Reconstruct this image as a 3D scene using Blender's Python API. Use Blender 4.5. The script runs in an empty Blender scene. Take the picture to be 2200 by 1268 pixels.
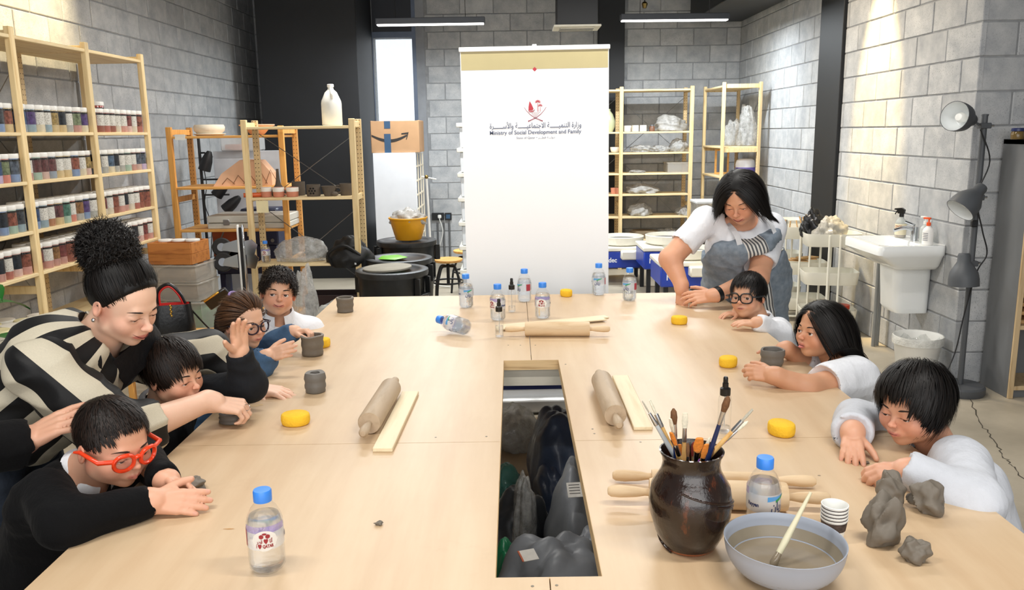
import bpy, bmesh, math, random
import numpy as np
from mathutils import Vector, Matrix
random.seed(7); np.random.seed(7)
SC = bpy.context.scene
COL = SC.collection
PI = math.pi
# ------------------------------------------------------------------ camera
EYE = 1.6
FPX = 1780.0                                    # focal length in pixels of the 2200 x 1268 frame
RC = np.array([[0.999896515, -0.0140008847, -0.00330685689],
               [0.000551300922, -0.192404022, 0.981315642],
               [-0.0143755397, -0.981215913, -0.192376392]])   # world axes in camera axes (x right, y down, z forward)
cam = bpy.data.objects.new('camera', bpy.data.cameras.new('camera'))
COL.objects.link(cam)
cam.data.sensor_width = 36.0
cam.data.lens = 36.0 * FPX / 2200.0
cam.data.clip_start = 0.05
cam.matrix_world = Matrix([[RC[0, 0], -RC[0, 1], -RC[0, 2], 0],
                           [RC[1, 0], -RC[1, 1], -RC[1, 2], 0],
                           [RC[2, 0], -RC[2, 1], -RC[2, 2], EYE], [0, 0, 0, 1]])
SC.camera = cam
# ------------------------------------------------------------------ world, lights, exposure
wd = bpy.data.worlds.new('daylight'); SC.world = wd; wd.use_nodes = True
wn = wd.node_tree.nodes; wn.clear()
wo = wn.new('ShaderNodeOutputWorld'); wb = wn.new('ShaderNodeBackground')
wb.inputs[0].default_value = (0.93, 0.96, 1.0, 1); wb.inputs[1].default_value = 2.4
wd.node_tree.links.new(wb.outputs[0], wo.inputs[0])
SC.view_settings.view_transform = 'Standard'
SC.view_settings.look = 'None'
SC.view_settings.exposure = -0.85
SC.view_settings.gamma = 1.0
SC.view_settings.use_curve_mapping = False
SC.cycles.transparent_max_bounces = 24
def light(name, kind, loc, energy, color=(1, 1, 1), rot=(0, 0, 0), **kw):
    l = bpy.data.lights.new(name, kind); l.energy = energy; l.color = color
    for k, v in kw.items(): setattr(l, k, v)
    o = bpy.data.objects.new(name, l); COL.objects.link(o)
    o.location = loc; o.rotation_euler = rot
    return o
def aim(o, target):
    o.rotation_euler = (Vector(target) - o.location).to_track_quat('-Z', 'Y').to_euler()
# fill light added behind the camera; that unseen side is open to the sky
front_fill = light('front_fill_light', 'AREA', (0.0, -2.6, 2.3), 190, (1.0, 0.97, 0.93), shape='RECTANGLE', size=5.4, size_y=2.6)
aim(front_fill, (0.0, 4.5, 0.9))
# ceiling spots that wash the block walls
s = light('wall_spot', 'SPOT', (2.20, 6.45, 3.45), 1250, (1.0, 0.72, 0.30), spot_size=math.radians(32), spot_blend=0.7, shadow_soft_size=0.03); aim(s, (2.78, 6.42, 1.8))
s = light('wall_wash', 'SPOT', (1.2, 6.6, 3.7), 300, (1.0, 0.80, 0.54), spot_size=math.radians(95), spot_blend=1.0, shadow_soft_size=0.15); aim(s, (2.8, 6.3, 1.5))
s = light('wall_spot', 'SPOT', (-2.5, 5.55, 3.5), 520, (1.0, 0.80, 0.46), spot_size=math.radians(64), spot_blend=0.8, shadow_soft_size=0.03); aim(s, (-3.1, 5.5, 2.5))
s = light('wall_spot', 'SPOT', (2.2, 8.3, 3.55), 150, (1.0, 0.82, 0.55), spot_size=math.radians(60), spot_blend=1.0, shadow_soft_size=0.03); aim(s, (2.80, 8.3, 1.9))

# ------------------------------------------------------------------ measuring helpers (real points in the room)
def ray(px, py): return RC @ np.array([(px - 1100.0) / FPX, (py - 634.0) / FPX, 1.0])
def at(px, py, Y):
    d = ray(px, py); p = d * (Y / d[1]); return Vector((p[0], p[1], p[2] + EYE))
def on(px, py, z=0.75):
    d = ray(px, py); p = d * ((z - EYE) / d[2]); return Vector((p[0], p[1], z))
def V(*a): return Vector(a)
ORD = ['first', 'second', 'third', 'fourth', 'fifth', 'sixth', 'seventh', 'eighth', 'ninth', 'tenth']
# ------------------------------------------------------------------ colour and material helpers
def hx(h):
    h = h.lstrip('#'); c = [int(h[i:i + 2], 16) / 255 for i in (0, 2, 4)]
    return tuple(x / 12.92 if x <= 0.04045 else ((x + 0.055) / 1.055) ** 2.4 for x in c) + (1.0,)
def mul(c, f): return (min(c[0] * f, 1), min(c[1] * f, 1), min(c[2] * f, 1), 1.0)
class NT:
    def __init__(s, name):
        s.m = bpy.data.materials.new(name); s.m.use_nodes = True
        s.t = s.m.node_tree; s.t.nodes.clear()
        s.o = s.n('ShaderNodeOutputMaterial')
    def n(s, k, **kw):
        x = s.t.nodes.new(k)
        for a, v in kw.items(): setattr(x, a, v)
        return x
    def l(s, a, b): s.t.links.new(a, b)
    def ramp(s, fac, stops, interp='LINEAR'):
        r = s.n('ShaderNodeValToRGB'); r.color_ramp.interpolation = interp
        e = r.color_ramp.elements
        while len(e) < len(stops): e.new(0.5)
        for i, (p, c) in enumerate(stops):
            e[i].position = p; e[i].color = c if len(c) == 4 else tuple(c) + (1,)
        s.l(fac, r.inputs[0]); return r.outputs[0]
    def mix(s, fac, a, b, mode='MIX'):
        x = s.n('ShaderNodeMix', data_type='RGBA', blend_type=mode)
        for i, v in ((0, fac), (6, a), (7, b)):
            if hasattr(v, 'is_output') or hasattr(v, 'links'): s.l(v, x.inputs[i])
            else: x.inputs[i].default_value = v
        return x.outputs[2]
    def math(s, op, a, b=0.0, c=0.0):
        x = s.n('ShaderNodeMath', operation=op)
        for i, v in enumerate((a, b, c)):
            if hasattr(v, 'links'): s.l(v, x.inputs[i])
            else: x.inputs[i].default_value = v
        return x.outputs[0]
    def noise(s, vec, scale, detail=3, rough=0.55, out=0):
        x = s.n('ShaderNodeTexNoise'); x.inputs['Scale'].default_value = scale
        x.inputs['Detail'].default_value = detail; x.inputs['Roughness'].default_value = rough
        if vec is not None: s.l(vec, x.inputs['Vector'])
        return x.outputs[out]
    def coord(s, kind='Object', scale=None):
        c = s.n('ShaderNodeTexCoord').outputs[kind]
        if scale is None: return c
        mp = s.n('ShaderNodeMapping'); s.l(c, mp.inputs[0]); mp.inputs['Scale'].default_value = scale
        return mp.outputs[0]
    def bump(s, h, strength=0.3, dist=0.01):
        b = s.n('ShaderNodeBump'); b.inputs['Strength'].default_value = strength; b.inputs['Distance'].default_value = dist
        s.l(h, b.inputs['Height']); return b.outputs[0]
    def bsdf(s, color, rough=0.5, metal=0.0, normal=None, **kw):
        p = s.n('ShaderNodeBsdfPrincipled')
        for k, v in dict(kw, **{'Base Color': color, 'Roughness': rough, 'Metallic': metal}).items():
            if hasattr(v, 'links'): s.l(v, p.inputs[k])
            else: p.inputs[k].default_value = v
        if normal is not None: s.l(normal, p.inputs['Normal'])
        return p
    def done(s, shader): s.l(shader, s.o.inputs[0]); return s.m
MATS = {}
def mat(name, color, rough=0.5, metal=0.0, var=0.07, scale=9.0, bump=0.0, bscale=60.0, rnd=0.0, **kw):
    """plain procedural material: colour broken up by noise, optional fine relief and a per-object shift"""
    if name in MATS: return MATS[name]
    if isinstance(color, str): color = hx(color)
    t = NT(name); co = t.coord()
    f = t.noise(co, scale, 3)
    c = t.ramp(f, [(0.25, mul(color, 1 - var)), (0.75, mul(color, 1 + var))])
    if rnd:
        oi = t.n('ShaderNodeObjectInfo')
        hsv = t.n('ShaderNodeHueSaturation')
        t.l(t.math('MULTIPLY_ADD', oi.outputs['Random'], rnd, 1 - rnd / 2), hsv.inputs['Value'])
        t.l(c, hsv.inputs['Color']); c = hsv.outputs[0]
    nrm = t.bump(t.noise(co, bscale, 4), bump, 0.005) if bump else None
    p = t.bsdf(c, rough, metal, nrm, **kw)
    MATS[name] = t.done(p.outputs[0]); return MATS[name]
def glassy(name, tint, clear=0.82, rough=0.05, spec=1.45, edge=None):
    """thin clear plastic: see-through with a Fresnel sheen"""
    if name in MATS: return MATS[name]
    t = NT(name)
    tr = t.n('ShaderNodeBsdfTransparent'); tr.inputs[0].default_value = tint if len(tint) == 4 else tuple(tint) + (1,)
    gl = t.n('ShaderNodeBsdfGlossy'); gl.inputs['Roughness'].default_value = rough
    tint4 = tuple(edge or tint); df = t.bsdf(tint4 if len(tint4) == 4 else tint4 + (1.0,), 0.3)
    lw_ = t.n('ShaderNodeLayerWeight'); lw_.inputs[0].default_value = .5; f0 = ((spec - 1) / (spec + 1)) ** 2; fr_out = t.math('MULTIPLY_ADD', t.math('POWER', lw_.outputs['Facing'], 4.0), min(.75, (spec - 1) * 1.3), f0)
    co = t.coord(); nz = t.noise(co, 30, 2)
    m1 = t.n('ShaderNodeMixShader'); m1.inputs[0].default_value = 1 - clear
    t.l(t.math('MULTIPLY_ADD', nz, 0.1, 1 - clear - 0.05), m1.inputs[0])
    t.l(tr.outputs[0], m1.inputs[1]); t.l(df.outputs[0], m1.inputs[2])
    m2 = t.n('ShaderNodeMixShader'); t.l(fr_out, m2.inputs[0]); t.l(m1.outputs[0], m2.inputs[1]); t.l(gl.outputs[0], m2.inputs[2])
    MATS[name] = t.done(m2.outputs[0]); return MATS[name]
def wood(name, light_c, dark_c, scale=(1.2, 18, 18), rough=0.55, rnd=0.18, knots=0.0):
    if name in MATS: return MATS[name]
    light_c, dark_c = hx(light_c), hx(dark_c)
    t = NT(name); co = t.coord('Object', scale)
    oi = t.n('ShaderNodeObjectInfo')
    ad = t.n('ShaderNodeVectorMath', operation='ADD'); t.l(co, ad.inputs[0])
    cb = t.n('ShaderNodeCombineXYZ')
    for i in range(3): t.l(t.math('MULTIPLY', oi.outputs['Random'], 17.0 + 9 * i), cb.inputs[i])
    t.l(cb.outputs[0], ad.inputs[1])
    f = t.noise(ad.outputs[0], 2.2, 5, 0.6)
    c = t.ramp(f, [(0.3, dark_c), (0.5, light_c), (0.72, mul(light_c, 1.06))])
    if knots:
        k = t.noise(t.coord('Object', (3, 3, 3)), 3.5, 1, 0.3)
        c = t.mix(t.ramp(k, [(0.68, (0, 0, 0)), (0.76, (knots, knots, knots))]), c, mul(dark_c, 0.55))
    hsv = t.n('ShaderNodeHueSaturation'); t.l(c, hsv.inputs['Color'])
    t.l(t.math('MULTIPLY_ADD', oi.outputs['Random'], rnd, 1 - rnd / 2), hsv.inputs['Value'])
    p = t.bsdf(hsv.outputs[0], rough, 0, t.bump(f, 0.12, 0.003))
    MATS[name] = t.done(p.outputs[0]); return MATS[name]
# ------------------------------------------------------------------ mesh builder
class MB:
    def __init__(s): s.v = []; s.f = []; s.n = 0
    def add(s, vs, fs):
        b = len(s.v); s.v.extend([tuple(p) for p in vs]); s.f.extend([tuple(i + b for i in f) for f in fs]); return s
    def box(s, x0, x1, y0, y1, z0, z1, ch=0.0, M=None):
        c = Vector(((x0 + x1) / 2, (y0 + y1) / 2, (z0 + z1) / 2)); h = (abs(x1 - x0) / 2, abs(y1 - y0) / 2, abs(z1 - z0) / 2)
        vs, fs = boxgeo(h, ch)
        vs = [Vector(p) + c for p in vs]
        if M is not None: vs = [M @ p for p in vs]
        return s.add(vs, fs)
    def tube(s, pts, r, n=8, cap=True, close=False):
        pts = [Vector(p) for p in pts]; m = len(pts)
        rs = r if isinstance(r, (list, tuple)) else [r] * m
        vs = []; ref = None
        for i, p in enumerate(pts):
            a = pts[(i - 1) % m] if (i > 0 or close) else p; b = pts[(i + 1) % m] if (i < m - 1 or close) else p
            d = (b - a)
            d = d.normalized() if d.length > 1e-9 else Vector((0, 0, 1))
            if ref is None: ref = Vector((0, 0, 1)) if abs(d.z) < 0.9 else Vector((1, 0, 0))
            u = ref - d * ref.dot(d)
            if u.length < 1e-6: u = d.orthogonal()
            u.normalize(); w = d.cross(u); ref = u
            for k in range(n):
                t = 2 * PI * k / n; vs.append(p + (u * math.cos(t) + w * math.sin(t)) * rs[i])
        fs = []
        for i in range(m if close else m - 1):
            j = (i + 1) % m
            for k in range(n): fs.append((i * n + k, i * n + (k + 1) % n, j * n + (k + 1) % n, j * n + k))
        if cap and not close: fs.append(tuple(range(n - 1, -1, -1))); fs.append(tuple((m - 1) * n + k for k in range(n)))
        return s.add(vs, fs)
    def lathe(s, prof, n=24, M=None, wob=None):
        """prof: (r, z) pairs from bottom to top; r=0 closes"""
        vs = []; fs = []; rows = []
        for (r, z) in prof:
            if r < 1e-6: rows.append([len(vs)]); vs.append(Vector((0, 0, z)))
            else:
                row = []
                for k in range(n):
                    t = 2 * PI * k / n; q = 1 + (wob(t, z) if wob else 0)
                    row.append(len(vs)); vs.append(Vector((r * q * math.cos(t), r * q * math.sin(t), z)))
                rows.append(row)
        for a, b in zip(rows, rows[1:]):
            for k in range(n):
                j = (k + 1) % n
                if len(a) == 1 and len(b) == 1: continue
                if len(a) == 1: fs.append((a[0], b[j], b[k]))
                elif len(b) == 1: fs.append((a[k], a[j], b[0]))
                else: fs.append((a[k], a[j], b[j], b[k]))
        if M is not None: vs = [M @ p for p in vs]
        return s.add(vs, fs)
    def prism(s, outline, y0, y1, M=None):
        """outline: (x, z) points, extruded along y"""
        n = len(outline)
        vs = [Vector((x, y0, z)) for x, z in outline] + [Vector((x, y1, z)) for x, z in outline]
        fs = [tuple(range(n)), tuple(range(2 * n - 1, n - 1, -1))] + [(i, i + n, (i + 1) % n + n, (i + 1) % n) for i in range(n)]
        if M is not None: vs = [M @ p for p in vs]
        return s.add(vs, fs)
    def ball(s, c, r, nu=12, nv=8, M=None):
        r = r if isinstance(r, (list, tuple)) else (r, r, r)
        vs = [Vector((0, 0, -r[2]))]; fs = []
        for i in range(1, nv):
            a = -PI / 2 + PI * i / nv
            for k in range(nu):
                t = 2 * PI * k / nu; vs.append(Vector((r[0] * math.cos(a) * math.cos(t), r[1] * math.cos(a) * math.sin(t), r[2] * math.sin(a))))
        vs.append(Vector((0, 0, r[2])))
        for k in range(nu):
            j = (k + 1) % nu; fs.append((0, 1 + j, 1 + k)); b = 1 + (nv - 2) * nu; fs.append((b + k, b + j, len(vs) - 1))
            for i in range(nv - 2): fs.append((1 + i * nu + k, 1 + i * nu + j, 1 + (i + 1) * nu + j, 1 + (i + 1) * nu + k))
        if M is not None: vs = [M @ p for p in vs]
        c = Vector(c); return s.add([p + c for p in vs], fs)
    def mesh(s, name, smooth=40):
        me = bpy.data.meshes.new(name); me.from_pydata(s.v, [], s.f)
        if smooth:
            me.polygons.foreach_set('use_smooth', [True] * len(me.polygons))
            me.set_sharp_from_angle(angle=math.radians(smooth))
        me.update(); return me
    def build(s, name, m, parent=None, smooth=40, loc=None, rot=None):
        return link(name, s.mesh(name, smooth), m, parent, loc, rot)
_BG = {}
def boxgeo(h, c):
    a, b, d = h
    if c <= 0:
        vs = [(x, y, z) for x in (-a, a) for y in (-b, b) for z in (-d, d)]
        return vs, [(0, 1, 3, 2), (4, 6, 7, 5), (0, 4, 5, 1), (2, 3, 7, 6), (0, 2, 6, 4), (1, 5, 7, 3)]
    c = min(c, a * .9, b * .9, d * .9); vs = []; idx = {}
    for sx in (-1, 1):
        for sy in (-1, 1):
            for sz in (-1, 1):
                for ax in range(3):
                    p = [sx * (a - c), sy * (b - c), sz * (d - c)]; p[ax] = (sx * a, sy * b, sz * d)[ax]
                    idx[(sx, sy, sz, ax)] = len(vs); vs.append(tuple(p))
    fs = []
    def q(l): fs.append(l)
    for ax in range(3):
        o = [i for i in range(3) if i != ax]
        for sg in (-1, 1):
            l = []
            for u, w in ((-1, -1), (1, -1), (1, 1), (-1, 1)):
                k = [0, 0, 0]; k[ax] = sg; k[o[0]] = u; k[o[1]] = w; l.append(idx[tuple(k) + (ax,)])
            flip = (sg < 0) != (ax == 1)
            q(tuple(reversed(l)) if flip else tuple(l))
    for ax in range(3):
        o = [i for i in range(3) if i != ax]
        for u in (-1, 1):
            for w in (-1, 1):
                k0 = [0, 0, 0]; k0[o[0]] = u; k0[o[1]] = w; k1 = list(k0); k0[ax] = -1; k1[ax] = 1
                q((idx[tuple(k0) + (o[0],)], idx[tuple(k1) + (o[0],)], idx[tuple(k1) + (o[1],)], idx[tuple(k0) + (o[1],)]))
    for sx in (-1, 1):
        for sy in (-1, 1):
            for sz in (-1, 1): q(tuple(idx[(sx, sy, sz, ax)] for ax in range(3)))
    V_ = [Vector(p) for p in vs]; out = []
    for f in fs:
        n = (V_[f[1]] - V_[f[0]]).cross(V_[f[2]] - V_[f[0]]); cen = sum((V_[i] for i in f), Vector())
        out.append(f if n.dot(cen) > 0 else tuple(reversed(f)))
    return vs, out
def link(name, me, m=None, parent=None, loc=None, rot=None):
    o = bpy.data.objects.new(name, me); COL.objects.link(o)
    if m is not None and me is not None:
        if len(me.materials) == 0: me.materials.append(m)
        elif me.materials[0] != m:
            o.material_slots[0].link = 'OBJECT'; o.material_slots[0].material = m
    if parent is not None: o.parent = parent
    if loc is not None: o.location = loc
    if rot is not None: o.rotation_euler = rot
    return o
def tag(o, label, cat, group=None):
    o['label'] = label; o['category'] = cat
    if group: o['group'] = group
    return o
def thing(name, label, cat, loc=(0, 0, 0), rz=0.0, group=None, rot=None):
    o = bpy.data.objects.new(name, None); COL.objects.link(o); o.empty_display_size = 0.05
    o.location = loc; o.rotation_euler = rot if rot is not None else (0, 0, rz)
    return tag(o, label, cat, group)
def struct(o): o['kind'] = 'structure'; return o
def copy_tree(o, parent=None):
    c = o.copy(); COL.objects.link(c); c.parent = parent
    for ch in list(o.children): copy_tree(ch, c)
    return c
def arc(c, r, a0, a1, n, plane='xz'):
    out = []
    for i in range(n + 1):
        t = a0 + (a1 - a0) * i / n
        out.append((c[0] + r * math.cos(t), c[1], c[2] + r * math.sin(t)) if plane == 'xz' else (c[0] + r * math.cos(t), c[1] + r * math.sin(t), c[2]))
    return out
def spline(pts, n=8):
    """Catmull-Rom through the points"""
    P = [Vector(p) for p in pts]; P = [P[0] * 2 - P[1]] + P + [P[-1] * 2 - P[-2]]; out = []
    for i in range(1, len(P) - 2):
        a, b, c, d = P[i - 1:i + 3]
        for k in range(n):
            t = k / n
            out.append(0.5 * ((2 * b) + (c - a) * t + (2 * a - 5 * b + 4 * c - d) * t * t + (3 * b - a - 3 * c + d) * t ** 3))
    out.append(P[-2]); return out
# ================================================================== the room
LX, RX, BY = -3.08, 2.76, 10.35      # left wall, right wall, back wall
CY = 5.06                            # where the right wall steps back
CEIL = 3.9
def block_mat(name, a, b):
    t = NT(name); co = t.coord(); oi = t.n('ShaderNodeObjectInfo')
    ad = t.n('ShaderNodeVectorMath', operation='ADD'); t.l(co, ad.inputs[0])
    cb = t.n('ShaderNodeCombineXYZ')
    for i in range(3): t.l(t.math('MULTIPLY', oi.outputs['Random'], 31.0 + 13 * i), cb.inputs[i])
    t.l(cb.outputs[0], ad.inputs[1]); v = ad.outputs[0]
    n1 = t.noise(v, 7, 5, 0.65); n2 = t.noise(v, 190, 3, 0.6)
    c = t.ramp(n1, [(0.3, a), (0.7, b)])
    pit = t.ramp(n2, [(0.33, (0, 0, 0)), (0.41, (1, 1, 1))])
    # some blocks are smooth, most are pitted
    rough_amt = t.ramp(oi.outputs['Random'], [(0.25, (0.35, 0.35, 0.35)), (0.4, (1, 1, 1))])
    pit2 = t.mix(rough_amt, (1, 1, 1, 1), pit)
    c2 = t.mix(pit2, mul(a, 0.62), c)
    hsv = t.n('ShaderNodeHueSaturation'); t.l(c2, hsv.inputs['Color'])
    t.l(t.math('MULTIPLY_ADD', oi.outputs['Random'], 0.2, 0.9), hsv.inputs['Value'])
    p = t.bsdf(hsv.outputs[0], 0.92, 0, t.bump(t.math('ADD', t.math('MULTIPLY', n1, 0.4), t.n('ShaderNodeRGBToBW').outputs[0] if False else pit2), 0.35, 0.006))
    return t.done(p.outputs[0])
M_BLOCK = block_mat('concrete_block', hx('#9c9fa3'), hx('#bfc0c0'))
M_MORTAR = mat('mortar', '#8d8f91', 0.95, var=0.2, scale=14, bump=0.5, bscale=80)
M_BLACK = mat('black_paint', '#101216', 0.55, var=0.25, scale=3)
def floor_mat():
    t = NT('concrete_floor'); co = t.coord()
    n1 = t.noise(co, 1.3, 6, 0.62); n2 = t.noise(co, 14, 5, 0.7)
    c = t.ramp(n1, [(0.3, hx('#9a9180')), (0.55, hx('#b8ae9b')), (0.75, hx('#c6bdac'))])
    c = t.mix(t.math('MULTIPLY', n2, 0.35), c, hx('#8f8676'))
    p = t.bsdf(c, 0.42, 0, t.bump(n2, 0.08, 0.004)); return t.done(p.outputs[0])
struct(MB().box(-4.6, 4.6, -3.2, 10.7, -0.12, 0).build('floor', floor_mat(), smooth=0))
M_CEIL = mat('dark_ceiling', '#3a3c40', 0.9, var=0.15, scale=2)
struct(MB().box(-4.6, 4.6, -3.2, 10.7, CEIL, CEIL + 0.1).build('ceiling', M_CEIL, smooth=0))
_bl = {}
def block_mesh(L, h=0.190):
    k = round(L, 2)
    if k not in _bl:
        _bl[k] = MB().box(-k / 2 + 0.005, k / 2 - 0.005, -0.03, 0.0045, 0, h, 0.004).mesh('block', 0)
    return _bl[k]
def block_rows(wall, u0, u1, place, skip=None, rows=17, shift=0.0):
    """running bond between u0 and u1 along the wall; place(u, z) -> (location, rz)"""
    for r in range(rows):
        z = r * 0.2 + 0.004; u = u0 - (0.2 if r % 2 else 0.0) - shift
        while u < u1 - 0.02:
            a, b = max(u, u0), min(u + 0.4, u1); u += 0.4
            spans = [(a, b)]
            if skip:
                for (s0, s1, z0, z1) in skip:
                    if z + 0.19 > z0 and z < z1:
                        spans = [q for (x, y) in spans for q in ((x, min(y, s0)), (max(x, s1), y)) if q[1] - q[0] > 0.045]
            for (x, y) in spans:
                if y - x < 0.045: continue
                loc, rz = place((x + y) / 2, z)
                o = link('block', block_mesh(y - x), M_BLOCK, wall, loc, (random.uniform(-.004, .004), random.uniform(-.003, .003), rz + random.uniform(-.004, .004)))
# left wall (faces +X)
wl = struct(MB().box(LX - 0.2, LX, -3.2, BY + 0.2, 0, CEIL).build('wall_left', M_MORTAR, smooth=0))
block_rows(wl, 3.95, BY, lambda u, z: ((LX + 0.001 + random.uniform(0, .003), u, z), PI / 2 + PI))
# right wall (faces -X), steps back at CY
wr = struct(MB().box(RX, RX + 0.2, CY, BY + 0.2, 0, CEIL).build('wall_right', M_MORTAR, smooth=0))
block_rows(wr, CY - 0.012, BY, lambda u, z: ((RX - 0.001 - random.uniform(0, .003), u, z), PI / 2), skip=[(7.1, 7.62, 0, 9)])
wrr = struct(MB().box(RX + 0.2, 4.6, CY, CY + 0.2, 0, CEIL).build('wall_return', M_MORTAR, smooth=0))
block_rows(wrr, RX + 0.012, 4.4, lambda u, z: ((u, CY - 0.001, z), PI), shift=0.2)
wr2 = struct(MB().box(4.4, 4.6, -3.2, CY, 0, CEIL).build('wall_side', M_MORTAR, smooth=0))
# back wall (faces -Y) with the tall window
WX0, WX1, WZ0, WZ1 = -1.66, -1.19, 0.5, 2.74
bw = MB()
bw.box(LX, WX0, BY, BY + 0.2, 0, CEIL); bw.box(WX1, RX, BY, BY + 0.2, 0, CEIL)
bw.box(WX0, WX1, BY, BY + 0.2, WZ1, CEIL); bw.box(WX0, WX1, BY, BY + 0.2, 0, WZ0)
wbk = struct(bw.build('wall_back', M_MORTAR, smooth=0))
block_rows(wbk, LX, RX, lambda u, z: ((u, BY - 0.001 - random.uniform(0, .003), z), PI),
           skip=[(-2.85, -1.04, 0, 9), (1.04, 1.35, 0, 9)], shift=0.13)
M_PLASTER = mat('grey_plaster', '#8e9196', 0.9, var=0.15, scale=6, bump=0.2)
MB().box(WX1 + 0.045, -1.045, BY - 0.012, BY, 0, CEIL).build('plaster_strip', M_PLASTER, wbk)
# window: frame and pane
M_FRAME = mat('blue_grey_frame', '#5a6578', 0.45, metal=0.3)
wf = MB(); t_ = 0.045
wf.box(WX0, WX1, BY - .02, BY + 0.06, WZ1, WZ1 + t_ + 0.02); wf.box(WX0, WX1, BY - .02, BY + 0.06, WZ0 - t_, WZ0)
wf.box(WX0 - t_, WX0, BY - .02, BY + 0.06, WZ0 - t_, WZ1 + 0.065); wf.box(WX1, WX1 + t_, BY - .02, BY + 0.06, WZ0 - t_, CEIL)
win = struct(wf.build('window_1', M_FRAME, smooth=0))
MB().box(WX0, WX1, BY + 0.02, BY + 0.026, WZ0, WZ1).build('pane', glassy('window_glass', (0.97, 0.99, 1.0), 0.93), win)
MB().box(WX0, WX1, BY - 0.012, BY + 0.02, WZ1 + 0.066, CEIL - 0.01).build('panel', mat('dark_infill', '#1b1f28', 0.5), win)
# black painted columns
struct(MB().box(-2.745, -1.67, 9.3, BY - 0.005, 0, CEIL - 0.002, 0.004).build('trim_1', M_BLACK, smooth=0))
struct(MB().box(1.04, 1.35, BY - 0.1, BY + 0.01, 0, CEIL - 0.002, 0.004).build('trim_2', M_BLACK, smooth=0))
struct(MB().box(RX - 0.035, RX + 0.01, 7.1, 7.62, 0, CEIL - 0.002, 0.004).build('trim_3', M_BLACK, smooth=0))
# crack in the concrete floor: a thin dark groove of its own shape
cr = MB(); pts = []
cp = [on(2085, 860, 0.0), on(2110, 915, 0.0), on(2140, 950, 0.0), on(2160, 985, 0.0), on(2180, 1005, 0.0), on(2215, 1050, 0.0)]
for i, (a, b) in enumerate(zip(cp, cp[1:])):
    for k in range(7):
        p = a.lerp(b, k / 7); pts.append(p + V(random.uniform(-.012, .012), random.uniform(-.012, .012), 0))
vs = []; fs = []
for i, p in enumerate(pts):
    w = random.uniform(.0015, .005); vs += [p + V(-w, 0, .0008), p + V(w, 0, .0008)]
    if i: fs.append((2 * i - 2, 2 * i - 1, 2 * i + 1, 2 * i))
cr.add(vs, fs); o = cr.build('crack', mat('crack_dark', '#4a443a', 0.95), None, 0); o.parent = bpy.data.objects['floor']
# ================================================================== background furniture and stores
def pine_holes(name, base):
    t = NT(name); c = t.coord(); sx = t.n('ShaderNodeSeparateXYZ'); t.l(c, sx.inputs[0])
    z = t.math('SUBTRACT', t.math('FRACT', t.math('MULTIPLY', sx.outputs[2], 31.25)), 0.5)
    dz = t.math('DIVIDE', z, 31.25); dx = t.math('SUBTRACT', t.math('ABSOLUTE', sx.outputs[0]), 0.0115)
    r = t.math('SQRT', t.math('ADD', t.math('MULTIPLY', dz, dz), t.math('MULTIPLY', dx, dx)))
    hole = t.math('LESS_THAN', r, 0.0036)
    f = t.noise(t.coord('Object', (18, 18, 1.2)), 2.2, 4)
    col = t.ramp(f, [(0.3, mul(hx(base), .8)), (0.7, mul(hx(base), 1.05))])
    p = t.bsdf(t.mix(hole, col, hx('#2a1d10')), 0.55); return t.done(p.outputs[0])
M_PINE = wood('pine', '#e6cd9b', '#d0ae74', (18, 18, 1.2), knots=.5)
M_PINEB = wood('pine_board', '#e8d2a4', '#d3b27c', (1.2, 18, 18))
M_PINEH = pine_holes('pine_drilled', '#dcc090')
M_OPINE = wood('aged_pine', '#e0a556', '#c78537', (18, 18, 1.2), knots=.5)
M_OPINEB = wood('aged_pine_board', '#e2aa5e', '#c98a3f', (1.2, 18, 18))
M_OPINEH = pine_holes('aged_pine_drilled', '#cf9650')
M_WIRE = mat('galvanised', '#8f9296', 0.35, metal=0.9)
def rack(name, label, loc, rz, widths, depth, height, tiers, mats=None, brace=(), post=.044, group=None):
    """open wooden shelving: x along the front, y towards the back"""
    mp, mb, mh = mats or (M_PINE, M_PINEB, M_PINEH)
    t = thing(name, label, 'shelving', loc, rz, group); xs = [0]
    for w in widths: xs.append(xs[-1] + w)
    pm = MB().box(-post / 2, post / 2, -.016, .016, 0, height, .003).mesh('post', 30)
    pr = MB().box(-post / 2, post / 2, -.016, .016, 0, height, .003).mesh('post', 30)
    rm = MB().box(-.009, .009, .016, depth - .016, -.022, .022, .002).mesh('rung', 30)
    for x in xs:
        link('post', pm, mp, t, (x, .016, 0)); link('post', pr, mh, t, (x, depth - .016, 0))
        for z in (0.12, height * .36, height * .66, height - .04): link('rung', rm, mp, t, (x, 0, z))
    for i, w in enumerate(widths):
        sm = MB().box(.012, w - .012, .004, depth - .004, -.02, 0, .003).mesh('shelf_board', 30)
        for z in (tiers[i] if isinstance(tiers[0], (list, tuple)) else tiers): link('shelf_board', sm, mb, t, (xs[i] + 0.0, 0, z))
        if i in brace:
            for (z0, z1) in ((height * .25, height * .62), (height * .62, height * .95)):
                for a, b in ((0, w), (w, 0)):
                    MB().tube([(xs[i] + a, depth - .005, z0), (xs[i] + b, depth - .005, z1)], .003, 5).build('brace', M_WIRE, t)
    return t
# ---- tall jar shelving along the left wall
JX, JY0 = -2.60, 3.72
TZ = [0.10, 0.50, 0.885, 1.115, 1.38, 1.64, 2.14]
jar_rack = rack('jar_shelving', 'tall pale pine shelving full of glaze jars along the left wall', (JX, JY0, 0), PI / 2, (.775, .775, .775), .45, 2.18, TZ, brace=(1,))
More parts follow.
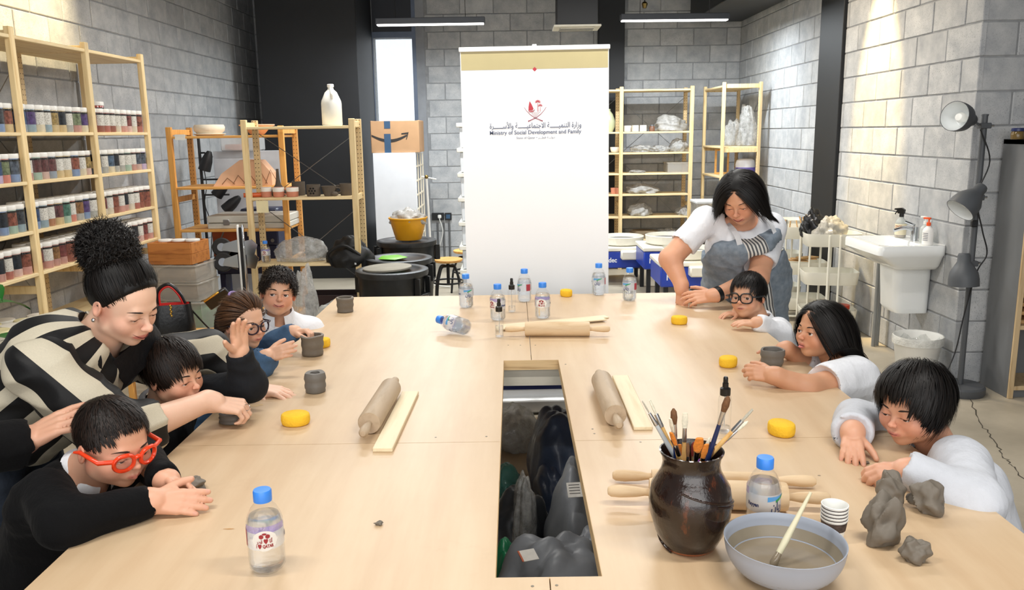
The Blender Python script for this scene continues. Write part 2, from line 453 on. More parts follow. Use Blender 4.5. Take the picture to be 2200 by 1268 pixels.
# ---- glaze jars
M_LID = mat('white_lid', '#eceae4', 0.4, var=0.04, rnd=.08)
def jar_body_mat(c):
    n = 'jar_' + c
    if n in MATS: return MATS[n]
    t = NT(n); col = hx(c); co = t.coord(); f = t.noise(co, 25, 3)
    cc = t.ramp(f, [(.3, mul(col, .85)), (.7, mul(col, 1.1))])
    p = t.bsdf(cc, 0.22); p.inputs['Coat Weight'].default_value = .5; MATS[n] = t.done(p.outputs[0]); return MATS[n]
def jar_label_mat(c, pale):
    n = 'jarlabel_' + c + str(pale)
    if n in MATS: return MATS[n]
    t = NT(n); co = t.coord(); sx = t.n('ShaderNodeSeparateXYZ'); t.l(co, sx.inputs[0]); z = sx.outputs[2]
    oi = t.n('ShaderNodeObjectInfo')
    ad = t.n('ShaderNodeVectorMath', operation='ADD'); t.l(co, ad.inputs[0]); t.l(oi.outputs['Random'], ad.inputs[1])
    f = t.noise(ad.outputs[0], 55, 4, .7); sw = t.ramp(f, [(.35, mul(hx(c), .35)), (.5, hx(c)), (.66, mul(hx(c), 1.5))])
    wv = t.noise(ad.outputs[0], 240, 2); txt = t.math('LESS_THAN', wv, .44)
    body = sw if not pale else t.mix(txt, hx('#d2d0c8'), hx('#a09c94'))
    head = t.mix(t.math('LESS_THAN', t.noise(ad.outputs[0], 300, 2), .4), hx('#141414'), hx('#5a5a5a'))
    c1 = t.mix(t.math('GREATER_THAN', z, .094), body, head)
    p = t.bsdf(c1, .35); MATS[n] = t.done(p.outputs[0]); return MATS[n]
jr, jh = .0385, .128
jb = MB().lathe([(0, 0), (jr * .93, 0), (jr, .005), (jr, .104), (jr * .96, .108), (0, .108)], 18).mesh('jar_body', 40)
jl = MB().lathe([(jr * .5, .107), (jr * 1.02, .107), (jr * 1.04, .110), (jr * 1.04, .124), (jr * .98, .128), (0, .128)], 18).mesh('lid', 40)
lv, lf = [], []
for i in range(13):
    a = -1.9 + 3.8 * i / 12 - PI / 2; lv += [((jr + .0007) * math.cos(a), (jr + .0007) * math.sin(a), .036), ((jr + .0007) * math.cos(a), (jr + .0007) * math.sin(a), .103)]
    if i: lf.append((2 * i - 2, 2 * i, 2 * i + 1, 2 * i - 1))
jlab = MB().add(lv, lf).mesh('label', 40)
GLZ = ['#8f9aa6', '#a8a9a4', '#b98f86', '#c9b48a', '#7d93b5', '#b7a7c4', '#9fb6a8', '#c98476', '#d3c9b0', '#8fa3ad', '#a6785c', '#c4a9a0']
SWT = ['#20262e', '#4d5560', '#4a3a66', '#2c4468', '#44695c', '#7a5a3a', '#7c4a3c', '#6a7458', '#3b3f44', '#8f7a4c', '#5c3a3a', '#46586b']
TIERNAME = {1: 'lowest', 2: 'fourth', 3: 'third', 4: 'second', 5: 'first'}
WARM = ['#a86a60', '#c4948a', '#8f5c50', '#d0b0a8', '#b98f86', '#cfc6b4']
n_jar = 0
for tier, z in ((5, TZ[5]), (4, TZ[4]), (3, TZ[3]), (2, TZ[2])):
    for bay in range(3):
        for row in range(2 if tier in (3, 2) else 1):
            if bay == 0 and row: continue
            for k in range(9):
                if bay == 0 and k < 4: continue
                u = JY0 + bay * .775 + .072 + k * .0805 + random.uniform(-.002, .002)
                pos = (JX - .060 - row * .082 + random.uniform(-.006, .006), u, z)
                warm = (bay == 2 and tier in (5, 3)) or tier == 2
                g = random.choice(WARM if warm else GLZ); w_ = random.choice(['#6a3a38', '#7c4a3c', '#7a5a3a', '#20262e'] if warm else SWT)
                t = thing('glaze_jar', f"glaze jar {ORD[k]} from near post, {'rear' if row else 'front'} row, {('nearest', 'middle', 'farthest')[bay]} bay, {TIERNAME[tier]} jar shelf from top", 'jar', pos, PI / 2 + random.uniform(-.5, .5), 'glaze jars on the left shelving')
                t.scale = (1, 1, 1.16); link('jar_body', jb, jar_body_mat(g), t); link('label', jlab, jar_label_mat(w_, random.random() < .35), t); link('lid', jl, M_LID, t)
                n_jar += 1
# small bottles and the big jar on the top tier of the far bay
for i, (dx, u) in enumerate(((-.16, 5.40), (-.16, 5.46), (-.17, 5.62))):
    t = thing('squeeze_bottle', f"small pink squeeze bottle with white cap behind the jars, {('nearest', 'middle', 'farthest')[i]} of three", 'bottle', (JX + dx, u, TZ[5]), group='squeeze bottles on the jar shelving')
    MB().lathe([(0, 0), (.028, 0), (.028, .10), (.02, .125), (.012, .132), (0, .132)], 14).build('bottle_body', jar_body_mat('#d6a79c'), t)
    MB().lathe([(.014, .13), (.014, .155), (.012, .158), (0, .158)], 12).build('cap', M_LID, t)
t = thing('glaze_jar', 'tall glaze jar with orange label standing above the others on the first shelf', 'jar', (JX - .20, 5.72, TZ[5]), PI / 2 - .3)
MB().lathe([(0, 0), (.045, 0), (.045, .175), (.043, .18), (0, .18)], 18).build('jar_body', jar_body_mat('#a8534a'), t)
o = MB().lathe([(.0455, .08), (.0458, .08), (.0458, .165), (.0455, .165)], 18).build('label', jar_label_mat('#b0642a', False), t)
MB().lathe([(.03, .179), (.047, .179), (.047, .2), (.044, .204), (0, .204)], 18).build('lid', M_LID, t)
# pails with navy labels on the lowest shelf
M_NAVY = mat('navy_label', '#1a2350', 0.35, var=.1); M_PAIL = mat('pail_white', '#e2ddcf', 0.4)
for i in range(9):
    r_, c_ = divmod(i, 5)
    t = thing('glaze_pail', f"white tub with navy label on lowest jar shelf, {('front', 'back')[r_]} row, {ORD[c_]} from near end", 'tub', (JX - .08 - r_ * .125, 4.05 + c_ * .125, TZ[1]), PI / 2, 'tubs on the lowest jar shelf')
    MB().lathe([(0, 0), (.052, 0), (.056, .115), (0, .115)], 18).build('tub_body', M_PAIL, t)
    MB().lathe([(.0535, .02), (.0545, .02), (.0562, .085), (.0552, .085)], 18).build('label', M_NAVY, t)
    MB().lathe([(.03, .114), (.06, .114), (.061, .128), (.058, .134), (0, .134)], 18).build('lid', mat('tub_lid' + str(i % 2), ('#e9e6dc', '#e8dfb0')[i % 2], .4), t)
t = thing('white_jar', 'white jar with small black label beside the far post of the jar shelving', 'jar', (-2.50, 6.16, .30), .6)
t.location = (-2.47, 6.2, .0)
# ---- honey-coloured rack and pale rack behind the left group
shA = rack('honey_pine_shelving', 'honey coloured pine shelving with bowls on top by the left wall', (-2.70, 6.62, 0), 0, (.88,), .45, 1.68, [.14, .87, 1.21, 1.61], (M_OPINE, M_OPINEB, M_OPINEH))
shB = rack('pale_pine_shelving', 'pale pine shelving with clay cups in front of the black column', (-1.99, 6.25, 0), 0, (.80,), .30, 1.72, [.06, .64, 1.145, 1.67], brace=(0,))
M_CREAM = mat('cream_bisque', '#e6dcc8', .8, var=.05); M_PINKC = mat('pink_bisque', '#e2b796', .85, var=.05)
M_GREYCLAY = mat('grey_clay', '#6f675d', .85, var=.14, scale=14, bump=.3, bscale=40)
M_DARKCLAY = mat('dry_dark_clay', '#5b5248', .9, var=.15, bump=.2)
def bowlprof(r0, r1, h, t=.008, foot=0):
    out = [(0, 0), (r0, 0)]; n = 7
    for i in range(n + 1):
        a = i / n; out.append((r0 + (r1 - r0) * math.sin(a * PI / 2) ** .8, h * (1 - math.cos(a * PI / 2)) ** .9 if i else 0.001))
    inn = [(max(r - t, .002), max(z, t)) for r, z in reversed(out[2:])]
    return out + [(r1 - t * .4, h + t * .3)] + inn + [(0, t)]
def onepiece(name, mb, m, label, cat, loc, rz=0, group=None, smooth=40, rot=None):
    o = mb.build(name, m, None, smooth, loc, rot if rot is not None else (0, 0, rz)); return tag(o, label, cat, group)
zt = 1.611
o = onepiece('dish', MB().lathe([(0, 0), (.10, 0), (.125, .012), (.122, .016), (0, .01)], 26), M_CREAM, 'flat cream dish under the rounded bowl on the honey shelving', 'dish', (-2.44, 6.8, zt))
o = onepiece('planter_bowl', MB().lathe([(0, .01), (.095, .01), (.118, .035), (.122, .062), (.112, .082), (.104, .082), (.112, .06), (.105, .035), (0, .022)], 28), M_CREAM, 'rounded cream unglazed bowl on the flat dish', 'bowl', (-2.44, 6.8, zt + .004))
o = onepiece('wide_bowl', MB().lathe([(0, 0), (.045, 0), (.06, .01), (.105, .06), (.14, .074), (.14, .084), (.134, .084), (.1, .068), (0, .02)], 28), M_PINKC, 'wide pink clay bowl with flared rim on the honey shelving', 'bowl', (-2.07, 6.85, zt))
MB().box(-.04, .04, -.004, 0, -.035, .008).build('card', mat('card_white', '#eceae2', .7), shA, loc=(.09, 0.0, 1.615))
# folded slab of terracotta clay with carved chevrons
t = thing('carved_clay_pillow', 'pale terracotta triangular slab with carved chevron lines', 'pottery', (-2.17, 6.8, 1.211), .1)
m = MB(); m.prism([(-.24, 0), (.22, 0), (.22, .10), (.14, .20), (-.02, .205), (-.17, .10)], -.11, .11); m.build('slab', M_PINKC, t, 30)
gm = mat('groove', '#8d6a50', .9)
for i in range(5):
    x = -.17 + i * .085
    MB().tube([(x, -.112, .015), (x + .045, -.112, .065 + .02 * min(i, 3)), (x + .10, -.112, .015)], .0035, 5).build('groove', gm, t)
# clay pieces on the pale shelf
zs = 1.146
def mug(nm, label, x, y, z, r, h, m, handle=0, taper=0.0, band=None):
    t = thing(nm, label, 'cup', (x, y, z), handle)
    MB().lathe([(0, 0), (r * (1 - taper) * .92, 0), (r * (1 - taper), .006), (r, h), (r - .005, h), (r * (1 - taper) - .005, .01), (0, .01)], 22).build('cup_body', m, t)
    if handle is not None and handle != 0:
        MB().tube(spline([(r * .9, 0, h * .8), (r + .028, 0, h * .78), (r + .03, 0, h * .4), (r * .9, 0, h * .2)], 5), .006, 8).build('handle', m, t)
    if band: MB().lathe([(r * 1.004, h * .55), (r * 1.012, h * .58), (r * 1.012, h * .98), (r * 1.0, h * 1.01)], 22).build('glaze_band', band, t)
    return t
M_TERRA = mat('terracotta_pink', '#c9846a', .8, var=.1); M_WHG = mat('white_glaze', '#ece6dc', .3)
p = lambda px, z, Y=6.36: at(px, 415, Y).x
mug('striped_cup', 'terracotta cup with white vertical stripes beside the orange roll', p(574, 0), 6.34, zs, .040, .075, M_TERRA, 0, .05, M_WHG)
mug('terracotta_cup', 'terracotta cup with grey rim left of the white topped cup', p(601, 0), 6.33, zs, .043, .072, M_TERRA, 0, .05, M_WHG)
mug('white_top_cup', 'round cup with white glaze dripping over terracotta and loop handle', p(630, 0), 6.34, zs, .046, .07, M_TERRA, PI, .05, M_WHG)
mug('dark_tumbler', 'dark clay tumbler standing behind the white topped cup', p(634, 0), 6.47, zs, .050, .105, M_DARKCLAY, 0)
t = mug('pierced_cup', 'dark clay cup pierced with a flower of round holes', p(674, 0), 6.36, zs, .052, .088, M_DARKCLAY, 0)
for i in range(7):
    a = i * PI / 3; r_ = 0 if i == 6 else .021
    MB().lathe([(0, 0), (.0075, 0), (.0075, .002), (0, .002)], 10, M=Matrix.Translation((r_ * math.cos(a), -.0525 + (r_ * math.cos(a)) ** 2 * 9, .042 + r_ * math.sin(a))) @ Matrix.Rotation(PI / 2, 4, 'X')).build('hole', mat('hole_dark', '#15110d', .9), t)
mug('wide_cup', 'wide dark clay cup with large loop handle', p(707, 0), 6.36, zs, .058, .075, M_DARKCLAY, .15, .35)
mug('handled_jug', 'dark clay jug with tall loop handle beside the right post', p(742, 0), 6.40, zs, .05, .09, M_DARKCLAY, PI - .2, .1)
onepiece('clay_lump', MB().ball((0, 0, .018), (.028, .02, .018), 12, 8), M_DARKCLAY, 'small oval clay lump in front of the wide cup', 'clay', (p(722, 0), 6.31, zs))
onepiece('bud_vase', MB().lathe([(0, 0), (.05, 0), (.058, .02), (.052, .045), (.022, .085), (.014, .13), (.010, .19), (.011, .205), (.007, .205), (.007, .16), (0, .15)], 22), M_DARKCLAY, 'dark bottle vase with long thin neck behind the cups', 'vase', (p(591, 0), 6.46, zs))
onepiece('orange_roll', MB().tube([(-.07, -.03, .017), (.07, .03, .017)], .017, 12), mat('orange_plastic', '#d2622f', .4), 'orange rolled sleeve lying at the left end of the cup shelf', 'roll', (p(548, 0), 6.33, zs))
MB().box(-.045, .045, -.003, 0, -.09, 0).build('paper_note', mat('paper_cream', '#e5d9ae', .8), shB, loc=(.10, -.002, 1.124))
# white jug of glaze on top
t = thing('plastic_jug', 'white translucent gallon jug of slip on top of the pale shelving', 'jug', (-1.365, 6.42, 1.671), .3)
MB().lathe([(0, 0), (.070, 0), (.076, .008), (.076, .165), (.072, .185), (.045, .245), (.022, .268), (.02, .285), (0, .285)], 24).build('jug_body', mat('milky_plastic', '#dcdcd6', .35, var=.03), t)
MB().lathe([(.02, .283), (.025, .285), (.025, .303), (.022, .306), (0, .306)], 16).build('cap', M_LID, t)
MB().tube(spline([(.0, -.062, .20), (0, -.066, .235), (0, -.022, .272)], 6), .011, 8).build('handle', mat('milky_plastic', '#dcdcd6', .35), t)
# items on the low board of the pale shelf
def crumple(name, label, cat, c, dims, m, seed=1, amp=.16, sc=9.0, flat=.35, group=None, rz=0.0, nu=52, nv=34, sub=None, ridge=False):
    """crumpled bag: a lumpy sphere with sharp folds, flattened where it rests"""
    rs = np.random.RandomState(seed)
    u = np.linspace(0, 2 * PI, nu, endpoint=False); v = np.linspace(-PI / 2, PI / 2, nv)
    U, Vv = np.meshgrid(u, v, indexing='ij'); d = np.stack([np.cos(Vv) * np.cos(U), np.cos(Vv) * np.sin(U), np.sin(Vv)], -1).reshape(-1, 3)
    r = np.ones(len(d))
    for i in range(9):
        k = rs.normal(size=3); k /= np.linalg.norm(k); s_ = sc * (.35 + .25 * i)
        w_ = np.abs(np.sin(d @ k * s_ * .5 + rs.uniform(0, 6))); r += amp / (1 + .35 * i) * ((.45 - w_) if ridge else (w_ - .6))
    P = d * r[:, None]; P[:, 2] = np.where(P[:, 2] < -flat, -flat + (P[:, 2] + flat) * .04, P[:, 2]); P[:, 2] += flat
    P = P * np.array(dims) / np.array([1, 1, 1 + flat])
    P[:, 2] -= P[:, 2].min()
    idx = lambda i, j: (i % nu) * nv + j
    F_ = [(idx(i, j), idx(i + 1, j), idx(i + 1, j + 1), idx(i, j + 1)) for i in range(nu) for j in range(nv - 1)]
    mb = MB(); mb.add(P.tolist(), F_)
    o = mb.build(name, m, None, 48, c, (0, 0, rz)); return tag(o, label, cat, group)
def film_mat(name, color, clear, rough=.22):
    if name in MATS: return MATS[name]
    t = NT(name); col = hx(color); co = t.coord(); f = t.noise(co, 22, 5, .7)
    tr = t.n('ShaderNodeBsdfTransparent'); tr.inputs[0].default_value = (1, 1, 1, 1)
    p = t.bsdf(t.ramp(f, [(.3, mul(col, .8)), (.7, mul(col, 1.1))]), rough, 0, t.bump(f, .6, .02)); p.inputs['Coat Weight'].default_value = .4
    ms = t.n('ShaderNodeMixShader'); t.l(t.ramp(f, [(.35, (1 - clear * 1.15,) * 3), (.65, (1 - clear * .7,) * 3)]), ms.inputs[0])
    t.l(tr.outputs[0], ms.inputs[1]); t.l(p.outputs[0], ms.inputs[2]); MATS[name] = t.done(ms.outputs[0]); return MATS[name]
M_FILM = film_mat('clear_film', '#c9c9c6', .55); M_FILMG = film_mat('grey_film', '#b5b3ae', .25)
crumple('plastic_bag', 'clear plastic bag of clay on the low board of the pale shelving', 'bag', (-1.66, 6.42, .641), (.20, .13, .17), M_FILM, 4)
M_NYLON = mat('black_nylon', '#0b0b0d', .6, var=.4, scale=20, bump=.5, bscale=30)
t = thing('backpack', 'black backpack slumped over the right end of the low board', 'bag', (-1.27, 6.36, .60), 0)
crumple_bp = crumple('pack_body', 'x', 'x', (0, 0, 0), (.17, .13, .22), M_NYLON, 9, .12); crumple_bp.parent = t
for kx in ('label', 'category'): del crumple_bp[kx]
MB().tube(spline([(-.12, -.1, .02), (-.14, -.14, .12), (-.02, -.14, .18), (.1, -.11, .1)], 5), .012, 6).build('strap', M_NYLON, t)
MB().box(.055, .07, -.135, -.128, .03, .075, .002).build('buckle', mat('pale_buckle', '#c9ccd0', .3), t)
# ---- behind the honey rack: lamp, panel, box of tools, machine
t = thing('black_work_lamp', 'black lamp on a stand behind the honey shelving', 'lamp', (-2.84, 7.62, 0))
bk = mat('lamp_black', '#17181b', .5)
MB().tube([(0, 0, 0), (0, 0, 1.63)], .014, 8).build('pole', bk, t); MB().lathe([(0, 0), (.13, 0), (.13, .02), (.02, .03), (0, .03)], 20).build('base', bk, t)
for (dx, z, a) in ((.05, 1.36, 1.0), (.16, 1.12, 2.0), (.24, .98, 2.5)):
    MB().lathe([(0, .12), (.02, .12), (.035, .09), (.05, .03), (.055, -.06), (.052, -.06), (.03, .08), (0, .1)], 18, M=Matrix.Translation((dx, 0, z)) @ Matrix.Rotation(a * .35, 4, 'Y')).build('shade', bk, t)
    MB().tube([(0, 0, z + .1), (dx, 0, z + .1)], .008, 6).build('clamp', bk, t)
MB().tube(spline([(0, -.02, 1.5), (.05, -.03, 1.2), (.02, -.03, 1.0), (.06, -.02, .8), (.03, -.02, .5)], 6), .004, 5).build('cord', bk, t)
t = thing('white_panel', 'white panel leaning behind the honey shelving', 'board', (-2.48, 7.76, 0))  # a plain white panel
MB().box(-.29, .33, 0, .03, .4, 1.47, .003).build('sheet', mat('panel_white', '#c9ccd2', .5), t)
MB().box(-.29, .33, 0.002, .028, .0, .4, .003).build('support', mat('panel_white', '#c9ccd2', .5), t)
t = thing('clear_tool_box', 'clear plastic box with terracotta pieces on top of the white panel', 'box', (-2.50, 7.79, 1.471))
MB().box(-.17, .17, -.1, .14, 0, .14, .01).build('box_body', glassy('box_clear', (.9, .92, .93), .55, .2), t)
MB().box(-.14, .02, -.08, .1, .005, .06, .01).build('terracotta_pieces', M_TERRA, t)
t = thing('grey_case', 'grey metal edged case lying on the bench behind the honey shelving', 'case', (-2.135, 6.85, .871), 0)
cm = mat('case_grey', '#c3c0b6', .6, var=.1)
MB().box(-.33, .31, -.2, .2, 0.0, .045, .006).build('case_bottom', cm, t); MB().box(-.33, .31, -.2, .2, .048, .105, .006).build('case_lid', cm, t)
MB().box(-.20, -.15, -.208, -.2, .03, .075, .003).build('latch', M_WIRE, t)
t = thing('navy_machine', 'navy blue machine head with paper label and orange base', 'machine', (-1.9, 6.98, 0), 0)
t.location = (-2.14, 7.36, 0)
nv = mat('navy_metal', '#1b2242', .4, var=.1); og = mat('rust_orange', '#8a3f1c', .6, var=.2)
MB().box(-.25, .07, -.12, .12, .66, .98, .012).build('housing', nv, t); MB().box(-.52, -.2, -.1, .14, .55, .84, .01).build('motor', og, t)
MB().box(-.50, .05, -.1, .1, .40, .66, .01).build('bed', nv, t)
MB().lathe([(0, 0), (.016, 0), (.016, .012), (0, .012)], 14, M=Matrix.Translation((.02, -.12, .70)) @ Matrix.Rotation(PI / 2, 4, 'X')).build('knob', M_WIRE, t)
MB().box(-.20, -.165, -.124, -.12, .74, .84).build('paper_label', mat('paper_cream', '#e5d9ae', .8), t)
for sx in (-.46, 0): MB().box(sx - .025, sx + .025, -.08, .08, 0, .4, .004).build('leg', nv, t)
MB().tube(spline([(-.4, -.12, .8), (-.44, -.16, .65), (-.38, -.16, .5), (-.3, -.14, .45)], 6), .007, 6).build('cord', mat('cord_grey', '#6a6a6a', .5), t)
# ---- folded trolley with castors
t = thing('folded_trolley', 'folded metal trolley with two rubber castors standing upright', 'trolley', (-2.02, 6.02, 0), .1)
chr_ = mat('chrome', '#c8ccd2', .12, metal=1.0, var=.03); rub = mat('rubber_black', '#19191a', .7)
for x in (0, .035): MB().box(x, x + .014, -.02, .02, .02, .97, .004).build('rail', chr_ if x else mat('white_enamel', '#e4e4e0', .4), t)
MB().box(.014, .035, -.012, .012, .06, .95, .002).build('rail_core', rub, t)
for i, z in enumerate((.80, .70)):
    wx = -.13 + .02 * i; wy = .06 - .08 * i
    MB().lathe([(.03, -.018), (.062, -.018), (.070, -.01), (.070, .01), (.062, .018), (.03, .018)], 26, M=Matrix.Translation((wx, wy, z)) @ Matrix.Rotation(PI / 2 - .2, 4, 'X')).build('castor_wheel', rub, t)
    MB().lathe([(0, -.02), (.03, -.02), (.036, -.012), (.036, .012), (.03, .02), (0, .02)], 20, M=Matrix.Translation((wx, wy, z)) @ Matrix.Rotation(PI / 2 - .2, 4, 'X')).build('wheel_hub', chr_, t)
    MB().prism([(wx, z - .02), (wx + .02, z + .03), (0, z + .06), (0, z - .04)], wy - .03, wy - .022).build('castor_fork', chr_, t)
    MB().prism([(.05, z + .05), (.10, z + .06), (.14, z + .02), (.11, z - .06), (.05, z - .05)], -.012 + .02 * i, .0 + .02 * i).build('bracket', chr_, t)
# ---- stacked boxes by the jar shelving, handbag, crate bench
M_TRAY = wood('tray_wood', '#b9773b', '#96592a', (2, 14, 14)); M_CLR = glassy('storage_clear', (.88, .86, .82), .80, .25, 1.3)
SBX, SBY = -2.37, 5.86
def openbox(mb, x, y, h, t=.01, z=0.0, lipx=0.0, taper=0.0):
    mb.box(-x, x, -y, y, z, z + t)
    for s_ in (-1, 1):
        mb.box(-x, x, s_ * y - t / 2, s_ * y + t / 2, z, z + h, .002); mb.box(s_ * x - t / 2, s_ * x + t / 2, -y, y, z, z + h, .002)
    if lipx:
        for s_ in (-1, 1):
            mb.box(-x - lipx, x + lipx, s_ * y - lipx, s_ * y + lipx, z + h - .012, z + h, .003); mb.box(s_ * x - lipx, s_ * x + lipx, -y, y, z + h - .012, z + h, .003)
    return mb
onepiece('low_crate', openbox(MB(), .22, .17, .215, .015), M_DARKCLAY, 'dark low crate under the stack of clear boxes', 'crate', (SBX, SBY, 0), -.12)
z = .216; names = [('storage_box', 'large clear storage box with green contents at the bottom of the stack', .20, .17, .25, '#2f8a55'), ('storage_box', 'dusty clear storage box second from the bottom of the stack', .175, .15, .13, '#7d6a57'), ('storage_box', 'dusty clear storage box under the wooden trays', .17, .15, .125, '#8a7c6c')]
for nm, lb, x, y, h, cc in names:
    t = thing(nm, lb, 'box', (SBX, SBY, z), -.12, 'clear boxes in the stack'); openbox(MB(), x, y, h, .006, 0, .012).build('box_body', M_CLR, t)
    MB().box(-x + .02, x - .02, -y + .02, y - .02, .008, h * .72, .03).build('contents', mat('stored' + cc, cc, .8, var=.35, scale=14), t)
    z += h + .002
for i, (h, lb) in enumerate(((.075, 'lower brown wooden tray on the clear boxes'), (.075, 'upper brown wooden tray with jar lids on the clear boxes'))):
    t = thing('wooden_tray', lb, 'tray', (SBX - .02, SBY, z), -.12 + .02 * i, 'wooden trays on the box stack'); openbox(MB(), .155, .13, h, .014).build('tray_body', M_TRAY, t, 0)
    z += h + .001
for i in range(3): onepiece('saucer', MB().lathe([(0, 0), (.05, 0), (.052, .010), (.048, .014), (0, .014)], 20), M_LID, f"white jar lid on the upper wooden tray, {('left', 'middle', 'right')[i]} of three", 'saucer', (SBX - .10 + i * .095, SBY - .02, z), group='jar lids on the tray')  # white jar lids lying on the tray
t = bpy.data.objects['white_jar']; t.location = (-2.535, 5.86, .56)
MB().lathe([(0, 0), (.048, 0), (.05, .005), (.05, .12), (0, .12)], 20).build('jar_body', M_PAIL, t); MB().lathe([(.03, .12), (.052, .12), (.052, .14), (0, .142)], 20).build('lid', M_LID, t)
MB().box(-.02, .022, -.0525, -.0505, .04, .09).build('label', mat('label_black', '#1b1c1e', .4), t)
# crate bench
t = thing('crate_bench', 'low pale wooden crate standing under the handbag', 'crate', (-1.88, 4.85, 0), 0)
for i in range(5): MB().box(-.42, .42, -.24 + i * .1, -.165 + i * .1, .40, .42, .003).build('slat', M_OPINEB, t)
for sx in (-.38, .36):
    for sy in (-.22, .18): MB().box(sx, sx + .03, sy, sy + .04, 0, .40, .003).build('leg', M_OPINE, t)
for sy in (-.24, .225): MB().box(-.41, .41, sy, sy + .018, .30, .37, .003).build('side_board', M_OPINEB, t)
# handbag
t = thing('handbag', 'black leather handbag with red lining and one raised handle', 'bag', (-1.99, 4.70, .42), .25)
lea = mat('black_leather', '#101012', .28, var=.2, scale=25, bump=.25, bscale=60); red = mat('red_lining', '#c2241f', .5)
m = MB(); n_ = 20
rows = []
for z_, sx, sy in ((0, .115, .062), (.02, .125, .07), (.16, .115, .06), (.235, .105, .045)):
    rows.append([Vector((sx * math.copysign(abs(math.cos(a)) ** .5, math.cos(a)), sy * math.copysign(abs(math.sin(a)) ** .6, math.sin(a)), z_)) for a in [2 * PI * i / n_ for i in range(n_)]])
vs = [v for r in rows for v in r]; fs = [(i * n_ + k, i * n_ + (k + 1) % n_, (i + 1) * n_ + (k + 1) % n_, (i + 1) * n_ + k) for i in range(3) for k in range(n_)] + [tuple(range(n_ - 1, -1, -1))]
m.add(vs, fs); m.build('bag_body', lea, t, 50)
inn = [v * 1.0 for v in rows[3]]; inn2 = [Vector((v.x * .93, v.y * .85, v.z + .001)) for v in inn]; low = [Vector((v.x * .93, v.y * .85, .17)) for v in inn]
m = MB(); m.add(inn2 + low, [(k, (k + 1) % n_, n_ + (k + 1) % n_, n_ + k) for k in range(n_)] + [tuple(range(n_, 2 * n_))]); m.build('lining', red, t, 50)
m = MB(); m.tube(spline([(-.075, .03, .215), (-.07, .03, .31), (-.01, .03, .345), (.045, .03, .29), (.075, .03, .21)], 6), .010, 8); m.build('handle', lea, t)
m = MB(); m.tube(spline([(-.066, .026, .225), (-.061, .026, .30), (-.01, .026, .332), (.036, .026, .285), (.064, .026, .22)], 6), .006, 8); m.build('handle_lining', red, t)
m = MB()
for i in range(6): m.ball((.0 + .004 * (i % 2), -.058, .235 - i * .012), (.006, .004, .007), 8, 6)
m.build('gold_charm', mat('gold', '#c9a24e', .25, metal=1.0), t)
m = MB(); m.tube(spline([(.1, 0, .2), (.19, .05, .06), (.26, .02, .0), (.34, -.02, .01)], 6), .005, 6); m.build('strap', lea, t)
t = thing('black_wallet', 'small shiny black case with gold clasp tilted on a thin stand', 'case', (-1.98, 5.42, .50), 0); t.rotation_euler = (.3, -.55, .3)
MB().box(-.075, .075, -.015, .015, 0, .075, .006).build('case_body', lea, t)
MB().box(-.075, .03, -.017, .0, .07, .08, .002).build('clasp', mat('gold', '#c9a24e', .25, metal=1.0), t)
t.location = (-1.80, 4.98, .60); MB().tube([(0, 0, .0), (.10, -.05, -.16)], .004, 6).build('thin_stand', bk, t)
# ---- three black bins
M_BIN = mat('black_bin', '#131415', .38, var=.35, scale=30); M_BINL = mat('bin_lid', '#232425', .42, var=.5, scale=18)
for i, (px, Y, h, lb) in enumerate(((842, 5.82, .665, 'round black bin with grey disc on its lid, nearest of three'), (857, 6.37, .665, 'round black bin with green scrap on its lid, middle of three'), (874, 7.1, .71, 'round black bin under the yellow bucket, farthest of three'))):
    x = at(px, 575 - 22 * i, Y).x; r = .255
    t = thing('black_bin', lb, 'bin', (x, Y, 0), .4 * i, 'black lidded bins')
    MB().lathe([(0, 0), (.19, 0), (.2, .01), (.228, h * .62), (.236, h * .64), (.242, h - .02), (0, h - .02)], 36).build('bin_body', M_BIN, t)
    MB().lathe([(.20, h - .03), (r, h - .045), (r + .004, h - .03), (r + .002, h - .006), (r - .02, h), (r - .06, h - .006), (r - .07, h - .014), (.06, h - .012), (0, h - .012)], 40).build('lid', M_BINL, t)
    for s_ in (0, PI):
        a = -.45 + s_
        M_ = Matrix.Rotation(a, 4, 'Z')
        mb = MB(); mb.box(.232, .275, -.075, -.06, h - .17, h - .05, .003, M_); mb.box(.232, .275, .06, .075, h - .17, h - .05, .003, M_); mb.box(.232, .275, -.075, .075, h - .18, h - .165, .003, M_); mb.build('handle', M_BIN, t)
    if i == 0: BIN0 = (x, Y, h)
    if i == 1: BIN1 = (x, Y, h)
    if i == 2: BIN2 = (x, Y, h)
onepiece('plaster_disc', MB().lathe([(0, 0), (.17, 0), (.172, .004), (.172, .012), (.168, .015), (0, .015)], 40), mat('disc_grey', '#8b877c', .8, var=.12), 'round grey bat lying on the nearest bin lid', 'disc', (BIN0[0] - .03, BIN0[1] - .02, BIN0[2] + .001), rot=(.0, -.03, 0))
onepiece('green_scrap', MB().lathe([(0, 0), (.09, 0), (.12, .012), (.1, .02), (0, .012)], 5), mat('lime_green', '#6fb52c', .45), 'lime green plastic scrap on the middle bin lid', 'scrap', (BIN1[0] - .04, BIN1[1] - .08, BIN1[2] - .004))
t = thing('yellow_bucket', 'yellow plastic bucket standing on the farthest black bin', 'bucket', (BIN2[0] + .02, BIN2[1], BIN2[2] + .001))
ybm = mat('bucket_yellow', '#e0a01e', .35, var=.08)
MB().lathe([(0, 0), (.108, 0), (.112, .004), (.158, .175), (.166, .178), (.168, .19), (.160, .192), (.152, .178), (.108, .01), (0, .01)], 36).build('bucket_body', ybm, t)
crumple('plastic_sheet', 'crumpled clear plastic film heaped in the yellow bucket', 'bag', (BIN2[0] + .03, BIN2[1], BIN2[2] + .13), (.14, .13, .13), M_FILMG, 11, .22)
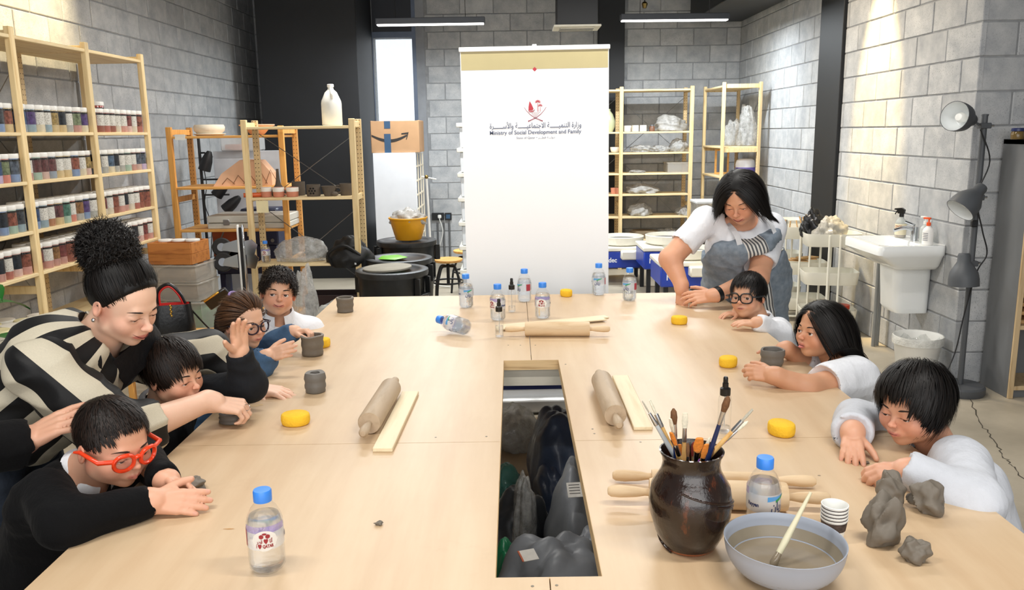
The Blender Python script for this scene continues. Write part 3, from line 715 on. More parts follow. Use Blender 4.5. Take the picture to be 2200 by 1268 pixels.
# ---- white cabinet, cardboard box
t = thing('white_cabinet', 'tall white cabinet with open grid side standing under the window', 'cabinet', (-1.50, 9.0, 0))
wht = mat('cabinet_white', '#d8dbe0', .45, var=.03)
MB().box(0, .455, 0, .02, .05, 1.405, .003).build('front_panel', wht, t); MB().box(0, .02, .02, .8, .05, 1.405).build('side_panel', wht, t)
MB().box(0, .455, .02, .8, 1.385, 1.405).build('top_panel', wht, t); MB().box(0, .455, .02, .8, .05, .07).build('bottom_panel', wht, t)
for i in range(4): MB().box(.44, .455, .02 + i * .25, .045 + i * .25, .07, 1.385).build('grid_post', M_CREAM, t)
for i in range(8): MB().box(.438, .452, .02, .8, .16 + i * .155, .175 + i * .155).build('grid_rail', M_CREAM, t)
for sx in (.02, .41):
    for sy in (.03, .74): MB().box(sx, sx + .03, sy, sy + .03, 0, .05).build('foot', wht, t)
t = thing('cardboard_box', 'open cardboard parcel box with curved arrow print on the white cabinet', 'box', (-1.26, 9.28, 1.406), 0)
kr = mat('kraft_card', '#a8835f', .85, var=.08, scale=6)
mb = openbox(MB(), .255, .24, .335, .008); mb.build('carton', kr, t, 0)
for sx, a in ((-1, 1.0), (1, -.5)):
    M_ = Matrix.Translation((sx * .255, 0, .335)) @ Matrix.Rotation(a, 4, 'Y')
    mb = MB(); mb.box(-.0 if sx < 0 else -.19, .19 if sx < 0 else 0, -.24, .24, 0, .006, 0, M_); mb.build('flap', kr, t, 0)
pts = [(-.25 + i * .38 / 14, -.2455, .20 - .075 * math.sin(PI * (i + 1.2) / 16.5)) for i in range(15)]
vs = []; fs = []
for i, q in enumerate(pts):
    w = .004 + .013 * math.sin(PI * (i + 3) / 20); vs += [(q[0], q[1], q[2] - w), (q[0], q[1], q[2] + w)]
    if i: fs.append((2 * i - 2, 2 * i, 2 * i + 1, 2 * i - 1))
prt = mat('print_black', '#24211f', .6)
MB().add(vs, fs).build('printed_arrow', prt, t, 0)
MB().add([(.07, -.2455, .205), (.15, -.2455, .215), (.125, -.2455, .135), (.118, -.2455, .14), (.135, -.2455, .195), (.07, -.2455, .19)], [(0, 1, 2, 3, 4, 5)]).build('printed_arrow_head', prt, t, 0)
tp = mat('parcel_tape', '#2c4a66', .35, var=.1)
MB().add([(-.115, -.2458, .0), (-.045, -.2458, .0), (-.045, -.2458, .20), (-.115, -.2458, .20)], [(0, 1, 2, 3)]).build('tape', tp, t, 0)
MB().add([(-.11, -.2458, .255), (-.045, -.2458, .255), (-.045, -.2458, .334), (-.11, -.2458, .334)], [(0, 1, 2, 3)]).build('tape', tp, t, 0)
# ---- white stand, conduits and sockets on the back wall
t = thing('white_stand', 'thin white metal stand with cross handle before the back wall', 'stand', (at(925, 640, 8.6).x, 8.6, 0))
we = mat('white_enamel', '#e4e4e0', .4)
MB().tube([(.03, 0, 0), (0, 0, 1.16)], .012, 8).build('pole', we, t); MB().tube([(-.05, 0, 1.17), (.1, 0, 1.14)], .007, 8).build('cross_bar', we, t); MB().ball((0, 0, 1.165), .022, 10, 8).build('joint', mat('brass', '#8f7a4a', .3, metal=1.0), t)
mb = MB()
for a in (0, 2.1, 4.2): mb.tube([(.03, 0, .03), (.03 + .18 * math.cos(a), .18 * math.sin(a), .008)], .008, 6)
mb.build('feet', we, t)
sk = mat('socket_black', '#1a1c20', .4)
for i, (px, lb) in enumerate(((941, 'black double wall socket with white plug above conduits'), (963, 'black single wall socket above the right conduit'))):
    c = at(px, 465, BY - .02)
    t = thing('wall_socket', lb, 'socket', (c.x, BY - .014, c.z), 0, 'sockets on the back wall')
    w = .075 if i == 0 else .042
    MB().box(-w, w, -.03, 0, -.045, .045, .004).build('faceplate', sk, t)
    if i == 0: MB().box(.0, .045, -.06, -.03, -.022, .022, .008).build('plug', we, t); MB().tube(spline([(.02, -.06, -.02), (.06, -.08, -.2), (-.02, -.06, -.5), (.0, -.05, -.8)], 6), .006, 6).build('cord', we, t)
    else: MB().box(-.026, .026, -.034, -.03, -.026, .026, .002).build('insert', mat('socket_blue', '#31506e', .4), t)
for px in (940, 953, 965):
    c = at(px, 470, BY - .02); o = MB().tube([(0, 0, 0), (0, 0, c.z - .045)], .0125, 8).build('conduit', M_WIRE, None, 60, (c.x, BY - .028, 0)); tag(o, f"galvanised conduit pipe on the back wall, {dict(((940,'left'),(953,'middle'),(965,'right')))[px]} of three", 'pipe', 'conduits on the back wall')
# ---- white stacking trays beside the banner
t = thing('white_drawer_tower', 'tower of white stacking drawers partly behind the banner', 'drawers', (-.42, 7.0, 0))
fl = mat('drawer_white', '#dfe6ee', .4)
for i in range(8):
    z0 = .05 + i * .205; MB().box(-.02 + i * 0, .40, 0, .4, z0, z0 + .165, .006).build('drawer', fl, t); MB().box(-.045, .425, -.02, .42, z0 + .165, z0 + .2, .004).build('rim', mat('drawer_cream', '#eeeee6', .45), t)
for sx in (0, .36): MB().box(sx, sx + .03, .05, .35, 0, .05).build('foot', fl, t)
# ---- stools
def stool(px, py, Y, z, lb):
    c = at(px, py, Y); t = thing('round_stool', lb, 'stool', (c.x, Y, 0), random.random(), 'wooden round stools')
    MB().lathe([(0, z - .028), (.125, z - .028), (.137, z - .02), (.14, z - .005), (.134, z), (.11, z - .003), (0, z - .007)], 30).build('seat', M_OPINEB, t)
    MB().tube([(0, 0, z - .25), (0, 0, z - .028)], .016, 10).build('screw_post', bk, t)
    for k in range(4):
        a = k * PI / 2; ca, sa = math.cos(a), math.sin(a)
        MB().tube(spline([(.02 * ca, .02 * sa, z - .07), (.085 * ca, .085 * sa, z - .075), (.12 * ca, .12 * sa, z - .14), (.15 * ca, .15 * sa, .2), (.17 * ca, .17 * sa, .0)], 6), .011, 8).build('leg', bk, t)
    MB().tube(arc((0, 0, .22), .148, 0, 2 * PI, 28, 'xy')[:-1], .009, 7, close=True).build('foot_ring', bk, t)
    return t
stool(962, 556, 7.75, at(962, 556, 7.75).z, 'round wooden stool with black curved legs beside the bins')
stool(1003, 537, 8.35, at(1003, 537, 8.35).z, 'round wooden stool with black legs half hidden by the banner')
# ---- clear bags and lid on the floor behind the left children
crumple('plastic_sack', 'large clear plastic sack standing on the floor behind the boy in white', 'bag', (-1.14, 5.22, 0), (.22, .2, .56), film_mat('milky_film', '#c7c9c4', .55), 21, .12)
crumple('plastic_sack', 'twisted white plastic bag behind the boy in white', 'bag', (-1.42, 5.45, 0), (.09, .09, .72), M_FILM, 23, .2)
t = thing('round_cover', 'large clear round cover leaning behind the plastic sack', 'cover', (at(720, 625, 5.7).x, 5.68, .32), 0, rot=(1.2, 0, 0))
MB().lathe([(0, 0), (.19, 0), (.2, .006), (.205, .02), (.195, .022), (.185, .01), (0, .008)], 36).build('disc', glassy('lid_grey', (.6, .62, .63), .4, .2), t)
MB().box(-.03, .12, -.05, -.035, .008, .02, .002).build('bright_edge', mat('pale_buckle', '#c9ccd0', .3), t)
t.location = (at(720, 625, 5.7).x, 5.75, .24)
onepiece('dark_crate', openbox(MB(), .2, .12, .32, .02), mat('oxblood_box', '#2b1614', .6), 'dark red box under the low board of the pale shelving', 'box', (-1.42, 6.62, .062) , rot=(0, 0, 0)).location = (-1.42, 6.42, .062)
# ---- back right racks
shC = rack('back_shelving', 'long pine shelving against the back wall behind the banner', (.36, 9.62, 0), 0, (.88, .80), .40, 2.09, [.10, .355, .62, .88, 1.12, 1.355, 1.59, 2.06], brace=(0, 1))
shD = rack('corner_shelving', 'pine shelving in the far right corner', (2.23, 9.9, 0), -PI / 2, (.88,), .42, 2.09, [.12, .45, .78, 1.10, 1.42, 2.06], brace=(0,))
def cx(px, py, Y=9.75): return at(px, py, Y).x
Z6, Z5, Z4, Z3, Z2, Z1 = 1.591, 1.356, 1.121, .881, .621, .356
for i, px in enumerate((1364, 1381)): onepiece('white_cup', MB().lathe([(0, 0), (.036, 0), (.04, .004), (.04, .072), (.036, .072), (.036, .008), (0, .008)], 20), M_WHG, f"plain white cup on the upper back shelf, {('left', 'right')[i]} of two", 'cup', (cx(px, 270), 9.72, Z6), group='white cups on the back shelf')
onepiece('white_cup', MB().lathe([(0, 0), (.04, 0), (.044, .004), (.044, .07), (.04, .07), (.04, .008), (0, .008)], 20), M_WHG, 'white cup at the edge of the banner on the upper back shelf', 'cup', (cx(1350, 270), 9.80, Z6))
t = thing('spice_jar', 'small glass jar of brown powder on the upper back shelf', 'jar', (cx(1400, 270), 9.72, Z6))
MB().lathe([(0, 0), (.032, 0), (.032, .05), (.024, .06), (0, .06)], 16).build('jar_body', mat('brown_powder', '#6e4a35', .4), t); MB().lathe([(.02, .06), (.026, .06), (.026, .075), (0, .076)], 14).build('lid', M_WIRE, t)
def cb(px0, px1, h, z, lb, seed, m=M_FILM, Y=9.80, d=.13): crumple('plastic_bag', lb, 'bag', (cx((px0 + px1) / 2, 300, Y), Y, z), (abs(px1 - px0) / 2 * Y / FPX, d, h), m, seed, .2, group='bags on the back shelves')
cb(1408, 1472, .17, Z6, 'big milky plastic bag on the upper back shelf', 31, M_FILMG)
cb(1355, 1402, .075, Z5, 'flat clear bag at the left of the second back shelf', 32)
cb(1400, 1437, .07, Z5, 'small clear bag in the middle of the second back shelf', 33)
cb(1438, 1476, .15, Z5, 'pointed clear bag over a beaker on the second back shelf', 34)
cb(1349, 1388, .03, Z4, 'flat pale rag on the third back shelf', 35, M_FILMG)
cb(1348, 1412, .10, Z3, 'long grey bag on the fourth back shelf', 36, M_FILMG)
cb(1350, 1402, .13, Z2, 'round milky bag on the fifth back shelf', 37, M_FILMG)
cb(1456, 1485, .09, Z2, 'small crumpled bag at the right end of the fifth back shelf', 38)
cb(1413, 1462, .10, Z1, 'clear bag beside the round boards on the lowest back shelf', 39)
t = thing('clear_box', 'clear plastic box on the third back shelf', 'box', (cx(1455, 355), 9.8, Z4)); openbox(MB(), .125, .14, .115, .005, 0, .008).build('box_body', M_CLR, t)
for i in range(5): onepiece('round_board', MB().lathe([(0, 0), (.155, 0), (.158, .003), (.158, .012), (.154, .015), (0, .015)], 32), mat('board_brown', '#8d7c63', .8, var=.15), f"round brown board in the pile on the lowest back shelf, {ORD[i]} from the bottom", 'board', (cx(1384, 505) + random.uniform(-.01, .01), 9.82, Z1 + i * .0165), group='pile of round boards')
onepiece('green_vase', MB().lathe([(0, 0), (.06, 0), (.085, .06), (.09, .12), (.06, .2), (.03, .24), (.034, .26), (.028, .26), (.025, .23), (0, .2)], 24), mat('celadon', '#b9bf9c', .3), 'pale green vase at the banner edge on the upper back shelf', 'vase', (cx(1306, 265), 9.78, Z6))
for i, px in enumerate((1318, 1328)): onepiece('terracotta_pot', MB().lathe([(0, 0), (.03, 0), (.036, .07), (.032, .07), (.028, .008), (0, .008)], 16), M_TERRA, f"small terracotta pot on the fourth back shelf, {('left', 'right')[i]} of two", 'pot', (cx(px, 408), 9.74, Z3), group='terracotta pots on the back shelf')
onepiece('white_bowl', MB().lathe(bowlprof(.03, .06, .06)), M_WHG, 'white bowl at the banner edge on the second back shelf', 'bowl', (cx(1322, 325), 9.76, Z5))
# corner rack things
cd = lambda px, py, Y: at(px, py, Y)
for i, (px, Y, r, h, z, sd) in enumerate(((1575, 9.3, .10, .26, 1.421, 41), (1606, 9.15, .10, .40, 1.421, 42))):
    crumple('plastic_bag', ('clear bag over pots on the corner shelving, left of two', 'tall tied clear bag on the corner shelving, right of two')[i], 'bag', (cd(px, 270, Y).x, Y, z), (r, r, h), M_FILM, sd, .2, group='bags on the corner shelving')
c = cd(1601, 360, 9.2)
t = thing('humidifier', 'white rounded appliance with purple band on the corner shelving', 'appliance', (c.x, 9.2, 1.101))
MB().lathe([(0, 0), (.10, 0), (.105, .05), (.105, .09), (0, .09)], 24).build('base_bowl', mat('purple_band', '#6d5fb8', .3), t)
MB().lathe([(.07, .09), (.103, .09), (.105, .12), (.095, .165), (.07, .18), (0, .182)], 24).build('cover', mat('appliance_white', '#d9d9dc', .4), t)
c = cd(1553, 350, 9.55); t = thing('wooden_frame', 'small wooden frame standing on the corner shelving', 'wood_frame', (c.x, 9.6, 1.101), 0)  # a small wooden frame with a grey pane
mb = MB()
for x0, x1, z0, z1 in ((-.08, -.06, 0, .28), (.06, .08, 0, .28), (-.06, .06, 0, .02), (-.06, .06, .26, .28)): mb.box(x0, x1, -.012, .012, z0, z1)
mb.build('frame', M_OPINEB, t); MB().box(-.06, .06, 0, .006, .02, .26).build('glass', mat('frame_glass', '#8d979c', .1, metal=.6), t)
for i in range(2):
    t = thing('clear_bin', f"clear lidded bin on the floor by the corner shelving, {('lower', 'upper')[i]} of two", 'box', (2.06, 8.75, .42 + i * .235 if i else .42), 0, 'lidded bins by the corner shelving')
    t.location.z = .47 + i * .205
    openbox(MB(), .16, .15, .17, .005, 0, .008).build('box_body', M_CLR, t); MB().box(-.17, .17, -.16, .16, .172, .2, .006).build('lid', mat('bin_lid_white', '#dcdedf', .4), t)
t = thing('plinth', 'dark low cupboard under the lidded bins', 'cupboard', (2.06, 8.75, 0)); MB().box(-.17, .17, -.16, .16, 0, .469, .005).build('cupboard_body', mat('dark_cupboard', '#3a3530', .6), t); MB().box(-.005, .005, -.166, -.16, .02, .45).build('door_seam', bk, t)
# ================================================================== lettering
AR = {'ا': 'FE8D FE8E', 'أ': 'FE83 FE84', 'و': 'FEED FEEE', 'ز': 'FEAF FEB0', 'ر': 'FEAD FEAE', 'ة': 'FE93 FE94', 'د': 'FEA9 FEAA',
      'ل': 'FEDD FEDE FEDF FEE0', 'ت': 'FE95 FE96 FE97 FE98', 'ن': 'FEE5 FEE6 FEE7 FEE8', 'م': 'FEE1 FEE2 FEE3 FEE4', 'ي': 'FEF1 FEF2 FEF3 FEF4',
      'ج': 'FE9D FE9E FE9F FEA0', 'ع': 'FEC9 FECA FECB FECC', 'س': 'FEB1 FEB2 FEB3 FEB4', 'ق': 'FED5 FED6 FED7 FED8', 'ط': 'FEC1 FEC2 FEC3 FEC4',
      'ﻻ': 'FEFB FEFC', 'ﻷ': 'FEF7 FEF8'}
def arabic(s):
    """joined letter shapes in left-to-right drawing order"""
    s = s.replace('لأ', 'ﻷ').replace('لا', 'ﻻ'); out = []
    for i, ch in enumerate(s):
        if ch == 'ـ': out.append('ـ'); continue
        if ch not in AR: out.append(ch); continue
        fm = [chr(int(x, 16)) for x in AR[ch].split()]
        pv = s[i - 1] if i else ' '; nx = s[i + 1] if i + 1 < len(s) else ' '
        jp = pv == 'ـ' or (pv in AR and len(AR[pv].split()) == 4); jn = (nx == 'ـ' or nx in AR) and len(fm) == 4
        out.append(fm[(3 if jp else 2) if jn else (1 if jp else 0)])
    return ''.join(reversed(out))
def text_mesh(s, size, width=None, bold=0.0, bend=None):
    cu = bpy.data.curves.new('lettering', 'FONT'); cu.body = s; cu.size = size; cu.align_x = 'CENTER'; cu.align_y = 'CENTER'; cu.offset = bold; cu.resolution_u = 3
    o = bpy.data.objects.new('lettering', cu); COL.objects.link(o)
    dg = bpy.context.evaluated_depsgraph_get(); dg.update(); me = bpy.data.meshes.new_from_object(o.evaluated_get(dg))
    bpy.data.objects.remove(o); bpy.data.curves.remove(cu)
    if len(me.vertices) == 0: return me
    co = np.zeros(len(me.vertices) * 3); me.vertices.foreach_get('co', co); co = co.reshape(-1, 3)
    if width: co[:, 0] = (co[:, 0] - (co[:, 0].max() + co[:, 0].min()) / 2) * width / max(np.ptp(co[:, 0]), 1e-6)
    P = np.stack([co[:, 0], np.zeros(len(co)), co[:, 1]], 1)         # upright, faces -Y
    if bend:
        r, a0 = bend; a = a0 + P[:, 0] / r; P = np.stack([r * np.cos(a), r * np.sin(a), P[:, 2]], 1)
    me.vertices.foreach_set('co', P.ravel()); me.materials.clear(); me.update(); return me
# ================================================================== the banner
BN = thing('roll_up_banner', 'tall white roll-up banner with emblem and ministry lettering behind the table', 'banner', (.136, 4.62, 0), -.0)
BN.rotation_euler = (0, -.006, 0)
M_BAN = mat('banner_vinyl', '#f2f4f6', .45, var=.015, scale=2); M_GOLD = mat('banner_gold', '#b9ad80', .5, var=.03)
M_MAR = mat('print_maroon', '#8c2340', .5, var=.05); M_RED = mat('print_red', '#b8303f', .5); M_SLATE = mat('print_slate', '#4c5876', .5)
alu = mat('aluminium', '#d5d8da', .3, metal=.6)
bw2 = .40
MB().box(-bw2, bw2, -.002, .002, .09, 2.04).build('sheet', M_BAN, BN, 0)
MB().box(-bw2 + .004, bw2 - .004, -.0032, -.0021, 1.935, 2.03).build('gold_band', M_GOLD, BN, 0)
MB().box(-bw2 + .004, bw2 - .004, -.0032, -.0021, .20, .34).build('gold_band', M_GOLD, BN, 0)
MB().box(-bw2 + .004, bw2 - .004, -.0032, -.0021, .135, .20).build('navy_band', M_NAVY, BN, 0)
MB().box(-bw2 - .006, bw2 + .006, -.012, .012, 2.03, 2.055, .003).build('top_rail', mat('rail_white', '#f0f0ee', .35), BN)
MB().box(-.012, .012, -.006, .006, 2.05, 2.064, .002).build('hook', mat('rail_white', '#f0f0ee', .35), BN)
MB().box(-bw2 - .02, bw2 + .02, -.07, .07, .005, .10, .02).build('base_cassette', alu, BN)
for s_ in (-1, 1): MB().box(s_ * .3 - .02, s_ * .3 + .02, -.17, .17, 0, .012, .003).build('foot', alu, BN)
for z_ in (1.934, .34): MB().add([(-.012, -.0040, z_), (0, -.0040, z_ - .012), (.012, -.0040, z_), (0, -.0040, z_ + .012)], [(0, 1, 2, 3)]).build('red_diamond', M_RED, BN, 0)
def flat(name, polys, m, parent, y, ox, oz, sc):
    mb = MB()
    for pl in polys: mb.add([(ox + a * sc, y, oz + b * sc) for a, b in pl], [tuple(range(len(pl)))])
    return mb.build(name, m, parent, 0)
def stroke(pts, w0, w1):
    L = []; R_ = []
    for i, (a, b) in enumerate(pts):
        c = pts[min(i + 1, len(pts) - 1)]; d = pts[max(i - 1, 0)]; tx, ty = c[0] - d[0], c[1] - d[1]; n = math.hypot(tx, ty) + 1e-9
        w = (w0 + (w1 - w0) * i / (len(pts) - 1)) / 2; L.append((a - ty / n * w, b + tx / n * w)); R_.append((a + ty / n * w, b - tx / n * w))
    return [[L[i], L[i + 1], R_[i + 1], R_[i]] for i in range(len(pts) - 1)]
ex, ez, es = 0.0, 1.722, .06
polys = []
for sg in (-1, 1):
    sw = [(sg * x, y) for x, y in ((-1.0, .20), (-.80, -.10), (-.5, -.42), (-.1, -.72), (.28, -.88), (.55, -1.0))]
    polys += stroke(sw, .03, .075); polys += stroke([(sg * .55, -1.0), (sg * .64, -1.0), (sg * .62, -1.1)], .09, .06)
flat('crossed_swords', polys, M_MAR, BN, -.0042, ex, ez, es)
sail = [(-.62, -.12), (-.60, .25), (-.5, .75), (-.32, .45), (-.15, .05), (-.25, -.06)]
hull = [(-.62, -.18), (-.05, -.08), (-.03, .05), (-.12, -.15), (-.2, -.2), (-.55, -.23)]
flat('dhow', [sail, hull], M_RED, BN, -.0042, ex, ez, es)
polys = stroke([(.25, -.2), (.24, .55)], .05, .04) + stroke([(.45, -.2), (.46, .25)], .04, .03)
for (cx_, cz_, r_) in ((.24, .65, .30), (.46, .32, .23)):
    for k in range(9):
        a = -.35 + k * (PI + .7) / 8
        polys += [[(cx_, cz_), (cx_ + r_ * .6 * math.cos(a - .2), cz_ + r_ * .5 * math.sin(a - .2)), (cx_ + r_ * math.cos(a), cz_ + r_ * .75 * math.sin(a)), (cx_ + r_ * .6 * math.cos(a + .2), cz_ + r_ * .5 * math.sin(a + .2))]]
flat('palm_trees', polys, M_RED, BN, -.0042, ex, ez, es)
polys = []
for k in range(4):
    w = .45 - .11 * k; polys += stroke([(-w + i * w / 5, -.28 - .12 * k + .02 * math.sin(i * 2.2)) for i in range(11)], .025, .025)
flat('waves', polys, M_MAR, BN, -.0042, ex, ez, es)
def put_text(s, size, width, m, parent, x, y, z, nm='lettering', bold=0.0, rz=0):
    me = text_mesh(s, size, width, bold); me.name = nm; return link(nm, me, m, parent, (x, y, z), (0, 0, rz))
put_text(arabic('وزارة التنميــــــة الاجتماعيــــــة والأســــــرة'), .04, .50, M_SLATE, BN, .0, -.0042, 1.636, bold=.0003)
put_text('Ministry of Social Development and Family', .03, .50, M_SLATE, BN, .0, -.0042, 1.600, bold=.0003)
put_text('State of Qatar • ' + arabic('دولـــة قطـــر'), .016, .21, M_SLATE, BN, .0, -.0042, 1.571)
# ================================================================== pendant lights, ducts
M_EMIT = NT('lamp_diffuser'); em = M_EMIT.n('ShaderNodeEmission'); em.inputs[0].default_value = (1, .97, .92, 1); em.inputs[1].default_value = 9.0
nzz = M_EMIT.noise(M_EMIT.coord(), 3, 1); M_EMIT.l(M_EMIT.math('MULTIPLY_ADD', nzz, .4, 8.8), em.inputs[1]); M_EMIT = M_EMIT.done(em.outputs[0])
dkg = mat('fixture_grey', '#3c4048', .5)
def pendant(x, y, z, ln, lb, tilt=0.0, pw=55, pc=(1, .97, .92)):
    t = thing('linear_pendant', lb, 'lamp', (x, y, z), tilt, 'linear pendant lights')
    MB().box(-ln / 2, ln / 2, -.045, .045, .012, .07, .004).build('housing', dkg, t); MB().box(-ln / 2 + .012, ln / 2 - .012, -.04, .04, .0, .0125, .003).build('diffuser', M_EMIT, t)
    for sx in (-.32, .32): MB().tube([(sx * ln, 0, .07), (sx * ln, 0, CEIL - z)], .003, 5).build('suspension_wire', mat('lamp_black', '#17181b', .5), t)
    l = light('pendant_glow', 'AREA', (0, 0, -.01), pw, pc, shape='RECTANGLE', size=ln, size_y=.08); l.parent = t
a, b = at(808, 56, 8.6), at(1042, 50, 8.6); pendant((a.x + b.x) / 2, 8.6, a.z, b.x - a.x, 'bright linear pendant light left of the banner', 0.0, 120, (.9, .96, 1))
a, b = at(1332, 45, 8.6), at(1566, 48, 8.6); pendant((a.x + b.x) / 2, 8.6, a.z - .01, b.x - a.x, 'bright linear pendant light right of the banner', .04, 120, (.9, .96, 1))
for (x, y) in ((-1.0, 1.2), (1.0, 1.2), (-1.0, 4.0), (1.0, 4.0), (-1.0, 6.4), (1.0, 6.4)): pendant(x, y, 2.95, 1.2, f"added unseen linear pendant light over the {'near' if y < 3 else 'far' if y < 5 else 'space behind the'} {'left' if x < 0 else 'right'} part of the table", 0.0, 85 if y > 5 else 55)  # unseen pendants, added for more even light along the room
t = thing('air_duct', 'black square duct with white slotted diffuser above the banner', 'duct', (at(1238, 50, 8.2).x, 8.2, at(1238, 62, 8.2).z), 0)
MB().box(-.19, .19, -.15, .15, .02, CEIL - t.location.z, .004).build('duct_box', M_BLACK, t)
vw = mat('vent_white', '#c9c5b6', .5)
mb = MB(); mb.box(-.22, .22, -.18, .18, .0, .02, .003); mb.build('vent_frame', vw, t)
for i in range(6): MB().box(-.16, .16, -.14 + i * .05, -.12 + i * .05, -.012, .0, .002).build('vent_slat', dkg if i % 2 else vw, t)
a = at(1540, 18, 9.0); t = thing('black_duct', 'black rectangular duct at the top right of the back wall', 'duct', (2.14, 9.2, a.z)); MB().box(-.05, .55, -1.2, .9, 0, .3, .006).build('duct_box', M_BLACK, t)
a = at(1385, 8, 9.9); t = thing('track_spot', 'small brass ceiling fitting hanging before the back wall', 'lamp', (a.x, 9.9, a.z)); MB().tube([(0, 0, 0), (0, 0, CEIL - a.z)], .008, 6).build('stem', dkg, t); MB().lathe([(0, -.05), (.02, -.05), (.035, 0), (.02, .02), (0, .02)], 12).build('head', mat('brass', '#8f7a4a', .3, metal=1.0), t)
# ================================================================== pottery wheels
M_BLUE = mat('wheel_blue', '#1f3ea8', .35, var=.08); M_WCREAM = mat('wheel_cream', '#e6e2d4', .4, var=.04)
M_WTXT = mat('print_white', '#e8ecf2', .5)
def wheel(px, py, Y, z, lb, rz=0.0):
    c = at(px, py, Y); t = thing('pottery_wheel', lb, 'machine', (c.x, Y, 0), rz, 'electric pottery wheels')
    MB().box(-.26, .26, -.27, .25, z - .24, z - .06, .012).build('blue_body', M_BLUE, t)
    MB().box(-.27, .27, -.28, .26, z - .06, z - .02, .008).build('table_edge', M_WCREAM, t)
    MB().box(-.02, .27, -.36, -.26, z - .14, z - .05, .012).build('tray', M_WCREAM, t)
    MB().lathe([(0, z - .02), (.20, z - .02), (.225, z - .005), (.235, z + .07), (.228, z + .075), (.215, z + .0), (.0, z - .005)], 36, M=Matrix.Translation((.03, 0, 0))).build('splash_pan', M_WCREAM, t)
    MB().lathe([(0, z + .03), (.15, z + .03), (.152, z + .045), (0, z + .047)], 32, M=Matrix.Translation((.03, 0, 0))).build('wheel_head', mat('wheel_metal', '#8f9094', .35, metal=.7), t)
    for sx in (-.22, .2):
        for sy in (-.22, .2): MB().box(sx, sx + .04, sy, sy + .04, 0, z - .24, .003).build('leg', bk, t)
    put_text('Nidec', .07, .15, M_WTXT, t, -.13, -.2712, z - .155, bold=.002)
    return t
wheel(1430, 520, 8.3, .50, 'blue and cream pottery wheel farthest back by the shelving')
wheel(1470, 565, 7.35, .50, 'blue and cream pottery wheel behind the woman in the apron')
wheel(1330, 520, 8.9, .42, 'pottery wheel mostly hidden behind the banner')
# ================================================================== white trolleys
M_CART = mat('cart_white', '#e4e2d6', .4, var=.03)
def cart(x, y, rz, lb):
    t = thing('utility_cart', lb, 'cart', (x, y, 0), rz, 'three tier white carts')
    for i, z in enumerate((.10, .40, .70)):
        n_ = 24; w, d, h = .21, .145, .10; rows = []
        for zz, k in ((0, .93), (0.004, .95), (h, 1.0), (h, .985), (.008, .94)):
            rows.append([Vector((w * k * math.copysign(abs(math.cos(a)) ** .35, math.cos(a)), d * k * math.copysign(abs(math.sin(a)) ** .35, math.sin(a)), z + zz)) for a in [2 * PI * (j + .5) / n_ for j in range(n_)]])
        vs = [v for r in rows for v in r]; fs = [(r * n_ + k, r * n_ + (k + 1) % n_, (r + 1) * n_ + (k + 1) % n_, (r + 1) * n_ + k) for r in range(4) for k in range(n_)] + [tuple(range(n_ - 1, -1, -1)), tuple(4 * n_ + k for k in range(n_))]
        MB().add(vs, fs).build('tray', M_CART, t, 50)
    for sx in (-.04, .04):
        for sy in (-1, 1):
            MB().tube([(sx, sy * .15, .05), (sx, sy * .15, .80 if sy > 0 else .79)], .0085, 8).build('upright', M_CART, t)
    for sy in (-1, 1): MB().tube([(-.17, sy * .12, .045), (.17, sy * .12, .045)], .009, 8).build('foot_bar', M_CART, t)
    for sx in (-.16, .16):
        for sy in (-.12, .12): MB().lathe([(0, -.01), (.025, -.01), (.025, .01), (0, .01)], 14, M=Matrix.Translation((sx, sy, .025)) @ Matrix.Rotation(PI / 2, 4, 'X')).build('castor', bk, t)
    return t
c1 = (at(1785, 515, 6.45).x, 6.45); c2 = (at(1722, 500, 6.95).x, 6.95); c3 = (at(1672, 490, 7.5).x, 7.5)
cart(*c1, -.15, 'white three tier cart with tied plastic bag nearest the sink'); cart(*c2, -.1, 'white three tier cart full of tools behind the nearest cart'); cart(*c3, -.1, 'white three tier cart mostly hidden behind the apron woman')
crumple('carrier_bag', 'white tied carrier bag on the top tray of the nearest cart', 'bag', (c1[0] - .02, c1[1], .755), (.12, .1, .17), film_mat('bag_white', '#b9b6ac', .15), 51, .25)
crumple('black_sack', 'black plastic sack on the cart behind the tied white bag', 'bag', (c1[0] - .12, c1[1] + .08, .75), (.09, .07, .20), mat('black_sack', '#131315', .25, bump=.4), 52, .25)
tw = wood('tool_wood', '#c9a06a', '#9c7040', (2, 14, 14))
for i in range(14):
    x = c2[0] + random.uniform(-.16, .16); y = c2[1] + random.uniform(-.09, .09); dx, dy = random.uniform(-.05, .05), random.uniform(-.05, .05)
    o = MB().tube([(0, 0, 0), (dx, dy, random.uniform(.11, .17))], [.004, .006], 6).build('clay_tool', random.choice((tw, tw, M_WIRE)), None, 60, (x, y, .715)); tag(o, 'thin wooden or metal modelling tool standing in the top tray of the middle cart', 'tool', 'modelling tools in the middle cart')
for i, (k, dx, dz) in enumerate(((1, -.05, 0), (1, .03, .012), (1, .06, .024))):
    o = MB().box(-.11, .11, -.035, .035, 0, .01, .002).build('wood_offcut', tw, None, 0, (c2[0] + dx, c2[1], .50 + dz), (0.0, .06, .3 * i)); tag(o, f"thin wooden offcut on the middle tray of the middle cart, {('lowest', 'middle', 'topmost')[i]} of three", 'wood', 'offcuts on the cart')
onepiece('brick_lump', MB().ball((0, 0, .03), (.05, .035, .03), 12, 8), mat('brick_brown', '#7c5547', .85), 'brown clay lump on the lowest tray of the middle cart', 'clay', (c2[0] + .04, c2[1] - .06, .111))
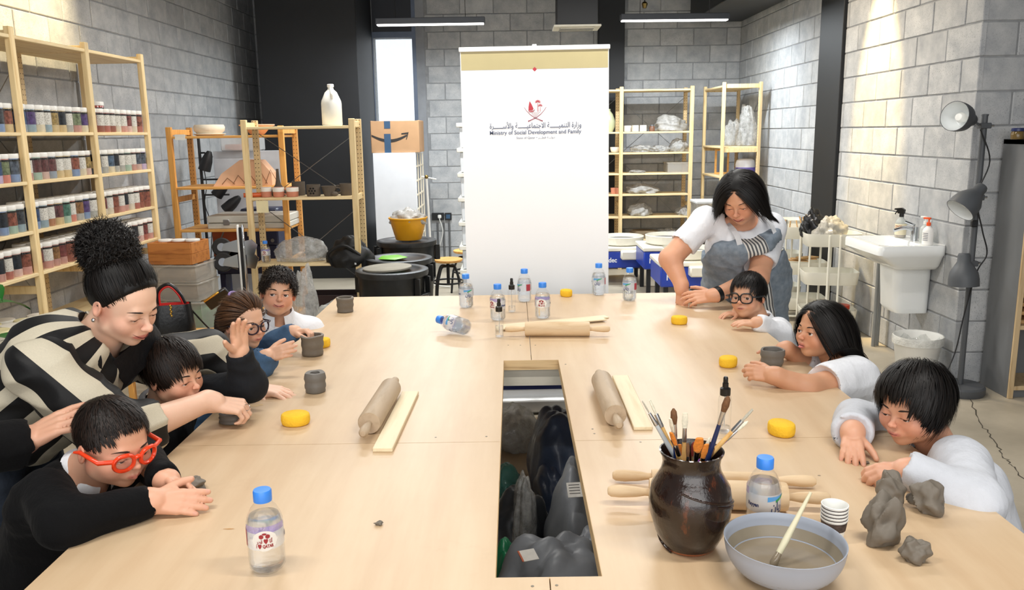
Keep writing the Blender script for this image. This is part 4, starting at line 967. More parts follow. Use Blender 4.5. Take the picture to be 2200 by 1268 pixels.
t = thing('red_tub', 'white tub with red lid on the lowest tray of the nearest cart', 'tub', (c1[0] + .1, c1[1] - .05, .111)); MB().lathe([(0, 0), (.05, 0), (.055, .09), (0, .09)], 18).build('tub_body', M_PAIL, t); MB().lathe([(.03, .09), (.058, .09), (.058, .12), (0, .122)], 18).build('lid', mat('lid_red', '#cf4426', .4), t)
# ================================================================== sink on the right wall
M_CER = mat('ceramic_white', '#eef0ef', .12, var=.02)
SY0, SY1, SX0, SZ = 5.22, 5.80, 2.32, .855
t = thing('wash_basin', 'white ceramic wash basin with half pedestal on the right wall', 'sink', (0, 0, 0))
def rring(x0, x1, y0, y1, z, r, n=6):
    out = []
    for cx_, cy_, a0 in ((x1 - r, y1 - r, 0), (x0 + r, y1 - r, PI / 2), (x0 + r, y0 + r, PI), (x1 - r, y0 + r, 3 * PI / 2)):
        for k in range(n): a = a0 + PI / 2 * k / (n - 1); out.append((cx_ + r * math.cos(a), cy_ + r * math.sin(a), z))
    return out
def loft(rings, cap0=True, cap1=True):
    n = len(rings[0]); vs = [v for r in rings for v in r]; fs = [(i * n + k, i * n + (k + 1) % n, (i + 1) * n + (k + 1) % n, (i + 1) * n + k) for i in range(len(rings) - 1) for k in range(n)]
    if cap0: fs.append(tuple(range(n - 1, -1, -1)))
    if cap1: fs.append(tuple((len(rings) - 1) * n + k for k in range(n)))
    return MB().add(vs, fs)
WXX = RX - .006
loft([rring(SX0 + .16, WXX, SY0 + .08, SY1 - .08, SZ - .165, .05), rring(SX0 + .12, WXX, SY0 + .05, SY1 - .05, SZ - .14, .05), rring(SX0 + .02, WXX, SY0 + .01, SY1 - .01, SZ - .075, .05), rring(SX0, WXX, SY0, SY1, SZ - .06, .04), rring(SX0, WXX, SY0, SY1, SZ - .008, .04), rring(SX0 + .006, WXX, SY0 + .006, SY1 - .006, SZ, .035),
      rring(SX0 + .035, WXX - .13, SY0 + .035, SY1 - .035, SZ, .06), rring(SX0 + .05, WXX - .14, SY0 + .05, SY1 - .05, SZ - .02, .06), rring(SX0 + .11, WXX - .16, SY0 + .12, SY1 - .12, SZ - .12, .06)]).build('basin', M_CER, t, 45)
loft([rring(SX0 + .22, WXX, SY0 + .17, SY1 - .17, .38, .04), rring(SX0 + .20, WXX, SY0 + .16, SY1 - .16, .41, .05), rring(SX0 + .18, WXX, SY0 + .15, SY1 - .15, SZ - .14, .05)]).build('half_pedestal', M_CER, t, 45)
MB().tube([(RX - .09, 5.50, SZ), (RX - .09, 5.50, SZ + .09)], .022, 14).build('tap_body', chr_, t)
MB().tube(spline([(RX - .09, 5.50, SZ + .07), (RX - .16, 5.50, SZ + .085), (RX - .23, 5.50, SZ + .07)], 5), .013, 10).build('tap_spout', chr_, t); MB().tube([(RX - .09, 5.50, SZ + .10), (RX - .15, 5.52, SZ + .125)], .009, 8).build('tap_lever', chr_, t)
MB().lathe([(0, 0), (.018, 0), (.018, .003), (0, .003)], 16, M=Matrix.Translation((RX - .24, 5.51, SZ - .119))).build('drain', chr_, t)
def pump_bottle(nm, lb, x, y, m, cap, h, r, trig=False, txt=None):
    t = thing(nm, lb, 'bottle', (x, y, SZ + .001), -.9)
    MB().lathe([(0, 0), (r * .95, 0), (r, .006), (r, h * .72), (r * .85, h * .82), (r * .32, h * .95), (r * .3, h), (0, h)], 20).build('bottle_body', m, t)
    MB().lathe([(r * .34, h * .97), (r * .4, h * .98), (r * .4, h + .018), (0, h + .02)], 14).build('collar', cap, t)
    if trig:
        MB().prism([(-.025, h + .018), (.018, h + .018), (.022, h + .045), (.0, h + .058), (-.045, h + .052), (-.05, h + .043), (-.028, h + .04)], -.010, .010).build('trigger_head', cap, t)
        MB().tube([(-.03, 0, h + .04), (-.045, 0, h + .012)], .004, 6).build('trigger', cap, t)
    else:
        MB().tube([(0, 0, h + .015), (0, 0, h + .04)], .005, 8).build('pump_stem', cap, t); MB().box(-.035, .012, -.008, .008, h + .038, h + .050, .003).build('pump_head', cap, t)
    return t
amb = glassy('amber_soap', (.86, .66, .42), .5); clr = glassy('soap_clear', (.85, .88, .86), .6)
bkp = mat('pump_black', '#121212', .35); 
t = pump_bottle('spray_bottle', 'clear spray bottle with black trigger and COCO label on the sink', RX - .11, 5.66, clr, bkp, .145, .036, True)
MB().lathe([(.0366, .02), (.0368, .02), (.0368, .095), (.0366, .095)], 20).build('label', mat('label_cream', '#e9dfc0', .6), t)
MB().lathe([(0, .004), (.0345, .004), (.0345, .03), (0, .03)], 20).build('amber_liquid', mat('amber_liquid', '#b98a4a', .2), t)
me = text_mesh('COCO', .024, .05, .0008, bend=(.0373, -PI / 2)); link('lettering', me, mat('print_rust', '#a8532c', .5), t, (0, 0, .075))
pump_bottle('soap_bottle', 'clear pump bottle beside the tap', RX - .07, 5.40, clr, mat('pump_white', '#e9e9e4', .4), .12, .034)
t = pump_bottle('lotion_bottle', 'white lotion bottle with orange pump at the near end of the sink', RX - .11, 5.28, mat('lotion_white', '#f0eeea', .35), mat('pump_orange', '#ee5a22', .4), .125, .033)
for i in range(5): MB().box(-.016, .016, -.0345, -.0338, .03 + i * .011, .034 + i * .011).build('print_line', mat('print_grey', '#8a8a90', .6), t)
# waste pipe and bracket by the sink
t = thing('waste_pipe', 'two grey pipes rising to a dark bracket left of the sink', 'pipe', (RX - .10, 5.98, 0))
pvc = mat('pipe_grey', '#8f9190', .4, metal=.3)
for dx in (0, .035): MB().tube([(dx, dx * .5, 0), (dx, dx * .5, .70)], .014, 10).build('pipe', pvc, t)
MB().box(-.05, .09, -.06, .06, .70, .80, .006).build('bracket', mat('bracket_dark', '#2b241f', .6), t)
# waste bin with liner
c = on(1982, 795, 0.0)
t = thing('waste_bin', 'small white waste bin with liner under the sink', 'bin', (2.56, 5.12, 0))
MB().lathe([(0, 0), (.10, 0), (.105, .005), (.145, .29), (.15, .295), (.145, .3), (.138, .29), (.1, .01), (0, .01)], 32).build('bin_body', mat('bin_white', '#e6e5df', .4), t)
MB().lathe([(.1, .1), (.139, .285), (.151, .302), (.154, .29), (.152, .25)], 32, wob=lambda a, z: .012 * math.sin(7 * a + z * 40)).build('liner', film_mat('white_film', '#e2e2dc', .15), t)
# ================================================================== three headed floor lamp
LPX, LPY = 2.71, 4.86
t = thing('floor_lamp', 'grey floor lamp with three adjustable heads by the cabinet', 'lamp', (LPX, LPY, 0))
lg = mat('lamp_grey', '#4b4e52', .5, var=.05); lw = mat('lamp_inside', '#e9ecec', .5)
MB().lathe([(0, 0), (.135, 0), (.14, .01), (.14, .045), (.13, .055), (0, .057)], 32).build('base', lg, t); MB().tube([(0, 0, .05), (0, 0, 1.66)], .0165, 12).build('pole', lg, t); MB().lathe([(0, 1.655), (.019, 1.655), (.019, 1.665), (0, 1.666)], 12).build('pole_cap', lg, t)
def lhead(z, ax, fwd):
    """z: clamp height; fwd: where the mouth points"""
    fw = Vector(fwd).normalized(); R_ = fw.to_track_quat('-Z', 'Y').to_matrix().to_4x4(); M_ = Matrix.Translation(Vector(ax)) @ R_
    s_ = MB().lathe([(0, .07), (.028, .068), (.034, .055), (.036, .02), (.055, -.01), (.076, -.045), (.083, -.085), (.084, -.125), (.0815, -.125), (.078, -.085), (.07, -.045), (.05, -.012), (0, .0)], 30, M=M_).build('shade', lg, t)
    MB().lathe([(.081, -.124), (.077, -.085), (.069, -.047), (.049, -.016), (0, -.004)], 30, M=M_).build('shade_lining', lw, s_)
    MB().lathe([(0, -.02), (.02, -.02), (.03, -.06), (.02, -.085), (0, -.09)], 14, M=M_).build('bulb', mat('bulb_white', '#f2f2ee', .3), s_)
    MB().box(-.03, .03, -.028, .028, z - .016, z + .016, .004).build('clamp', lg, t)
    MB().tube([(-.02, 0, z), Vector(ax) + fw * -.05], .007, 8).build('arm', lg, t)
    MB().tube([(.03, 0, z), (.055, 0, z)], .008, 8).build('clamp_screw', chr_, t)
lhead(1.60, (-.115, -.02, 1.64), (-.80, -.5, .12)); lhead(1.19, (-.05, -.06, 1.21), (-.75, -.15, -.75)); lhead(.80, (-.07, -.05, .80), (0.03, -.08, -1))
MB().tube(spline([(-.03, -.02, 1.58), (.035, -.03, 1.4), (-.02, -.03, 1.2), (.03, -.03, 1.0), (.07, -.03, .86), (.02, -.03, .75), (-.03, -.03, .5), (-.08, -.05, .25), (-.2, -.1, .03)], 7), .0045, 6).build('cord', bk, t)
MB().box(-.04, -.005, -.045, -.02, 1.02, 1.06, .004).build('inline_switch', bk, t)
# ================================================================== grey cabinet
t = thing('grey_cabinet', 'grey bookcase cabinet with beech edging at the right side', 'cabinet', (2.93, 4.74, 0))
gc = mat('cabinet_grey', '#6a6c6e', .55, var=.06, scale=3); be = wood('beech_edge', '#c9b089', '#b0936a', (18, 18, 1.2))
H_ = 1.52
MB().box(0, .018, .004, .29, .0, H_, .002).build('side_panel', gc, t); MB().box(.0, 1.1, .004, .29, H_ - .03, H_, .002).build('top_panel', gc, t); MB().box(1.08, 1.1, .004, .29, 0, H_ - .03, .002).build('side_panel', gc, t); MB().box(.018, 1.08, .27, .285, .05, H_ - .03).build('back_panel', gc, t); MB().box(.018, 1.08, .02, .27, 0, .05).build('plinth', gc, t)
MB().box(.0, .03, -.012, .004, 0, H_ - .035, .002).build('edge_strip', be, t)
for z_ in (.05, .42, .78, 1.14): MB().box(.018, 1.08, -.008, .27, z_, z_ + .025, .002).build('shelf_board', be, t)
for i in range(4): onepiece('wooden_board', MB().box(-.2, .2, -.1, .1, 0, .022, .003), tw, f"pale wooden board piled in the grey cabinet, {ORD[i]} from the bottom", 'board', (3.19, 4.88, .446 + i * .052), group='boards in the grey cabinet')
for i, px in enumerate((2180, 2198)):
    c = at(px, 345, 4.86)
    t = thing('preserve_jar', f"glass jar with blue lid on the grey cabinet, {('left', 'right')[i]} of two", 'jar', (c.x, 4.86 + .03 * i, H_ + .001), 0, 'jars on the grey cabinet')
    MB().lathe([(0, 0), (.032, 0), (.034, .005), (.034, .035), (.028, .045), (0, .045)], 18).build('jar_body', mat('jar_ochre', '#6e5a34', .15), t); MB().lathe([(.028, .044), (.033, .046), (.033, .06), (.03, .063), (0, .064)], 18).build('lid', mat('lid_navy', '#27305c', .35), t)
# plant leaf peeping in at the left edge
t = thing('potted_plant', 'green leafy plant at the left edge beside the jar shelving', 'plant', (-2.31, 3.50, 0))
MB().lathe([(0, 0), (.10, 0), (.13, .24), (.12, .24), (.095, .02), (0, .02)], 24).build('pot', M_CREAM, t)
lf_m = mat('leaf_green', '#1f6b25', .4, var=.2)
MB().tube([(0, 0, .1), (.01, 0, 1.0)], .010, 8).build('stem', lf_m, t)
for i in range(7):
    a = i * 2.4; L_ = .17; zb = .75 + .045 * i; m = MB(); vs = []; fs = []
    for j in range(7):
        u_ = j / 6; wv_ = .05 * math.sin(PI * min(u_ * .95 + .05, 1)) ; r_ = .03 + L_ * u_; zz = zb + .08 * u_ - .12 * u_ * u_
        vs += [(r_ * math.cos(a) - wv_ * math.sin(a), r_ * math.sin(a) + wv_ * math.cos(a), zz + .008), (r_ * math.cos(a), r_ * math.sin(a), zz), (r_ * math.cos(a) + wv_ * math.sin(a), r_ * math.sin(a) - wv_ * math.cos(a), zz + .008)]
        if j: b_ = 3 * j; fs += [(b_ - 3, b_ - 2, b_ + 1, b_), (b_ - 2, b_ - 1, b_ + 2, b_ + 1)]
    m.add(vs, fs).build('leaf', lf_m, t, 60)
# ================================================================== organic shapes (blended distance fields -> one continuous mesh)
def A(p): return np.array([float(p[0]), float(p[1]), float(p[2])])
def unit(v): v = A(v); return v / (np.linalg.norm(v) + 1e-12)
def rotm(ax, deg):
    a = math.radians(deg); c, s = math.cos(a), math.sin(a)
    return np.array({'x': [[1, 0, 0], [0, c, -s], [0, s, c]], 'y': [[c, 0, s], [0, 1, 0], [-s, 0, c]], 'z': [[c, -s, 0], [s, c, 0], [0, 0, 1]]}[ax])
class Frame:
    """local axes: x right, y forward, z up; s = size of one local unit"""
    def __init__(s, o, R, sc): s.o = A(o); s.R = R; s.s = sc
    def p(s, x, y, z): return s.o + s.R @ (np.array([x, y, z]) * s.s)
    def d(s, x, y, z): return s.R @ np.array([x, y, z], float)
    def inv(s, P): return (P - s.o) @ s.R / s.s
class Field:
    def __init__(s): s.q = []
    def cap(s, a, b, ra, rb=None, k=0.02, sub=False):
        a, b = A(a).astype(np.float32), A(b).astype(np.float32); rb = ra if rb is None else rb
        s.q.append(('c', a, b, ra, rb, k, sub, (a + b) / 2, np.linalg.norm(b - a) / 2 + max(ra, rb))); return s
    def chain(s, pts, rs, k=0.02):
        for i in range(len(pts) - 1): s.cap(pts[i], pts[i + 1], rs[i], rs[i + 1], k)
        return s
    def ell(s, c, r, R=None, k=0.02, sub=False):
        c = A(c).astype(np.float32); r = (A(r) if hasattr(r, '__len__') else np.array([r, r, r], float)).astype(np.float32)
        s.q.append(('e', c, r, (np.eye(3) if R is None else R).astype(np.float32), None, k, sub, c, r.max())); return s
    def cut(s, p, n, k=0.004):
        """keep the side against the normal"""
        s.q.append(('h', A(p).astype(np.float32), unit(n).astype(np.float32), None, None, k, True, A(p), 99.0)); return s
    @staticmethod
    def dist(q, P):
        if q[0] == 'c':
            a, b, ra, rb = q[1:5]; ab = b - a; L = ab @ ab + 1e-12
            t = np.clip((P - a) @ (ab / L), 0, 1)
            return np.linalg.norm(P - a - t[:, None] * ab, axis=1) - (ra + t * (rb - ra))
        if q[0] == 'e':
            L = (P - q[1]) @ q[3]; r = q[2]
            k0 = np.linalg.norm(L / r, axis=1); k1 = np.linalg.norm(L / (r * r), axis=1) + 1e-9
            return k0 * (k0 - 1) / k1
        return -((P - q[1]) @ q[2])        # half space to remove is where this is negative
    def fold(s, D, q, d):
        k = q[5]
        if q[6]:
            h = np.clip(0.5 - 0.5 * (D + d) / k, 0, 1); return D * (1 - h) - d * h + k * h * (1 - h)
        h = np.clip(0.5 + 0.5 * (D - d) / k, 0, 1); return D * (1 - h) + d * h - k * h * (1 - h)
    def mesh(s, res):
        lo = np.min([q[7] - q[8] for q in s.q if not q[6]], 0) - 4 * res; hi = np.max([q[7] + q[8] for q in s.q if not q[6]], 0) + 4 * res
        for q in s.q:                       # cuts along an axis shrink the box
            if q[0] == 'h':
                for ax in range(3):
                    if q[2][ax] > 0.999: hi[ax] = min(hi[ax], q[1][ax] + 4 * res)
                    if q[2][ax] < -0.999: lo[ax] = max(lo[ax], q[1][ax] - 4 * res)
        B = 8; nb = np.ceil((hi - lo) / (res * B)).astype(int)
        gi = np.stack(np.meshgrid(*[np.arange(n) for n in nb], indexing='ij'), -1).reshape(-1, 3)
        cen = lo + (gi * B + (B - 1) / 2) * res
        D0 = np.full(len(cen), 9.0)
        for q in s.q: D0 = s.fold(D0, q, s.dist(q, cen))
        half = B * res * 0.87
        act = np.abs(D0) < half * 1.4
        ga = gi[act]; ca = cen[act]
        off = np.stack(np.meshgrid(*[np.arange(B)] * 3, indexing='ij'), -1).reshape(-1, 3) * res
        base = lo + ga * B * res
        D = np.full((len(ga), B ** 3), 9.0, np.float32)
        for q in s.q:
            if q[8] > 50: m = np.ones(len(ga), bool)
            else: m = np.linalg.norm(ca - q[7], axis=1) < q[8] + half + 2 * q[5] + 0.01
            if not m.any(): continue
            P = (base[m][:, None, :] + off[None]).reshape(-1, 3).astype(np.float32)
            D[m] = s.fold(D[m].reshape(-1), q, s.dist(q, P)).reshape(-1, B ** 3)
        G = np.repeat(np.repeat(np.repeat(D0.reshape(nb).astype(np.float32), B, 0), B, 1), B, 2)
        G6 = G.reshape(nb[0], B, nb[1], B, nb[2], B).transpose(0, 2, 4, 1, 3, 5).reshape(-1, B ** 3).copy()
        G6[np.where(act)[0]] = D
        G = G6.reshape(nb[0], nb[1], nb[2], B, B, B).transpose(0, 3, 1, 4, 2, 5).reshape(nb[0] * B, nb[1] * B, nb[2] * B)
        return surface(G, lo, res)
def surface(G, lo, res):
    """surface nets"""
    S = G < 0; n = np.array(G.shape); st = np.array([n[1] * n[2], n[2], 1]); F = G.ravel()
    cells = {}; acc_i = []; acc_p = []; quads = []
    for ax in range(3):
        sl0 = [slice(None)] * 3; sl1 = [slice(None)] * 3; sl0[ax] = slice(0, -1); sl1[ax] = slice(1, None)
        ch = np.argwhere(S[tuple(sl0)] != S[tuple(sl1)])
        o = [a for a in range(3) if a != ax]
        ch = ch[(ch[:, o[0]] > 0) & (ch[:, o[1]] > 0) & (ch[:, o[0]] < n[o[0]] - 1) & (ch[:, o[1]] < n[o[1]] - 1)]
        i0 = ch @ st; v0 = F[i0]; v1 = F[i0 + st[ax]]
        P = ch.astype(float); P[:, ax] += v0 / (v0 - v1)
        c4 = [i0, i0 - st[o[0]], i0 - st[o[0]] - st[o[1]], i0 - st[o[1]]]
        for c in c4: acc_i.append(c); acc_p.append(P)
        q = np.stack(c4, 1)
        flip = (v0 < 0) if ax != 1 else (v0 >= 0)
        q[~flip] = q[~flip][:, ::-1]
        quads.append(q)
    I = np.concatenate(acc_i); P = np.concatenate(acc_p); Q = np.concatenate(quads)
    u, inv = np.unique(I, return_inverse=True)
    cnt = np.bincount(inv); W = np.stack([np.bincount(inv, P[:, k]) / cnt for k in range(3)], 1)
    return lo + W * res, np.searchsorted(u, Q)
def relax(Vt, Q, it=1, f=0.5):
    for _ in range(it):
        s = np.zeros_like(Vt); c = np.zeros(len(Vt))
        for a, b in ((0, 1), (1, 2), (2, 3), (3, 0)):
            np.add.at(s, Q[:, a], Vt[Q[:, b]]); np.add.at(c, Q[:, a], 1)
        Vt = Vt * (1 - f) + f * s / np.maximum(c, 1)[:, None]
    return Vt
def vnormals(Vt, Q):
    fn = np.cross(Vt[Q[:, 2]] - Vt[Q[:, 0]], Vt[Q[:, 3]] - Vt[Q[:, 1]]); N = np.zeros_like(Vt)
    for k in range(4):
        for a in range(3): N[:, a] += np.bincount(Q[:, k], fn[:, a], len(Vt))
    return N / (np.linalg.norm(N, axis=1)[:, None] + 1e-12)
def np_mesh(name, Vt, Q, smooth=True, attrs=None):
    me = bpy.data.meshes.new(name); nq = len(Q); k = Q.shape[1]
    me.vertices.add(len(Vt)); me.vertices.foreach_set('co', np.ascontiguousarray(Vt, np.float32).ravel())
    me.loops.add(nq * k); me.loops.foreach_set('vertex_index', np.ascontiguousarray(Q, np.int32).ravel())
    me.polygons.add(nq); me.polygons.foreach_set('loop_start', np.arange(0, nq * k, k, dtype=np.int32))
    me.polygons.foreach_set('use_smooth', np.ones(nq, bool) if smooth else np.zeros(nq, bool))
    for an, val in (attrs or {}).items():
        if val.ndim == 2:
            at_ = me.attributes.new(an, 'FLOAT_COLOR', 'POINT'); at_.data.foreach_set('color', np.ascontiguousarray(val, np.float32).ravel())
        else:
            at_ = me.attributes.new(an, 'FLOAT', 'POINT'); at_.data.foreach_set('value', np.ascontiguousarray(val, np.float32))
    me.update(calc_edges=True); return me
def wav(P, sc, seed=0):
    """cheap smooth noise in -1..1"""
    r = np.random.RandomState(seed); o = np.zeros(len(P))
    for i in range(5):
        d = r.normal(size=3); d /= np.linalg.norm(d); o += np.sin(P @ d * sc * (0.7 + 0.25 * i) + r.uniform(0, 6.28))
    return o / 3.0
def paint(Vt, base, spots):
    c = np.tile(np.array(base[:3]), (len(Vt), 1))
    for (o, R, r, colr, soft, amt) in spots:
        L = np.linalg.norm(((Vt - o) @ R) / r, axis=1)
        w = np.clip((1 + soft - L) / (soft + 1e-6), 0, 1) * amt
        c = c * (1 - w[:, None]) + np.array(colr[:3]) * w[:, None]
    return np.concatenate([c, np.ones((len(c), 1))], 1)
# ------------------------------------------------------------------ materials of people
def skin_mat():
    t = NT('skin'); a = t.n('ShaderNodeAttribute', attribute_name='Col'); co = t.coord()
    f = t.noise(co, 30, 3); c = t.mix(t.math('MULTIPLY', f, 0.16), a.outputs['Color'], (0.55, 0.16, 0.10, 1))
    p = t.bsdf(c, 0.48, 0, t.bump(t.noise(co, 350, 2), 0.06, 0.002))
    p.inputs['Subsurface Weight'].default_value = 0.12; p.inputs['Subsurface Radius'].default_value = (0.012, 0.005, 0.003)
    p.inputs['Subsurface Scale'].default_value = 0.6
    return t.done(p.outputs[0])
M_SKIN = skin_mat()
def cloth(name, color, rough=0.85, var=0.08, weave=420.0, bump=0.25, fold=0.0):
    if name in MATS: return MATS[name]
    if isinstance(color, str): color = hx(color)
    t = NT(name); co = t.coord(); f = t.noise(co, 18, 4); w = t.noise(co, weave, 2)
    c = t.ramp(f, [(0.3, mul(color, 1 - var)), (0.7, mul(color, 1 + var))])
    c = t.mix(t.math('MULTIPLY', w, 0.25), c, mul(color, 0.75))
    cr = t.noise(t.coord('Object', (1, 1, .55)), 26, 3, .5); b1 = t.n('ShaderNodeBump'); b1.inputs['Strength'].default_value = .35; b1.inputs['Distance'].default_value = .02; t.l(cr, b1.inputs['Height'])
    b2 = t.n('ShaderNodeBump'); b2.inputs['Strength'].default_value = bump; b2.inputs['Distance'].default_value = .002; t.l(w, b2.inputs['Height']); t.l(b1.outputs[0], b2.inputs['Normal'])
    p = t.bsdf(c, rough, 0, b2.outputs[0])
    p.inputs['Sheen Weight'].default_value = 0.02; p.inputs['Specular IOR Level'].default_value = .2
    MATS[name] = t.done(p.outputs[0]); return MATS[name]
def hair_mat(name, c0, c1, rough=0.5):
    if name in MATS: return MATS[name]
    t = NT(name); a = t.n('ShaderNodeAttribute', attribute_name='sh')
    c = t.ramp(a.outputs['Fac'], [(0.0, hx(c0)), (1.0, hx(c1))])
    p = t.bsdf(c, rough, 0); p.inputs['Specular IOR Level'].default_value = 0.28
    MATS[name] = t.done(p.outputs[0]); return MATS[name]
M_EYEW = mat('eye_white', '#d3ccc6', 0.2, var=0.03, scale=80)
M_IRIS = mat('iris_brown', '#2a170d', 0.08, var=0.4, scale=300)
# ------------------------------------------------------------------ anatomy
def head_frame(c, yaw, pitch, roll, h):
    """yaw 0 looks along +Y, 180 towards the camera, -90 to +X; pitch > 0 looks down"""
    return Frame(c, rotm('z', yaw) @ rotm('x', -pitch) @ rotm('y', roll), h)
def add_head(F, f, o):
    s = f.s; R = f.R; p = f.p
    w = o.get('w', 1.0); chub = o.get('chub', 0.0); nz = o.get('nose', 0.85); jaw = o.get('jaw', 1.0); kid = o.get('kid', 1.0)
    smile = o.get('smile', 0.0); opn = o.get('eye', 0.6); sp = []; dz = -.045 * kid; dm = -.012 * kid; nl = 1 - .18 * kid
    def E(x, y, z, r, k=.02, sub=False, rr=None): F.ell(p(x, y, z), np.array(r) * s if hasattr(r, '__len__') else r * s, R if rr is None else R @ rr, k * s, sub)
    def K(a, b, ra, rb, k=.02, sub=False): F.cap(p(*a), p(*b), ra * s, rb * s, k * s, sub)
    E(0, -.05, .12, (.335 * w, .42, .375), .02)
    E(0, .10, -.14, ((.268 + chub * .03) * w, .272, .34), .10)
    E(0, .245, -.385, .085 * jaw, .09)
    for x in (-1, 1):
        E(x * .185 * w, .03, -.25, .10 + chub * .03, .10)
        E(x * .155 * w, .225, -.14 + dz * .5, .105 + chub * .035, .08)
    K((-.12 * w, .328, .085 + dz), (.12 * w, .328, .085 + dz), .042, .042, .06)
    for x in (-1, 1): E(x * .138 * w, .405, dz, (.085, .06, .045), .06, True)
    zt = -.10 * nl + dz
    K((0, .345, .045 + dz), (0, .392 + .032 * nz, zt), .024, .034 * nz, .04)
    E(0, .412 + .04 * nz, zt - .014, .044 * nz, .03)
    for x in (-1, 1): E(x * .048 * nz, .395 + .025 * nz, zt - .026, .031 * nz, .022)
    E(0, .345, -.255 + dm, (.11, .055, .065), .06)                     # muzzle
    zc = -.262 + .040 * smile + dm; mw = (.086 - .008 * kid) + .032 * smile + o.get('mw', 0)
    ym = .354 - .014 * smile; gap = o.get('gap', 0.0); zu = -.248 + dm + gap * .3 - .012 * max(smile, 0); zl = -.282 + dm - gap - .010 * max(smile, 0)
    fu = o.get('full', 1.0)
    K((-mw, ym, zc), (-.018, .397, zu), .010, .018 * fu, .014); K((mw, ym, zc), (.018, .397, zu), .010, .018 * fu, .014)
    K((-mw * .9, ym, zc - .005), (0, .393, zl), .011, .021 * fu, .014); K((mw * .9, ym, zc - .005), (0, .393, zl), .011, .021 * fu, .014)
    if o.get('tongue'): E(0, .405, -.295 + dm, (.038, .045, .022), .01)
    eo = .135 * w; er = .064 + .005 * kid                               # eyelids round the eyeballs
    for x in (-1, 1):
        E(x * eo, .300, dz - .002, er + .009, .03)
        E(x * eo, .375, dz - .004 - (1 - opn) * .022, (.064, .06, .005 + .036 * opn), .006, True)
    ear = o.get('ear', 1.0)
    for x in (-1, 1):
        rr = rotm('z', x * -18) @ rotm('x', -12)
        E(x * .340 * w, -.045, -.02 + dz * .8, (.035, .085 * ear, .125 * ear), .03, False, rr)
        E(x * .375 * w, -.025, -.005 + dz * .8, (.028, .045, .075), .015, True, rr)
    lip = o.get('lip', hx('#b0564f')); S3 = lambda a, b, c: np.array([a, b, c]) * s
    skin = o['skin']; bl = mul(np.array(skin[:3]) * np.array([1.0, .62, .58]), 1.0)
    for x in (-1, 1):
        sp.append((p(x * .18 * w, .30, -.13 + dz * .5), R, S3(.12, .14, .11), bl, .9, o.get('blush', .3)))
        sp.append((p(x * .35 * w, -.02, -.02 + dz), R, S3(.10, .14, .16), bl, .6, .5))
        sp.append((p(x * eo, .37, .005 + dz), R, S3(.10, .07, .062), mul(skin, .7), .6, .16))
        sp.append((p(x * eo, .385, .030 - (1 - opn) * .045 + dz), R, S3(.075, .05, .008), hx('#1a0f0b'), .5, .85))     # lash line
    sp.append((p(0, .46, zt - .012), R, S3(.06, .05, .05), bl, .8, .3))
    for x in (-1, 1): sp.append((p(x * .026 * nz, .415, zt - .052), R, S3(.014, .03, .010), hx('#4a2018'), .6, .6))
    zm = (zu + zl) / 2
    sp.append((p(0, .385, zm + .010 * smile), R, S3(mw * .98, .06, .027 + gap), lip, .4, .7))
    o['_mouth'] = (mw, ym, zc, zm, gap)
    if gap: sp.append((p(0, .385, zm + .003 - gap * .3), R, S3(mw * .8, .07, gap * .9), hx('#5a2420'), .5, .8))
    if o.get('tongue'): sp.append((p(0, .42, -.295 + dm), R, S3(.05, .06, .028), hx('#c8746c'), .3, .95))
    return sp
def face_bits(parent, f, o, nm):
    """eyes and brows as parts of their own"""
    eo = .135 * o.get('w', 1.0); s = f.s; gz = o.get('gaze', (0, 0)); kid = o.get('kid', 1.0); dz = -.045 * kid; er = .064 + .005 * kid
    for x in (-1, 1):
        m = MB(); m.ball((0, 0, 0), 1.0, 20, 12)
        e = m.build('eye', M_EYEW, parent, 180)
        g = f.R @ rotm('z', -gz[0]) @ rotm('x', gz[1])
        e.matrix_local = Matrix.Translation(Vector(f.p(x * eo, .300, dz - .002))) @ Matrix(g.tolist()).to_4x4() @ Matrix.Scale(er * s, 4)
        i = MB(); i.lathe([(0, 1.022), (.2, 1.018), (.42, .945), (.47, .86)], 20, M=Matrix.Rotation(-PI / 2, 4, 'X'))
        i.build('iris', M_IRIS, e, 60)
    if '_mouth' in o:
        mw, ym, zc, zm, gap = o['_mouth']
        m = MB(); m.tube(spline([f.p(-mw * 1.06, ym + .010, zc + .002), f.p(-mw * .5, .401, zm + (zc - zm) * .32), f.p(0, .414, zm + .002), f.p(mw * .5, .401, zm + (zc - zm) * .32), f.p(mw * 1.06, ym + .010, zc + .002)], 4), [s * .0042 * q for q in (.8, 1, 1.2, 1.3, 1.4, 1.5, 1.5, 1.5, 1.6, 1.5, 1.5, 1.5, 1.4, 1.3, 1.2, 1, .8)], 6)
        m.build('mouth_line', mat('mouth_dark', '#6a2c28', .6), parent, 180)
    bc = o.get('brow', '#2a1d17'); bm = mat('brow' + bc, bc, 0.9, var=0.3, scale=200)
    up = o.get('browup', 0.0) + dz * .9
    for x in (-1, 1):
        pts = [f.p(x * a, b, c + up) for a, b, c in ((.062, .379, .082), (.115, .377, .098), (.175, .347, .101), (.225 * o.get('w', 1.), .293, .083))]
        m = MB(); r = o.get('browr', 1.0) * s * .8
        m.tube(spline(pts, 4), [r * q for q in (.006, .011, .013, .014, .014, .013, .012, .011, .009, .007, .005, .004, .002)], 6)
        m.build('eyebrow', bm, parent, 180)
def hand_frame(wrist, fwd, back):
    y = unit(fwd); z = A(back); z = unit(z - y * (z @ y)); return np.stack([np.cross(y, z), y, z], 1)
